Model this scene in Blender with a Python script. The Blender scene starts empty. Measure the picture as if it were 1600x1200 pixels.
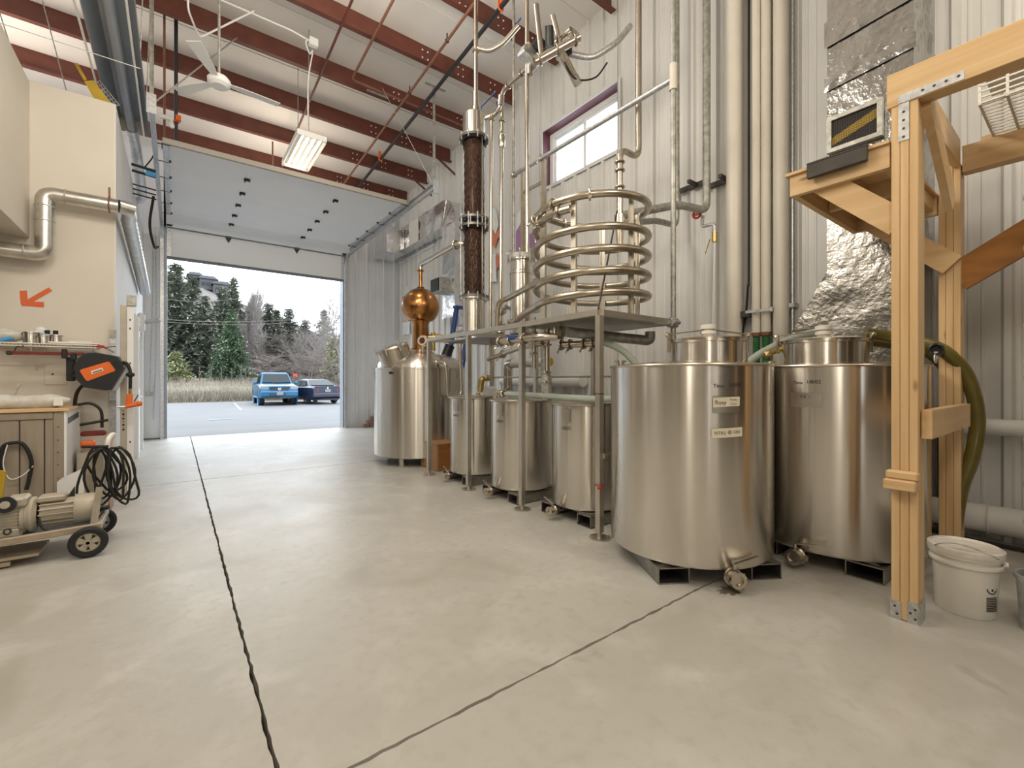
import bpy, bmesh, math, random
from mathutils import Vector, Matrix
PI = math.pi
scene = bpy.context.scene
COL = scene.collection
V = Vector

# ------------------------------------------------------------------ camera, sky, fill lights, exposure
YAW = math.radians(37.03); SA, CA = math.sin(YAW), math.cos(YAW); FPX = 696.0; EYE = 1.3
cd = bpy.data.cameras.new('camera'); cam = bpy.data.objects.new('camera', cd); COL.objects.link(cam)
cam.location = (0, 0, EYE); cam.rotation_euler = (PI/2, 0, -YAW)
cd.sensor_width = 36.0; cd.lens = 36.0*FPX/1600.0; cd.shift_y = -5.0/1600.0; cd.clip_end = 2000
scene.camera = cam
w = bpy.data.worlds.new('overcast_sky'); scene.world = w; w.use_nodes = True
bg = w.node_tree.nodes['Background']; bg.inputs['Color'].default_value = (0.87, 0.935, 1.0, 1); bg.inputs['Strength'].default_value = 3.5
vs = scene.view_settings; vs.view_transform = 'Standard'; vs.look = 'None'; vs.gamma = 1.0; vs.use_curve_mapping = False; vs.exposure = 0.54
def area_fill(loc, sx, sy, power, color, up=False):
    l = bpy.data.lights.new('hall_fill', 'AREA'); l.shape = 'RECTANGLE'; l.size = sx; l.size_y = sy; l.energy = power; l.color = color
    o = bpy.data.objects.new('hall_fill', l); COL.objects.link(o); o.location = loc
    if up: o.rotation_euler = (PI, 0, 0)
WARM = (1.0, 0.91, 0.77)
def point_fill(loc, radius, power, color):
    l = bpy.data.lights.new('point_fill', 'POINT'); l.shadow_soft_size = radius; l.energy = power; l.color = color
    o = bpy.data.objects.new('point_fill', l); COL.objects.link(o); o.location = loc
for loc, p in (((1.6, -3.2, 4.9), 120), ((-.6, -.8, 4.7), 110), ((1.0, 3.2, 4.8), 100), ((-.3, 3.4, 4.7), 100), ((2.7, -.7, 4.6), 75), ((1.8, 5.1, 6.3), 60), ((-3.5, -2.5, 2.2), 50)):
    point_fill(loc, .42, p, WARM)  # unseen fill lights, added to brighten walls, roof and floor evenly
for lx, ly, p in ((1.9, 10.9, 22), (-2.4, 9.6, 30)): area_fill((lx, ly, 5.25), 1.0, 2.0, p, (1.0, .87, .70), True)   # unseen up-lights, added above the raised door and inner room to brighten the roof
area_fill((-2.2, 4.6, 2.83), 1.2, .25, 14, WARM)   # unseen fill light added under the upper room to brighten the beige wall

# ------------------------------------------------------------------ helpers
def at(x, y, X=None, Y=None, Z=None, d=None):
    """point of the place that the photograph shows at pixel x, y, on a known plane (wall X, wall Y, height Z) or at depth d"""
    t = (x-800.0)/FPX; v = (595.0-y)/FPX
    dx, dy = t*CA+SA, -t*SA+CA
    if X is not None: d = X/dx
    elif Y is not None: d = Y/dy
    elif Z is not None: d = (Z-EYE)/v
    return V((dx*d, dy*d, EYE+v*d))

class MB:
    def __init__(s): s.bm = bmesh.new()
    def box(s, c, size, rot=None, bev=0.0):
        m = Matrix.Translation(V(c))
        if rot is not None: m = m @ (rot.to_4x4() if not isinstance(rot, (int, float)) else Matrix.Rotation(rot, 4, 'Z'))
        m = m @ Matrix.Diagonal((size[0], size[1], size[2], 1))
        r = bmesh.ops.create_cube(s.bm, size=1.0, matrix=m)
        if bev > 0:
            es = set(e for v in r['verts'] for e in v.link_edges)
            bmesh.ops.bevel(s.bm, geom=list(es), offset=bev, segments=1, affect='EDGES')
        return s
    def span(s, a, b, bev=0.0):
        a, b = V(a), V(b)
        return s.box((a+b)/2, (abs(b.x-a.x), abs(b.y-a.y), abs(b.z-a.z)), None, bev)
    def beam(s, p0, p1, wd, ht, up=(0, 0, 1), bev=0.0):
        p0, p1 = V(p0), V(p1); x = (p1-p0); L = x.length; x.normalize(); y = V(up).cross(x)
        if y.length < 1e-4: y = V((0, 1, 0)).cross(x)
        y.normalize(); z = x.cross(y)
        return s.box((p0+p1)/2, (L, wd, ht), Matrix((x, y, z)).transposed(), bev)
    def tube(s, pts, r, seg=10, closed=False, cap=True):
        pts = [V(p) for p in pts]; n = len(pts); bm = s.bm; rings = []
        rad = r if isinstance(r, (list, tuple)) else [r]*n
        def tan(i):
            if closed: return (pts[(i+1) % n]-pts[i-1]).normalized()
            if i == 0: return (pts[1]-pts[0]).normalized()
            if i == n-1: return (pts[-1]-pts[-2]).normalized()
            a = (pts[i]-pts[i-1]).normalized(); b = (pts[i+1]-pts[i]).normalized(); c = a+b
            return c.normalized() if c.length > 1e-6 else b
        t0 = tan(0); nrm = t0.orthogonal().normalized(); pt = t0
        for i in range(n):
            t = tan(i); q = pt.rotation_difference(t); nrm = q @ nrm; nrm = (nrm-t*nrm.dot(t)).normalized(); pt = t
            bn = t.cross(nrm)
            rings.append([bm.verts.new(pts[i]+(nrm*math.cos(2*PI*k/seg)+bn*math.sin(2*PI*k/seg))*rad[i]) for k in range(seg)])
        m = n if closed else n-1
        for i in range(m):
            a, b = rings[i], rings[(i+1) % n]
            for k in range(seg): bm.faces.new((a[k], a[(k+1) % seg], b[(k+1) % seg], b[k]))
        if cap and not closed:
            bm.faces.new(rings[0][::-1]); bm.faces.new(rings[-1])
        return s
    def cyl(s, p0, p1, r, r2=None, seg=20):
        return s.tube([p0, p1], [r, r if r2 is None else r2], seg)
    def lathe(s, prof, o=(0, 0, 0), axis=(0, 0, 1), seg=40):
        bm = s.bm; o = V(o); ax = V(axis).normalized(); q = V((0, 0, 1)).rotation_difference(ax)
        rows = []
        for r, z in prof:
            if r < 1e-6: rows.append([bm.verts.new(o+q @ V((0, 0, z)))])
            else: rows.append([bm.verts.new(o+q @ V((r*math.cos(2*PI*k/seg), r*math.sin(2*PI*k/seg), z))) for k in range(seg)])
        for a, b in zip(rows, rows[1:]):
            for k in range(seg):
                k2 = (k+1) % seg
                if len(a) == 1 and len(b) == 1: continue
                if len(a) == 1: bm.faces.new((a[0], b[k2], b[k]))
                elif len(b) == 1: bm.faces.new((a[k], a[k2], b[0]))
                else: bm.faces.new((a[k], a[k2], b[k2], b[k]))
        return s
    def ring(s, c, R, r, axis=(0, 0, 1), seg=28, rs=8):
        q = V((0, 0, 1)).rotation_difference(V(axis).normalized())
        return s.tube([V(c)+q @ V((R*math.cos(2*PI*k/seg), R*math.sin(2*PI*k/seg), 0)) for k in range(seg)], r, rs, closed=True)
    def ball(s, c, r, sub=2, sc=(1, 1, 1)):
        bmesh.ops.create_icosphere(s.bm, subdivisions=sub, radius=r, matrix=Matrix.Translation(V(c)) @ Matrix.Diagonal((sc[0], sc[1], sc[2], 1)))
        return s
    def prism(s, poly, vec):
        bm = s.bm; vec = V(vec); a = [bm.verts.new(V(p)) for p in poly]; b = [bm.verts.new(V(p)+vec) for p in poly]; n = len(a)
        bm.faces.new(a[::-1]); bm.faces.new(b)
        for i in range(n): bm.faces.new((a[i], a[(i+1) % n], b[(i+1) % n], b[i]))
        return s
    def quad(s, *pts):
        s.bm.faces.new([s.bm.verts.new(V(p)) for p in pts]); return s

def fillet(pts, rad, n=6):
    """round the corners of a pipe run"""
    pts = [V(p) for p in pts]; out = [pts[0]]
    for i in range(1, len(pts)-1):
        a, b, c = pts[i-1], pts[i], pts[i+1]; u = (a-b); w_ = (c-b)
        r = min(rad, u.length*0.48, w_.length*0.48); p, q = b+u.normalized()*r, b+w_.normalized()*r
        for k in range(n+1):
            t = k/n; out.append(p*(1-t)**2+b*2*t*(1-t)+q*t*t)
    out.append(pts[-1]); return out
def spline(pts, n=8):
    pts = [V(p) for p in pts]; P = [pts[0]*2-pts[1]]+pts+[pts[-1]*2-pts[-2]]; out = []
    for i in range(1, len(P)-2):
        for k in range(n):
            t = k/n; a, b, c, d = P[i-1], P[i], P[i+1], P[i+2]
            out.append(0.5*((2*b)+(c-a)*t+(2*a-5*b+4*c-d)*t*t+(3*b-a-3*c+d)*t**3))
    out.append(pts[-1]); return out

WM = {}
def raw(name, me, mat, parent=None):
    if mat is not None: me.materials.append(mat)
    o = bpy.data.objects.new(name, me); COL.objects.link(o)
    if parent is not None: o.parent = parent
    return o
def mesh_of(name, mb, parent=None, sharp=35, smooth=True):
    me = bpy.data.meshes.new(name); bmesh.ops.recalc_face_normals(mb.bm, faces=mb.bm.faces[:]); mb.bm.to_mesh(me); mb.bm.free()
    p = parent
    while p is not None and p not in WM: p = p.parent
    if p is not None: me.transform(WM[p].inverted())
    if smooth:
        me.polygons.foreach_set('use_smooth', [True]*len(me.polygons)); me.set_sharp_from_angle(angle=math.radians(sharp))
    return me
def part(name, mb, mat, parent, sharp=35, label=None):
    o = raw(name, mesh_of(name, mb, parent, sharp), mat, parent)
    if label: o['label'] = label
    return o
def thing(name, label, cat, loc=(0, 0, 0), rz=0.0, group=None):
    o = bpy.data.objects.new(name, None); COL.objects.link(o); o.empty_display_size = 0.1
    o.location = loc; o.rotation_euler = (0, 0, rz); WM[o] = Matrix.Translation(V(loc)) @ Matrix.Rotation(rz, 4, 'Z')
    o['label'] = label; o['category'] = cat
    if group: o['group'] = group
    return o
def single(name, mb, mat, label, cat, group=None, kind=None, sharp=35):
    """a thing that is one mesh; its origin goes to its base"""
    me = mesh_of(name, mb, None, sharp); n = len(me.vertices)
    if n:
        xs = [v.co for v in me.vertices]; c = V((sum(v.x for v in xs)/n, sum(v.y for v in xs)/n, min(v.z for v in xs)))
        me.transform(Matrix.Translation(-c))
    o = raw(name, me, mat); 
    if n: o.location = c; WM[o] = Matrix.Translation(c)
    o['label'] = label; o['category'] = cat
    if group: o['group'] = group
    if kind: o['kind'] = kind
    return o
def structure(name, mb, mat):
    if mb is None:
        o = bpy.data.objects.new(name, None); COL.objects.link(o); WM[o] = Matrix.Identity(4)
    else:
        o = raw(name, mesh_of(name, mb), mat); WM[o] = Matrix.Identity(4)
    o['kind'] = 'structure'; return o
def piece(name, me, parent, loc=(0, 0, 0), rot=(0, 0, 0)):
    """one of many alike pieces sharing a mesh"""
    o = bpy.data.objects.new(name, me); COL.objects.link(o); o.parent = parent; o.location = loc; o.rotation_euler = rot; return o
def copy_tree(o, parent=None):
    c = o.copy(); COL.objects.link(c)
    if parent is not None: c.parent = parent
    for ch in list(o.children): copy_tree(ch, c)
    return c
def pydata(name, verts, faces, mat):
    me = bpy.data.meshes.new(name); me.from_pydata(verts, [], faces); me.update(); me.materials.append(mat); return me
def text_mesh(body, size, mapper, depth=0.0006):
    """flat lettering laid on a surface: mapper(u, v) gives the place of a letter point"""
    cu = bpy.data.curves.new('text', 'FONT'); cu.body = body; cu.size = size; cu.align_x = 'CENTER'; cu.align_y = 'CENTER'; cu.resolution_u = 3
    o = bpy.data.objects.new('text', cu); COL.objects.link(o)
    me = bpy.data.meshes.new_from_object(o.evaluated_get(bpy.context.evaluated_depsgraph_get()))
    bpy.data.objects.remove(o); bpy.data.curves.remove(cu)
    mb = MB(); mb.bm.from_mesh(me); bpy.data.meshes.remove(me)
    for v in mb.bm.verts: v.co = mapper(v.co.x, v.co.y)
    return mb

# ------------------------------------------------------------------ materials
def mat(name, color, rough=0.5, metal=0.0, noise=0.0, nscale=8.0, stretch=(1, 1, 1), bump=0.0, bscale=60.0, bstretch=(1, 1, 1), color2=None, aniso=0.0,
        spec=0.5, trans=0.0, ior=1.45, alpha=1.0, emit=None, estr=0.0, rnoise=0.0, island=False, detail=6, lo=0.35, hi=0.65, objrand=False, coat=0.0, knots=False):
    m = bpy.data.materials.new(name); m.use_nodes = True; nt = m.node_tree; N, L = nt.nodes, nt.links
    b = N['Principled BSDF']; b.inputs['Base Color'].default_value = (*color, 1); b.inputs['Roughness'].default_value = rough
    b.inputs['Metallic'].default_value = metal; b.inputs['Specular IOR Level'].default_value = spec; b.inputs['IOR'].default_value = ior
    b.inputs['Transmission Weight'].default_value = trans; b.inputs['Alpha'].default_value = alpha; b.inputs['Coat Weight'].default_value = coat
    if emit: b.inputs['Emission Color'].default_value = (*emit, 1); b.inputs['Emission Strength'].default_value = estr
    tc = N.new('ShaderNodeTexCoord')
    def coords(st):
        mp = N.new('ShaderNodeMapping'); mp.inputs['Scale'].default_value = st; L.new(tc.outputs['Object'], mp.inputs['Vector'])
        if objrand:
            oi = N.new('ShaderNodeObjectInfo'); ml = N.new('ShaderNodeMath'); ml.operation = 'MULTIPLY'; ml.inputs[1].default_value = 37.0
            L.new(oi.outputs['Random'], ml.inputs[0]); cx = N.new('ShaderNodeCombineXYZ')
            for k in range(3): L.new(ml.outputs[0], cx.inputs[k])
            L.new(cx.outputs[0], mp.inputs['Location'])
        return mp.outputs['Vector']
    if noise > 0 or color2 is not None or rnoise > 0 or island:
        c2 = color2 if color2 is not None else tuple(min(1, c*(1-noise)) for c in color)
        mx = N.new('ShaderNodeMix'); mx.data_type = 'RGBA'; mx.inputs['A'].default_value = (*color, 1); mx.inputs['B'].default_value = (*c2, 1)
        if island:
            g = N.new('ShaderNodeNewGeometry'); L.new(g.outputs['Random Per Island'], mx.inputs['Factor'])
        else:
            nz = N.new('ShaderNodeTexNoise'); nz.inputs['Scale'].default_value = nscale; nz.inputs['Detail'].default_value = detail; L.new(coords(stretch), nz.inputs['Vector'])
            mr = N.new('ShaderNodeMapRange'); mr.inputs['From Min'].default_value = lo; mr.inputs['From Max'].default_value = hi; L.new(nz.outputs['Fac'], mr.inputs['Value'])
            L.new(mr.outputs['Result'], mx.inputs['Factor'])
            if rnoise > 0:
                m2 = N.new('ShaderNodeMapRange'); m2.inputs['From Min'].default_value = lo; m2.inputs['From Max'].default_value = hi
                m2.inputs['To Min'].default_value = max(0.02, rough-rnoise); m2.inputs['To Max'].default_value = rough+rnoise
                L.new(nz.outputs['Fac'], m2.inputs['Value']); L.new(m2.outputs['Result'], b.inputs['Roughness'])
        res = mx.outputs['Result']
        if knots:
            vo = N.new('ShaderNodeTexVoronoi'); vo.inputs['Scale'].default_value = 1.0; L.new(coords(tuple(2.2 if q < 1 else 6.5 for q in stretch)), vo.inputs['Vector'])
            k1 = N.new('ShaderNodeMapRange'); k1.inputs['From Min'].default_value = .10; k1.inputs['From Max'].default_value = .02; L.new(vo.outputs['Distance'], k1.inputs['Value'])
            mk = N.new('ShaderNodeMix'); mk.data_type = 'RGBA'; L.new(k1.outputs['Result'], mk.inputs['Factor']); L.new(res, mk.inputs['A']); mk.inputs['B'].default_value = (.20, .09, .03, 1); res = mk.outputs['Result']
        L.new(res, b.inputs['Base Color'])
    if bump > 0:
        nb = N.new('ShaderNodeTexNoise'); nb.inputs['Scale'].default_value = bscale; nb.inputs['Detail'].default_value = 4; L.new(coords(bstretch), nb.inputs['Vector'])
        bp = N.new('ShaderNodeBump'); bp.inputs['Strength'].default_value = bump; bp.inputs['Distance'].default_value = 0.01
        L.new(nb.outputs['Fac'], bp.inputs['Height']); L.new(bp.outputs['Normal'], b.inputs['Normal'])
    if aniso > 0:
        b.inputs['Anisotropic'].default_value = aniso; b.inputs['Anisotropic Rotation'].default_value = 0.25
        tg = N.new('ShaderNodeTangent'); tg.direction_type = 'RADIAL'; tg.axis = 'Z'; L.new(tg.outputs['Tangent'], b.inputs['Tangent'])
    return m
M = {}
M['steel'] = mat('brushed_tank_steel', (0.70, 0.665, 0.61), 0.25, 1.0, noise=0.06, nscale=3, stretch=(1, 1, .15), aniso=0.99, rnoise=0.03)
M['tube'] = mat('stainless_tube', (0.62, 0.565, 0.48), 0.27, 1.0, noise=0.12, nscale=14)
M['coil'] = mat('tarnished_coil_steel', (0.56, 0.50, 0.40), 0.30, 1.0, noise=0.22, nscale=9)
M['frame'] = mat('stainless_square_tube', (0.66, 0.62, 0.55), 0.38, 1.0, noise=0.12, nscale=7)
M['galv'] = mat('galvanised_steel', (0.68, 0.69, 0.70), 0.42, 0.8, noise=0.28, nscale=30)
M['galvdull'] = mat('dull_galvanised_pipe', (0.50, 0.495, 0.45), 0.5, 0.6, noise=0.35, nscale=18)
M['ductmetal'] = mat('shiny_vent_pipe', (0.70, 0.68, 0.63), 0.30, 0.95, noise=0.2, nscale=10)
M['foil'] = mat('crinkled_foil', (0.47, 0.465, 0.45), 0.22, 1.0, bump=0.8, bscale=17, noise=0.12, nscale=8)
M['clearfoil'] = mat('silver_wrap', (0.80, 0.81, 0.82), 0.22, 1.0, bump=0.9, bscale=8, noise=0.15, nscale=6)
M['copper'] = mat('aged_copper', (0.50, 0.235, 0.085), 0.24, 1.0, noise=0.35, nscale=6, rnoise=0.06)
M['copperpack'] = mat('copper_mesh_packing', (0.095, 0.042, 0.023), 0.45, 0.5, color2=(0.02, 0.009, 0.006), nscale=58, stretch=(1, 1, .45), bump=1.0, bscale=60, lo=.42, hi=.6)
M['bronze'] = mat('brass_fitting', (0.55, 0.40, 0.16), 0.35, 1.0)
M['glass'] = mat('sight_glass', (0.96, 0.98, 1.0), 0.02, 0, trans=1.0, ior=1.12)
M['lens'] = mat('gauge_glass', (0.55, 0.62, 0.66), 0.08, 0.0, spec=0.8)
M['pane'] = mat('window_glass', (0.95, 1.0, 1.0), 0.0, 0, trans=1.0, ior=1.02)
M['wallR'] = mat('liner_panel_paint', (0.70, 0.695, 0.675), 0.42, 0, noise=0.07, nscale=1.2)
M['wallF'] = mat('far_panel_paint', (0.74, 0.755, 0.78), 0.42, 0, noise=0.06, nscale=1.5)
M['plaster'] = mat('beige_drywall', (0.70, 0.65, 0.57), 0.75, 0, noise=0.05, nscale=1.5)
M['whiteside'] = mat('white_drywall', (0.74, 0.74, 0.74), 0.6, 0, noise=0.04, nscale=2)
M['backwall'] = mat('back_wall_panel', (0.55, 0.51, 0.45), 0.6, 0, noise=0.1, nscale=.8)
M['grey2'] = mat('dark_grey_trim', (0.05, 0.055, 0.06), 0.5, 0)
M['flange'] = mat('dark_flange_steel', (0.20, 0.19, 0.17), 0.42, 0.7, noise=.25, nscale=12)
M['streakdark'] = mat('dark_reflection_panel', (0.035, 0.024, 0.016), 0.6, 0, noise=.3, nscale=3)
M['ceil'] = mat('white_roof_blanket', (0.80, 0.77, 0.73), 0.6, 0, noise=0.05, nscale=1.2, bump=.25, bscale=3)
M['purlin'] = mat('red_oxide_steel', (0.150, 0.046, 0.031), 0.5, 0, noise=0.25, nscale=4)
M['redpipe'] = mat('brown_red_pipe', (0.22, 0.095, 0.06), 0.5, 0, noise=0.2, nscale=10)
M['blackpipe'] = mat('black_pipe', (0.02, 0.02, 0.022), 0.4, 0)
M['rubber'] = mat('black_rubber', (0.018, 0.017, 0.016), 0.6, 0, noise=.3, nscale=12)
M['orange'] = mat('orange_paint', (0.80, 0.155, 0.025), 0.5, 0, noise=.08, nscale=6)
M['tape'] = mat('orange_tape', (0.72, 0.145, 0.045), 0.6, 0, noise=.06, nscale=20)
M['doorwhite'] = mat('door_white_steel', (0.88, 0.89, 0.91), 0.45, 0, bump=.35, bscale=9, bstretch=(0.02, 5, 5), noise=.03, nscale=2)
M['doorflat'] = mat('door_section_paint', (0.82, 0.825, 0.83), 0.5, 0)
M['doortrim'] = mat('door_edge_seal', (0.42, 0.38, 0.33), 0.6, 0)
M['seal'] = mat('dark_rubber_seal', (0.16, 0.18, 0.20), 0.6, 0)
M['jamb'] = mat('grey_jamb_steel', (0.34, 0.37, 0.41), 0.45, 0.3, noise=.1, nscale=4)
M['fan'] = mat('white_enamel', (0.78, 0.78, 0.77), 0.4, 0)
M['reflector'] = mat('lamp_reflector', (0.85, 0.84, 0.80), 0.35, 0)
M['lamptube'] = mat('glowing_tube', (1, 1, 1), 0.4, 0, emit=(1.0, 0.90, 0.72), estr=9.0)
M['maroon'] = mat('maroon_jamb_trim', (0.155, 0.055, 0.075), 0.45, 0, noise=.1, nscale=5)
M['vinyl'] = mat('white_vinyl', (0.80, 0.80, 0.80), 0.4, 0)
M['pvc'] = mat('cream_pvc_pipe', (0.70, 0.655, 0.57), 0.38, 0, noise=.06, nscale=3)
M['pvcw'] = mat('white_pvc_pipe', (0.76, 0.75, 0.72), 0.38, 0, noise=.06, nscale=3)
M['green'] = mat('green_ribbed_hose', (0.03, 0.16, 0.045), 0.5, 0)
M['olive'] = mat('olive_suction_hose', (0.155, 0.125, 0.025), 0.35, 0, noise=.25, nscale=9, coat=.2)
M['clearhose'] = mat('pale_green_hose', (0.40, 0.46, 0.41), 0.3, 0, noise=.1, nscale=9)
M['plastic'] = mat('white_plastic', (0.80, 0.78, 0.72), 0.4, 0, noise=.04, nscale=9)
M['lidplastic'] = mat('scuffed_white_lid', (0.76, 0.73, 0.66), 0.5, 0, noise=.18, nscale=12)
M['paper'] = mat('label_paper', (0.76, 0.70, 0.55), 0.7, 0)
M['ink'] = mat('black_ink', (0.015, 0.013, 0.012), 0.6, 0)
M['marker'] = mat('faded_marker', (0.06, 0.05, 0.045), 0.5, 0)
M['black'] = mat('black_plastic', (0.018, 0.018, 0.019), 0.38, 0, noise=.2, nscale=10)
M['blue'] = mat('blue_plastic', (0.025, 0.06, 0.24), 0.45, 0)
M['blueclamp'] = mat('light_blue_clamp', (0.09, 0.36, 0.68), 0.45, 0)
M['grey'] = mat('grey_plastic', (0.46, 0.47, 0.50), 0.45, 0)
M['dark'] = mat('dark_steel', (0.07, 0.062, 0.055), 0.5, 0.4, noise=.3, nscale=9)
M['red'] = mat('red_paint', (0.42, 0.03, 0.025), 0.45, 0)
M['darkred'] = mat('worn_dark_red', (0.20, 0.028, 0.02), 0.5, 0, noise=.3, nscale=15)
M['cast'] = mat('cream_machine_paint', (0.50, 0.45, 0.36), 0.45, 0.1, noise=.15, nscale=8)
M['cartwood'] = mat('cart_rail_paint', (0.45, 0.37, 0.27), 0.5, 0.2, noise=.2, nscale=8)
M['chest'] = mat('grey_brown_boards', (0.34, 0.285, 0.22), 0.6, 0, noise=.18, nscale=4, stretch=(4, 4, .5), objrand=True)
M['bag'] = mat('clear_plastic_bag', (0.66, 0.64, 0.59), 0.25, 0, noise=.25, nscale=9, bump=.5, bscale=14)
M['yellow'] = mat('yellow_paint', (0.55, 0.36, 0.03), 0.5, 0, noise=.15, nscale=9)
M['brickm'] = mat('brown_block', (0.30, 0.19, 0.145), 0.8, 0, noise=.3, nscale=14, objrand=True)
M['boxwood'] = mat('varnished_box_wood', (0.36, 0.145, 0.04), 0.4, 0, noise=.3, nscale=4, stretch=(.6, .6, 6))
M['boxwood2'] = mat('pale_box_end', (0.42, 0.235, 0.12), 0.5, 0, noise=.2, nscale=4, stretch=(6, 6, .6))
M['damp'] = mat('damp_concrete', (0.17, 0.155, 0.13), 0.3, 0, noise=.2, nscale=9)
M['joint'] = mat('dark_joint_filler', (0.055, 0.042, 0.03), 0.9, 0)
for ax, st in (('x', (.5, 9, 9)), ('y', (9, .5, 9)), ('z', (9, 9, .5))):
    M['wood'+ax] = mat('pine_grain_'+ax, (0.72, 0.515, 0.285), 0.5, 0, color2=(0.58, 0.365, 0.17), nscale=2.2, stretch=st, lo=.3, hi=.75, bump=.08, knots=True, bscale=9, bstretch=st, objrand=True)
M['woodbrace'] = mat('amber_brace_wood', (0.40, 0.17, 0.035), 0.5, 0, noise=.3, nscale=3, stretch=(5, 1, 5))
M['pallet'] = mat('worn_skid_steel', (0.40, 0.385, 0.35), 0.42, 0.95, noise=.3, nscale=9)
M['asphalt'] = mat('pale_asphalt', (0.108, 0.111, 0.116), 0.7, 0, noise=.12, nscale=.6)
M['apron'] = mat('apron_concrete', (0.125, 0.126, 0.126), 0.7, 0, noise=.08, nscale=1.2)
M['paintline'] = mat('white_line_paint', (0.19, 0.19, 0.19), 0.6, 0)
M['field'] = mat('dry_field', (0.11, 0.11, 0.065), 0.9, 0, color2=(0.14, 0.12, 0.092), nscale=.35)
M['grass'] = mat('dry_grass_blades', (0.24, 0.205, 0.165), 0.8, 0, color2=(0.145, 0.125, 0.09), island=True)
M['hill'] = mat('bare_hillside', (0.11, 0.097, 0.086), 0.9, 0, color2=(0.075, 0.071, 0.064), nscale=.08)
M['bark'] = mat('grey_bark', (0.08, 0.07, 0.06), 0.9, 0, noise=.3, nscale=5)
M['twig'] = mat('pale_twigs', (0.20, 0.18, 0.168), 0.9, 0)
M['twig2'] = mat('dusty_brown_twigs', (0.16, 0.135, 0.122), 0.9, 0)
M['fir'] = mat('fir_needles', (0.125, 0.15, 0.11), 0.8, 0, color2=(0.26, 0.275, 0.22), island=True)
M['spruce'] = mat('green_spruce_needles', (0.09, 0.15, 0.08), 0.8, 0, color2=(0.19, 0.25, 0.16), island=True)
M['bushleaf'] = mat('yellow_green_leaves', (0.22, 0.24, 0.10), 0.8, 0, color2=(0.30, 0.31, 0.18), island=True)
M['carblue'] = mat('bright_blue_car_paint', (0.006, 0.075, 0.16), 0.3, 0.2, coat=.15)
M['cardark'] = mat('slate_blue_car_paint', (0.016, 0.02, 0.04), 0.3, 0.3, coat=.1)
M['carglass'] = mat('tinted_car_glass', (0.012, 0.018, 0.022), 0.12, 0, spec=.25)
M['headlamp'] = mat('headlamp_lens', (0.16, 0.157, 0.15), 0.15, 0)
M['taillamp'] = mat('tail_lamp_lens', (0.15, 0.008, 0.008), 0.3, 0)
M['chrome'] = mat('chrome_trim', (0.75, 0.76, 0.78), 0.25, 1.0)
M['tyre'] = mat('tyre_rubber', (0.02, 0.02, 0.021), 0.7, 0)
M['housew'] = mat('house_wall', (0.06, 0.06, 0.063), 0.8, 0)
M['houser'] = mat('dark_house_roof', (0.016, 0.018, 0.021), 0.8, 0)
M['petal_o'] = mat('orange_cutout', (0.62, 0.20, 0.13), 0.6, 0)
M['petal_p'] = mat('purple_cutout', (0.36, 0.20, 0.40), 0.6, 0)
M['petal_w'] = mat('white_cutout', (0.76, 0.79, 0.79), 0.6, 0)
M['petal_g'] = mat('green_cutout', (0.32, 0.48, 0.20), 0.6, 0)
# concrete floor: mottled warm grey with faint trowel marks and stains, slightly polished
def concrete():
    m = bpy.data.materials.new('sealed_concrete'); m.use_nodes = True; nt = m.node_tree; N, L = nt.nodes, nt.links; b = N['Principled BSDF']
    tc = N.new('ShaderNodeTexCoord')
    def nz(scale, detail, dist=0.0, st=(1, 1, 1)):
        mp = N.new('ShaderNodeMapping'); mp.inputs['Scale'].default_value = st; L.new(tc.outputs['Object'], mp.inputs['Vector'])
        n = N.new('ShaderNodeTexNoise'); n.inputs['Scale'].default_value = scale; n.inputs['Detail'].default_value = detail; n.inputs['Distortion'].default_value = dist
        L.new(mp.outputs['Vector'], n.inputs['Vector']); return n.outputs['Fac']
    def mix(a, bcol, fac, lo, hi, amt):
        mr = N.new('ShaderNodeMapRange'); mr.inputs['From Min'].default_value = lo; mr.inputs['From Max'].default_value = hi; mr.inputs['To Max'].default_value = amt
        L.new(fac, mr.inputs['Value']); mx = N.new('ShaderNodeMix'); mx.data_type = 'RGBA'; L.new(mr.outputs['Result'], mx.inputs['Factor'])
        if isinstance(a, tuple): mx.inputs['A'].default_value = (*a, 1)
        else: L.new(a, mx.inputs['A'])
        mx.inputs['B'].default_value = (*bcol, 1); return mx.outputs['Result']
    c = mix((0.50, 0.485, 0.445), (0.42, 0.405, 0.365), nz(0.55, 6, .4), .35, .65, 1.0)
    c = mix(c, (0.56, 0.545, 0.51), nz(2.6, 10, .6), .50, .68, .7)
    c = mix(c, (0.36, 0.335, 0.285), nz(1.1, 9, 1.2), .56, .70, .65)
    c = mix(c, (0.41, 0.39, 0.345), nz(14, 8), .50, .70, .6)
    c = mix(c, (0.27, 0.24, 0.19), nz(4.5, 10, .6), .66, .76, .45)
    L.new(c, b.inputs['Base Color'])
    mr = N.new('ShaderNodeMapRange'); mr.inputs['To Min'].default_value = .30; mr.inputs['To Max'].default_value = .52; L.new(nz(1.6, 7, .5), mr.inputs['Value']); L.new(mr.outputs['Result'], b.inputs['Roughness'])
    bp = N.new('ShaderNodeBump'); bp.inputs['Strength'].default_value = .12; bp.inputs['Distance'].default_value = .01; L.new(nz(22, 6), bp.inputs['Height']); L.new(bp.outputs['Normal'], b.inputs['Normal'])
    return m
M['concrete'] = concrete()
# ------------------------------------------------------------------ the setting
WX, FY = 5.38, 12.7          # right wall, far wall
def roof(y): return 7.12-0.064*(y-5.74)
rnd = random.Random(4)
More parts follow.
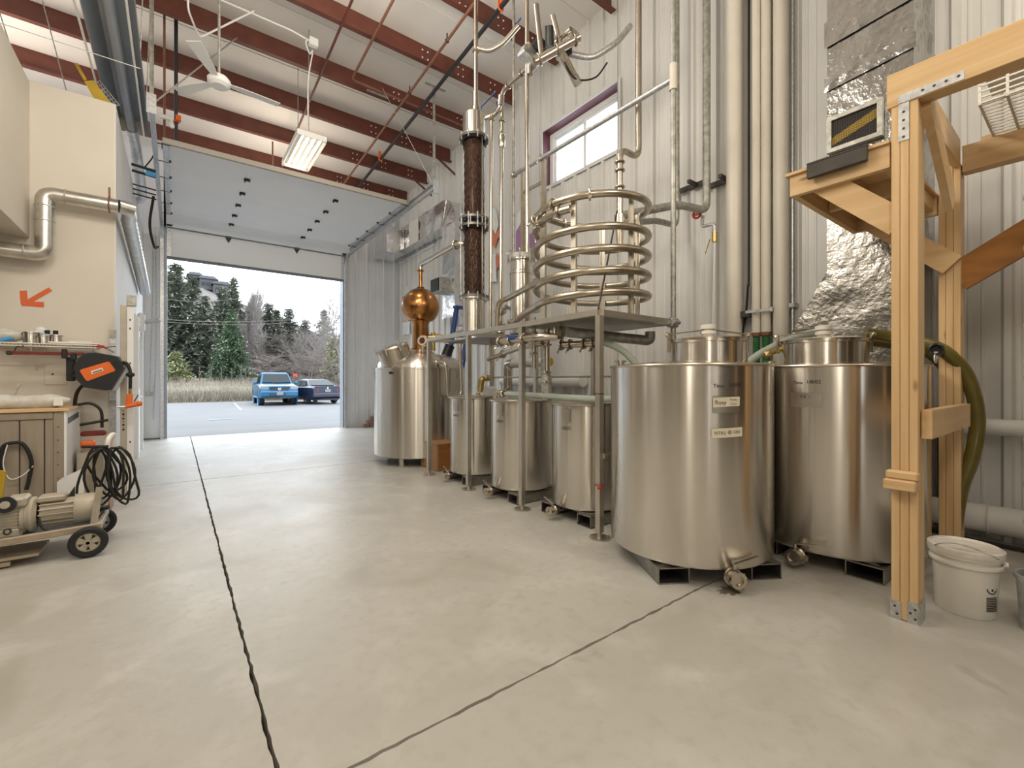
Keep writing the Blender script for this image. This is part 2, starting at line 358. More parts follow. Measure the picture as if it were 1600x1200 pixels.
# floor: slabs with a ragged joint between them
fl = structure('floor', MB().span((-7.2, -6.2, -0.3), (5.6, FY+.2, -0.06)), M['joint'])
def slab(x0, x1, y0, y1):
    g = 0.006
    def edge(a, b, nx, ny):
        n = max(2, int((V(b)-V(a)).length/0.05)); return [V((a[0]+(b[0]-a[0])*k/n+nx*rnd.uniform(-.003, .006), a[1]+(b[1]-a[1])*k/n+ny*rnd.uniform(-.003, .006), 0)) for k in range(n)]
    x0 += g; x1 -= g; y0 += g; y1 -= g
    poly = edge((x0, y0), (x1, y0), 0, 1)+edge((x1, y0), (x1, y1), -1, 0)+edge((x1, y1), (x0, y1), 0, -1)+edge((x0, y1), (x0, y0), 1, 0)
    part('floor_slab', MB().prism([p-V((0, 0, .055)) for p in poly], (0, 0, .055)), M['concrete'], fl, sharp=20)
XS, YS = (-7.1, .27, 5.5), (-6.1, 1.52, 7.12, FY+.1)
for i in range(2):
    for j in range(3): slab(XS[i], XS[i+1], YS[j], YS[j+1])
# right wall: ribbed liner panels, with an opening for the window
WY0, WY1, WZ0, WZ1 = 4.42, 6.16, 4.80, 5.84
PROF = ((0, 0), (.085, 0), (.092, .006), (.108, .006), (.115, 0), (.165, 0), (.172, .006), (.188, .006), (.195, 0), (.228, 0), (.243, .046), (.284, .046), (.305, 0))
def panel_run(u0, u1, put, holes, top, z0=0.0):
    pts = []; k = 0
    while k*.305 < u1-u0-1e-6:
        for (u, h) in PROF[:-1]:
            if u0+k*.305+u < u1: pts.append((u0+k*.305+u, h))
        k += 1
    pts.append((u1, 0))
    for hu0, hu1, hz0, hz1 in holes:
        for hu in (hu0, hu1):
            for i in range(len(pts)-1):
                if pts[i][0] < hu < pts[i+1][0]:
                    t = (hu-pts[i][0])/(pts[i+1][0]-pts[i][0]); pts.insert(i+1, (hu, pts[i][1]*(1-t)+pts[i+1][1]*t)); break
    mb = MB()
    for (ua, ha), (ub, hb) in zip(pts, pts[1:]):
        spans = [(z0, None)]
        for hu0, hu1, hz0, hz1 in holes:
            if hu0-1e-6 <= ua and ub <= hu1+1e-6: spans = [(z0, hz0), (hz1, None)]
        for za, zb in spans:
            ta, tb = (top(ua), top(ub)) if zb is None else (zb, zb)
            if ta > za: mb.quad(put(ua, ha, za), put(ub, hb, za), put(ub, hb, tb), put(ua, ha, ta))
    bmesh.ops.remove_doubles(mb.bm, verts=mb.bm.verts[:], dist=1e-5)
    return mb
wr = structure('wall_right', MB().span((WX+.03, -6.2, 0), (WX+.05, WY0, 8.2)).span((WX+.03, WY1, 0), (WX+.05, FY+.2, 8.2)).span((WX+.03, WY0, 0), (WX+.05, WY1, WZ0)).span((WX+.03, WY0, WZ1), (WX+.05, WY1, 8.2)), M['wallR'])
y = FY
while y > -6.0:
    y0 = max(-6.1, y-.915)
    holes = [(WY0, WY1, WZ0, WZ1)] if (y > WY0 and y0 < WY1) else []
    part('wall_panel', panel_run(y0, y, lambda u, h, z: (WX-h, u, z), holes, lambda u: roof(u)+.05), M['wallR'], wr, sharp=15)
    y = y0
# panel screws, in rows along the girts

mb = MB(); mb.lathe([(0, .006), (.008, .004), (.010, 0), (0, 0)], (0, 0, 0), (-1, 0, 0), 8); scr = mesh_of('panel_screw', mb); scr.materials.append(M['galvdull'])
for zz in (1.95, 3.05, 4.2, 5.95):
    yy = 0.9
    while yy < 7.0:
        if not (WY0-.1 < yy < WY1+.1 and WZ0-.1 < zz < WZ1+.1): piece('panel_screw', scr, wr, (WX, yy, zz+((int(yy*10) % 3)-1)*.01))
        yy += .61
# far wall with the door opening
DX0, DX1, DZ = -.16, 3.69, 4.75
wf = structure('wall_far', MB().span((-7.1, FY+.07, 0), (DX0-.02, FY+.25, 8)).span((DX1+.02, FY+.07, 0), (5.6, FY+.25, 8)).span((DX0-.1, FY+.07, DZ), (DX1+.1, FY+.25, 8)), M['wallF'])
for a, b in ((DX1+.13, 4.63), (4.63, WX)):
    part('wall_panel', panel_run(a, b, lambda u, h, z: (u, FY+.05-h, z), [], lambda u: roof(FY)+.05), M['wallF'], wf, sharp=15)
part('wall_panel', MB().span((-.57, FY, 0.03), (-.22, FY+.05, 6.5)), M['wallF'], wf)
part('sill_angle', MB().span((-.57, FY-.02, 0), (-.22, FY+.05, .03)), M['seal'], wf)
structure('trim_1', MB().span((WX-.05, 10.4, 4.80), (WX, FY, 4.86)), M['wallR'])
structure('trim_2', MB().span((DX0-.12, FY-.03, 0), (DX0, FY+.26, DZ)).span((DX0-.06, FY-.05, 0), (DX0-.03, FY-.03, DZ)), M['jamb'])
structure('trim_3', MB().span((DX1, FY-.03, 0), (DX1+.12, FY+.26, DZ)).span((DX1+.03, FY-.05, 0), (DX1+.06, FY-.03, DZ)), M['jamb'])
# inner room at the left: beige front, white side, and the overhanging upper box
BY, BX, BZ, UX, UZ = 7.05, -.57, 4.58, -1.275, 2.86
wl = structure('wall_left', MB().span((-7.1, BY, 0), (BX-.01, BY+.12, BZ)), M['plaster'])
part('side_wall', MB().span((BX-.12, BY+.001, 0), (BX, FY+.04, BZ)), M['whiteside'], wl)
part('mezzanine_deck', MB().span((-7.1, BY+.12, BZ-.1), (BX-.12, FY, BZ-.01)), M['whiteside'], wl)
structure('wall_upper', MB().span((-7.1, -6, UZ), (UX, BY-.001, BZ-.02), .004), M['plaster'])
structure('wall_outer', MB().span((-7.2, -6.2, 0), (-7.1, BY, 8.4)), M['backwall'])
structure('wall_back', MB().span((-7.2, -6.2, 0), (-1.9, -6.1, 8.4)).span((.9, -6.2, 0), (5.6, -6.1, 8.4)).span((-1.9, -6.2, 3.4), (.9, -6.1, 8.4)).span((-1.9, -6.5, 0), (.9, -6.45, 3.4)), M['backwall'])
structure('wall_reflection', MB().span((1.5, -2.3, 0), (WX-.04, -2.2, 4.2)), M['streakdark'])  # unseen dark panel, added so the tanks reflect a dark band
for k, (a, b, m) in enumerate((((-7.1, -2.6, 0), (-7.05, -1.4, 2.9), 'streakdark'), ((-7.1, 1.6, 0), (-7.04, 2.0, 6), 'purlin'), ((-7.1, 4.2, 0), (-7.05, 6.4, 2.4), 'jamb'), ((-6.0, -6.1, 0), (-5.0, -6.05, 2.3), 'jamb'), ((-3.2, -6.1, 0), (-2.9, -5.9, 7), 'purlin'), ((1.5, -6.1, 0), (1.8, -5.9, 7), 'purlin'))):
    structure('trim_%d' % (4+k), MB().span(a, b), M[m])  # unseen doors and columns, added for contrast in the tank reflections
# roof blanket and purlins
ce = structure('ceiling', MB().prism([(-7.2, -6.2, roof(-6.2)), (5.6, -6.2, roof(-6.2)), (5.6, FY+.2, roof(FY+.2)), (-7.2, FY+.2, roof(FY+.2))], (0, 0, .1)), M['ceil'])
def purlin(y):
    zt = roof(y)-.002; h = .33; mb = MB()
    mb.prism([(-7.1, y-.004, zt), (-7.1, y+.004, zt), (-7.1, y+.004, zt-h), (-7.1, y-.004, zt-h)], (WX+7.0, 0, 0))
    mb.span((-7.1, y, zt-.006), (WX-.1, y+.085, zt)); mb.span((-7.1, y-.085, zt-h), (WX-.1, y, zt-h+.006))
    mb.span((-7.1, y-.087, zt-h), (WX-.1, y-.082, zt-h+.022)); mb.span((-7.1, y+.08, zt-.022), (WX-.1, y+.085, zt))
    p = part('purlin', mb, M['purlin'], ce)
    for bx in (3.35, 4.05, 4.75):
        for k in (0, 1):
            for q in (0, 1): piece('bolt', boltm, p, (bx+q*.1, y-.006, zt-.1-.13*k))
mb = MB(); mb.lathe([(0, .012), (.014, .012), (.014, 0), (0, 0)], (0, 0, 0), (0, -1, 0), 6); boltm = mesh_of('bolt', mb); boltm.materials.append(M['reflector'])
for k in range(14): purlin(5.74+1.245*(5-k)) if k else purlin(12.0)
for xr in (2.0, -2.8):
    part('sag_strap', MB().beam((xr, -5.5, roof(-5.5)-.36), (xr, 12.2, roof(12.2)-.36), .03, .03), M['purlin'], ce)
yy = 1.0
while yy < 12:
    part('blanket_seam', MB().beam((-7, yy+.3, roof(yy+.3)-.004), (WX, yy+.3, roof(yy+.3)-.004), .03, .01), M['ceil'], ce); yy += 1.245
for yb in (9.45, 10.7):   # short knee struts from purlin to wall
    part('knee_brace', MB().beam((4.95, yb, roof(yb)-.33), (WX-.02, yb-.12, roof(yb)-.66), .03, .04), M['purlin'], ce)
# window in the right wall
wn = structure('window_1', None, None)
def wframe(x0, x1, y0, y1, z0, z1, t, m, nm, par): 
    return part(nm, MB().span((x0, y0, z0), (x1, y0+t, z1)).span((x0, y1-t, z0), (x1, y1, z1)).span((x0, y0+t, z0), (x1, y1-t, z0+t)).span((x0, y0+t, z1-t), (x1, y1-t, z1)), m, par)
wframe(WX-.045, WX-.03, WY0-.05, WY1+.05, WZ0-.05, WZ1+.05, .055, M['wallR'], 'window_casing', wn)
wframe(WX-.03, WX+.24, WY0-.004, WY1+.004, WZ0-.004, WZ1+.004, .012, M['maroon'], 'jamb_lining', wn)
wframe(WX+.14, WX+.22, WY0+.01, WY1-.01, WZ0+.01, WZ1-.01, .085, M['vinyl'], 'window_frame', wn)
ym = (WY0+WY1)/2
for a, b in ((WY0+.09, ym+.03), (ym-.03, WY1-.09)):
    s = wframe(WX+.16+(0.02 if a > 5 else 0), WX+.19+(0.02 if a > 5 else 0), a, b, WZ0+.09, WZ1-.09, .055, M['vinyl'], 'sash', wn)
    part('pane', MB().span((WX+.175, a+.04, WZ0+.11), (WX+.179, b-.04, WZ1-.11)), M['pane'], s)
# white door with frame in the white side wall
d2 = structure('door_2', MB().span((BX, 9.85, 0), (BX+.03, 10.95, 2.25)), M['doorwhite'])
part('door_casing', MB().span((BX, 9.72, 0), (BX+.07, 9.85, 2.38)).span((BX, 10.95, 0), (BX+.07, 11.08, 2.38)).span((BX, 9.85, 2.25), (BX+.07, 10.95, 2.38)), M['vinyl'], d2)
part('door_glass', MB().span((BX+.03, 10.05, 1.15), (BX+.036, 10.75, 2.1)), M['lens'], d2)
part('door_handle', MB().tube(fillet([(BX+.03, 9.95, 1.02), (BX+.09, 9.95, 1.02), (BX+.09, 10.1, 1.02)], .02), .012, 8), M['chrome'], d2)
# sectional overhead door, raised: five sections under the roof, one hanging
d1 = structure('door_1', None, None)
DZ0 = 4.83; seams = (8.42, 9.07, 9.78, 10.48, 11.18, 11.86)
def zdoor(y): return DZ0+.02 if y < 11.9 else DZ0-(y-11.9)*.16
for a, b in zip(seams, seams[1:]+(12.5,)):
    za, zb = zdoor(a), zdoor(b)
    mb = MB(); mb.prism([(DX0, a+.004, za), (DX0, b-.004, zb), (DX0, b-.004, zb+.045), (DX0, a+.004, za+.045)], (DX1-DX0, 0, 0))
    n = 14
    for k in range(1, n):
        yk = a+(b-a)*k/n; mb.beam((DX0+.02, yk, zdoor(yk)-.001), (DX1-.02, yk, zdoor(yk)-.001), .012, .004)
    part('door_section', mb, M['doorwhite'], d1)
part('top_edge', MB().span((DX0, 8.37, DZ0-.005), (DX1, 8.42, DZ0+.075)), M['doortrim'], d1)
part('door_section', MB().span((DX0, 12.58, 4.09), (DX1, 12.63, 4.72)), M['doorflat'], d1)
part('bottom_seal', MB().span((DX0, 12.57, 4.03), (DX1, 12.64, 4.09)), M['seal'], d1)
part('seam_rail', MB().span((DX0, 12.55, 4.715), (DX1, 12.62, 4.74)), M['seal'], d1)
for s_ in (-1, 1):
    xe = DX0 if s_ < 0 else DX1
    part('end_stile', MB().span((xe-.001, 8.42, DZ0-.012), (xe-s_*.07, 11.9, DZ0+.02)), M['galv'], d1)
    part('end_stile', MB().span((xe, 12.56, 4.09), (xe-s_*.07, 12.58, 4.72)), M['galv'], d1)
mb = MB(); mb.box((0, 0, 0), (.09, .10, .012), bev=.003); mb.cyl((-.05, 0, -.014), (.05, 0, -.014), .014, seg=8); mb.box((-.03, .03, -.02), (.02, .05, .03)); mb.box((.03, -.03, -.02), (.02, .05, .03))
hinge = mesh_of('hinge', mb); hinge.materials.append(M['dark'])
mb = MB(); mb.cyl((-.12, 0, 0), (.08, 0, 0), .008, seg=6); mb.lathe([(0, -.012), (.024, -.012), (.024, .012), (0, .012)], (-.10, 0, 0), (1, 0, 0), 10); mb.box((.05, 0, .02), (.10, .06, .02))
roller = mesh_of('roller', mb); roller.materials.append(M['dark'])
for y in seams[1:]:
    for x in (1.0, 2.5): piece('hinge', hinge, d1, (x, y, zdoor(y)-.012))
for y in seams+(12.4,):
    piece('roller', roller, d1, (DX0, y, zdoor(y)-.03)); piece('roller', roller, d1, (DX1, y, zdoor(y)-.03), (0, 0, PI))
mb = MB(); mb.prism([(-.06, 0, .04), (.06, 0, .04), (.06, 0, -.02), (0, 0, -.13), (-.06, 0, -.02)], (0, -.02, 0)); mb.cyl((-.05, -.03, .03), (.05, -.03, .03), .014, seg=8)
h2 = mesh_of('hinge', mb); h2.materials.append(M['dark'])
for x in (1.0, 2.5): piece('hinge', h2, d1, (x, 12.58, 4.72))
for s_, xt in ((-1, DX0-.09), (1, DX1+.07)):
    path = fillet([(xt, FY-.07, .0), (xt, FY-.07, 4.72), (xt, 7.3, 4.80)], .38, 10)
    mb = MB()
    for dx, wd, ht in ((0, .055, .006), (.028, .006, .03), (-.028, .006, .05)):
        mb_pts = [p+V((dx, 0, 0)) for p in path]
        for a, b in zip(mb_pts, mb_pts[1:]):
            mb.beam(a, b, wd, ht, up=(0, -1, 1) if abs((b-a).z) > .01 else (0, 0, 1))
    part('track', mb, M['galv'], d1)
    part('track_angle', MB().span((xt+s_*.03, 7.35, 4.82), (xt+s_*.036, 12.4, 4.90)).span((xt-s_*.02, 7.35, 4.895), (xt+s_*.036, 12.4, 4.90)), M['galv'], d1)
    part('track_bracket', MB().span((xt-.05, 7.27, 4.70), (xt+.05, 7.285, 4.95)), M['galv'], d1)
    part('hanger_angle', MB().beam((xt, 7.35, 4.8), (xt, 7.35, roof(7.35)-.33), .045, .006).beam((xt+.02, 7.35, 4.8), (xt+.02, 7.37, roof(7.35)-.33), .006, .045), M['galvdull'], d1)
    part('hanger_brace', MB().beam((xt, 7.36, 4.85), (xt+(1.0 if s_ < 0 else -.75), 7.9+(.2 if s_ < 0 else 0), roof(8.2)-.34), .05, .008), M['galvdull'], d1)
part('hanger_foot', MB().beam((DX0-.2, 7.35, roof(7.35)-.345), (DX0+.35, 7.35, roof(7.35)-.345), .05, .012), M['galvdull'], d1)
part('hanger_foot', MB().beam((DX1-.9, 8.1, roof(8.1)-.345), (DX1-.5, 8.1, roof(8.1)-.345), .05, .012).beam((DX1-.1, 7.35, roof(7.35)-.345), (DX1+.3, 7.35, roof(7.35)-.345), .05, .012), M['galvdull'], d1)
part('spring_rod', MB().cyl((1.3, 8.42, DZ0+.06), (1.3, 8.42, DZ0+.5), .012, seg=6), M['redpipe'], d1)
# ------------------------------------------------------------------ steel tanks
def rot2(v, a): return V((v[0]*math.cos(a)-v[1]*math.sin(a), v[0]*math.sin(a)+v[1]*math.cos(a)))
def skid(parent, c, half_w, half_d, yaw, h=.105):
    """fork-pocket skid; local -y is the front"""
    cc, ss = math.cos(yaw), math.sin(yaw)
    def P(u, v, z): return V((c[0]+u*cc-v*ss, c[1]+u*ss+v*cc, z))
    R3 = Matrix.Rotation(yaw, 3, 'Z'); pw = half_w*.5
    for sgn in (-1, 1):
        u0 = sgn*(half_w-pw/2); mb = MB(); t = .008
        mb.box(P(u0, 0, h-t/2), (pw, half_d*2, t), R3); mb.box(P(u0, 0, t/2+.001), (pw, half_d*2, t), R3)
        for e in (-1, 1): mb.box(P(u0+e*(pw/2-t/2), 0, h/2), (t, half_d*2, h-t), R3)
        part('fork_pocket', mb, M['pallet'], parent)
    mb = MB(); mb.box(P(0, -half_d*.55, h-.02), ((half_w-pw)*2, .03, .04), R3); mb.box(P(0, half_d*.55, h-.02), ((half_w-pw)*2, .03, .04), R3); mb.box(P(0, 0, h+.004), (half_w*1.8, half_d*1.8, .008), R3)
    part('cross_member', mb, M['pallet'], parent)
def outlet(parent, p, d, k=1.0, lever=1):
    """butterfly valve with clamp and lever; d = outward direction"""
    p = V(p); d = V(d).normalized(); sd = V((0, 0, 1)).cross(d)
    v = part('outlet_valve', MB().lathe([(.020*k, -.16), (.020*k, -.03), (.040*k, -.03), (.040*k, -.012), (.034*k, -.012), (.034*k, .02), (.045*k, .02), (.045*k, .045), (.028*k, .045), (.024*k, .03), (0, .03)], p, d, 24), M['tube'], parent)
    part('clamp_ring', MB().ring(p+d*-.02, .043*k, .008*k, d, 20, 6).box(p+sd*.055*k+d*-.02, (.02*k, .02*k, .03*k)), M['tube'], v)
    part('lever', MB().cyl(p+V((0, 0, .03*k)), p+V((0, 0, .075*k)), .009*k, seg=8).beam(p+V((0, 0, .075*k)), p+V((0, 0, .10*k))+sd*.15*k*lever-d*.03, .018*k, .006), M['tube'], v)
def arc_map(c, R, a0, z0):
    return lambda u, v: V((c[0]+(R+.0012)*math.cos(a0+u/R), c[1]+(R+.0012)*math.sin(a0+u/R), z0+v))
def patch(c, R, a0, z0, wd, ht, th=.0008, tilt=0.0, n=6):
    mb = MB(); g = []
    for k in range(n+1):
        u = (k/n-.5)*wd; a = a0+u/R
        for dz in (-.5, .5): g.append(mb.bm.verts.new((c[0]+(R+th)*math.cos(a), c[1]+(R+th)*math.sin(a), z0+dz*ht+u*tilt)))
    for k in range(n): mb.bm.faces.new((g[2*k], g[2*k+2], g[2*k+3], g[2*k+1]))
    return mb
def face_angle(c, R, px):
    """where on a round wall the photograph sees column px"""
    d = at(px, 595, d=1.0); d = V((d.x, d.y)).normalized(); cx = V((c[0], c[1])); b = d.dot(cx); q = b-math.sqrt(max(0, b*b-cx.dot(cx)+R*R)); p = d*q-cx
    return math.atan2(p.y, p.x)
def big_tank(name, label, c, R, neck, nr, yaw, odir, capang):
    t = thing(name, label, 'tank', (c[0], c[1], 0), 0, 'large stainless blending tanks'); z0, z1 = .122, 1.41
    part('shell', MB().lathe([(R-.05, z0-.012), (R-.012, z0), (R, z0+.02), (R, z1-.012)], (c[0], c[1], 0), (0, 0, 1), 96), M['steel'], t)
    part('base_plate', MB().lathe([(0, z0-.010), (R-.05, z0-.011)], (c[0], c[1], 0), (0, 0, 1), 64), M['steel'], t)
    part('rim', MB().ring((c[0], c[1], z1-.006), R, .010, (0, 0, 1), 96, 8), M['tube'], t)
    part('top_plate', MB().lathe([(R, z1-.006), (R-.1, z1+.012), (nr, z1+.03), (0, z1+.032)], (c[0], c[1], 0), (0, 0, 1), 64), M['tube'], t)
    nx, ny = neck
    nk = part('neck', MB().lathe([(nr, z1-.005), (nr, z1+.165), (nr+.012, z1+.17), (nr+.012, z1+.182)], (nx, ny, 0), (0, 0, 1), 56), M['steel'], t)
    ld = part('lid', MB().lathe([(nr+.014, z1+.180), (nr+.014, z1+.193), (nr*.8, z1+.205), (0, z1+.212)], (nx, ny, 0), (0, 0, 1), 56), M['tube'], t)
    part('vent_cap', MB().lathe([(.042, z1+.21), (.042, z1+.235), (.056, z1+.235), (.056, z1+.258), (.036, z1+.262), (.036, z1+.272), (.054, z1+.272), (.054, z1+.30), (.04, z1+.305), (0, z1+.305)], (nx, ny, 0), (0, 0, 1), 28), M['plastic'], ld, label='white plastic vent cap')
    a = capang; u = V((math.cos(a), math.sin(a), 0)); o = V((nx, ny, 0))
    mb = MB()
    for s_ in (-1, 1):
        e = o+u*s_*(nr+.03)
        mb.beam(o+V((0, 0, z1+.268)), e+V((0, 0, z1+.235)), .03, .007)
        mb.beam(e+V((0, 0, z1+.245)), e+V((0, 0, z1+.10)), .03, .012); mb.ball(e+V((0, 0, z1+.23))+u*s_*.01, .022, 1)
    part('clamp_bar', mb, M['tube'], ld)
    part('side_port', MB().lathe([(.03, z1), (.03, z1+.03), (.042, z1+.03), (.042, z1+.042), (0, z1+.042)], (c[0]-.33*u.x-.1, c[1]+.33, 0), (0, 0, 1), 20), M['tube'], t)
    skid(t, c, .42, .44, yaw)
    outlet(t, (c[0]+odir[0], c[1]+odir[1], .088), (odir[0], odir[1], 0), 1.15, 1)
    return t
T1, T2, TR = (3.04, 1.86), (4.02, 1.25), .557
t1 = big_tank('blending_tank', 'wide stainless tank with two handwritten paper labels, nearest the camera', T1, TR, (3.149, 1.76), .26, math.radians(-31.5), (-.30, -.50), math.radians(-37))
t2 = big_tank('blending_tank', 'wide stainless tank standing behind the front timber post', T2, TR, (3.88, 1.262), .27, -PI/2, (-.60, .03), math.radians(-55))
def tag_plate(t, c, R, px, z, wd, ht):
    a = face_angle(c, R, px); return part('number_plate', patch(c, R, a, z, wd, ht, .004), M['frame'], t)
def zat(c, R, px, y):
    a = face_angle(c, R, px); p = V((c[0]+R*math.cos(a), c[1]+R*math.sin(a), 0)); dep = p.x*SA+p.y*CA; return EYE+(595-y)*dep/FPX
def writing(t, c, R, px, y, body, size, m=None, dx=0):
    a = face_angle(c, R, px); z = zat(c, R, px, y); part('handwriting', text_mesh(body, size, arc_map(c, R+.001, a+dx/R, z)), m or M['ink'], t)
tag_plate(t1, T1, TR, 1135, zat(T1, TR, 1135, 632), .165, .105)
for px, y, wd, tilt in ((1135, 628, .168, .05), (1136, 676, .195, .06)):
    part('paper_label', patch(T1, TR, face_angle(T1, TR, px), zat(T1, TR, px, y), wd, .058, .0055, tilt), M['paper'], t1)
RL = TR+.0055
writing(t1, T1, RL, 1126, 629, 'Rosy', .036); writing(t1, T1, RL, 1146, 624.5, 'Family', .019); writing(t1, T1, RL, 1146, 631, '2 Run', .017)
writing(t1, T1, RL, 1125, 677, 'NTR2', .028); writing(t1, T1, RL, 1147, 675, '@ 1201', .026)
writing(t1, T1, TR, 1123, 603, 'Time', .032, M['marker']); writing(t1, T1, TR, 1150, 602, 'N/B24', .034, M['marker'])
tag_plate(t2, T2, TR, 1259, zat(T2, TR, 1259, 625), .19, .10)
writing(t2, T2, TR+.005, 1258, 620, 'Fill  /', .030, M['marker'])
writing(t2, T2, TR, 1247, 598, 'Time', .030, M['marker']); writing(t2, T2, TR, 1271, 597, '1/8/02', .034, M['ink'])

S_ = [(3.175, 5.0), (3.15, 4.0), (3.21, 3.03)]
def small_tank(c, label):
    R = .343; t = thing('spirit_tank', label, 'tank', (c[0], c[1], 0), 0, 'small stainless tanks under the steel stand'); z0, z1 = .122, 1.075
    part('shell', MB().lathe([(R-.04, z0-.008), (R-.010, z0), (R, z0+.015), (R, z1)], (c[0], c[1], 0), (0, 0, 1), 72), M['steel'], t)
    part('rim', MB().lathe([(R, z1-.008), (R+.028, z1), (R+.03, z1+.014), (R+.02, z1+.022), (R-.01, z1+.022)], (c[0], c[1], 0), (0, 0, 1), 72), M['tube'], t)
    part('lid', MB().lathe([(R-.005, z1+.02), (R-.02, z1+.026), (0, z1+.03)], (c[0], c[1], 0), (0, 0, 1), 56), M['frame'], t)
    part('lid_clip', MB().box((c[0]+.2, c[1]-.28, z1+.04), (.05, .03, .03)).cyl((c[0]+.1, c[1]+.1, z1+.02), (c[0]+.1, c[1]+.1, z1+.06), .03, seg=14), M['tube'], t)
    part('number_plate', patch(c, R, math.radians(188), .98, .10, .13, .004), M['frame'], t)
    part('handwriting', text_mesh('1/8/02', .045, arc_map(c, R, math.radians(188), .86)), M['marker'], t)
    skid(t, c, .33, .31, -PI/2)
    outlet(t, (c[0]-.40, c[1]+.07, .085), (-1, .0, 0), .95, -1)
for c, lb in zip(S_, ('small stainless tank at the far end of the row, beside the wooden box', 'small stainless tank in the middle of the three under the stand', 'small stainless tank nearest the wide tanks, under the tray')): small_tank(c, lb)

# ------------------------------------------------------------------ steel stand (square-tube table)
st = thing('equipment_stand', 'tall stainless square-tube stand carrying the still column and coil', 'stand', (2.8, 4.0, 0))
SX0, SX1, SY0, SY1, SZ = 2.79, 3.84, 2.5, 5.6, 1.84; q = .05
for yy in (2.5, 3.53, 4.56, 5.6):
    l = part('leg', MB().span((SX0-q/2, yy-q/2, .05), (SX0+q/2, yy+q/2, SZ-.001)), M['frame'], st)
    part('foot_plate', MB().lathe([(0, .0), (.085, 0), (.085, .012), (.02, .014), (.014, .06), (0, .06)], (SX0, yy, 0), (0, 0, 1), 24).box((SX0+.05, yy-.04, .018), (.016, .016, .014)).box((SX0-.05, yy+.04, .018), (.016, .016, .014)), M['frame'], l)
for yy in (3.53, 4.56, 5.6):
    l = part('leg', MB().span((SX1-q/2, yy-q/2, .05), (SX1+q/2, yy+q/2, SZ-.001)), M['frame'], st)
    part('foot_plate', MB().lathe([(0, .0), (.085, 0), (.085, .012), (0, .014)], (SX1, yy, 0), (0, 0, 1), 24), M['frame'], l)
for xx in (SX0, SX1): part('long_rail', MB().span((xx-q/2, SY0, SZ), (xx+q/2, SY1+q/2, SZ+.05)), M['frame'], st)
for yy in (SY0, 3.53, 4.56, 5.6): part('cross_rail', MB().span((SX0+q/2, yy-q/2, SZ), (SX1-q/2, yy+q/2, SZ+.048)), M['frame'], st)
part('tray', MB().span((SX0+q/2, SY0+q/2, SZ+.004), (SX1-q/2, 3.50, SZ+.012)), M['pallet'], st)
part('column_shelf', MB().span((SX0+.25, 4.58, SZ+.004), (SX1-q/2, 5.56, SZ+.012)), M['pallet'], st)
part('low_rail', MB().span((SX0+.02, 2.46, .66), (SX0+.35, 2.49, .70)), M['frame'], st)
mb = MB()
for zz in (1.0, 1.13): mb.span((SX0+.25, 3.9, zz), (SX1, 3.93, zz+.025))
mb.cyl((SX1, 2.6, 1.35), (SX1, 5.6, 1.35), .013, seg=8)
part('hose_rail', mb, M['frame'], st)
part('tie_band', MB().span((SX0-.027, 2.473, 1.19), (SX0+.027, 2.527, 1.196)), M['black'], st)
single('red_tie', MB().ring((SX0-.005, 2.5, .44), .037, .004, (0, 0, 1), 12, 5).ball((SX0-.03, 2.46, .435), .014, 1).ball((SX0-.045, 2.47, .425), .011, 1).ball((SX0-.02, 2.455, .42), .010, 1), M['red'], 'small red tie knotted round the near leg of the steel stand', 'tie')

# ------------------------------------------------------------------ still pot with copper onion
pc = V((3.23, 6.79, 0)); PR = .735
pt = thing('still_pot', 'large domed stainless still pot with copper ball on top', 'still', (pc.x, pc.y, 0))
part('shell', MB().lathe([(PR-.03, .125), (PR, .14), (PR, 1.47), (PR+.006, 1.475), (PR+.006, 1.50), (PR-.02, 1.505)], pc, (0, 0, 1), 96), M['steel'], pt)
part('dome', MB().lathe([(PR-.02, 1.50)]+[(.26+(PR-.29)*math.cos(a), 1.50+.235*math.sin(a)) for a in [k*PI/2/9 for k in range(10)]]+[(.17, 1.80), (.15, 1.815)], pc, (0, 0, 1), 72), M['steel'], pt)
part('base_plate', MB().lathe([(0, .12), (PR-.03, .126)], pc, (0, 0, 1), 48), M['dark'], pt)
for k in range(4):
    a = math.radians(217+90*k); p = pc+V((math.cos(a), math.sin(a), 0))*(PR-.14); part('foot', MB().cyl(p+V((0, 0, .02)), p+V((0, 0, .13)), .045, seg=16).cyl(p, p+V((0, 0, .02)), .06, seg=16), M['tube'], pt)
part('copper_neck', MB().lathe([(.165, 1.80), (.165, 1.83), (.135, 1.83), (.13, 2.23), (.15, 2.28)], pc, (0, 0, 1), 40), M['copper'], pt)
ob = part('copper_ball', MB().lathe([(.15, 2.28)]+[(.305*math.cos(a), 2.525+.305*math.sin(a)) for a in [(-50+k*10)*PI/180 for k in range(14)]]+[(.03, 2.835)], pc, (0, 0, 1), 56), M['copper'], pt)
part('seam_ring', MB().ring(pc+V((0, 0, 2.29)), .155, .010, (0, 0, 1), 36, 6), M['copper'], ob)
tp = at(662, 414, Y=6.79); te = at(722, 391, Y=5.45); tp = V((pc.x, pc.y, tp.z))
part('ball_pipe', MB().tube(fillet([pc+V((0, 0, 2.82)), pc+V((0, 0, 3.16))], .1), .03, 12).ring(pc+V((0, 0, 2.84)), .05, .012, (0, 0, 1), 18, 6).ring(pc+V((0, 0, 3.12)), .045, .012, (0, 0, 1), 18, 6), M['copper'], pt)
part('vapour_pipe', MB().tube(fillet([pc+V((0, 0, 3.14)), pc+V((0, 0, 3.22)), V((3.15, 5.45, 3.22)), V((3.28, 5.36, 3.22))], .08), .038, 12).ring((3.16, 5.5, 3.22), .055, .012, (0, 1, 0), 18, 6), M['tube'], pt)
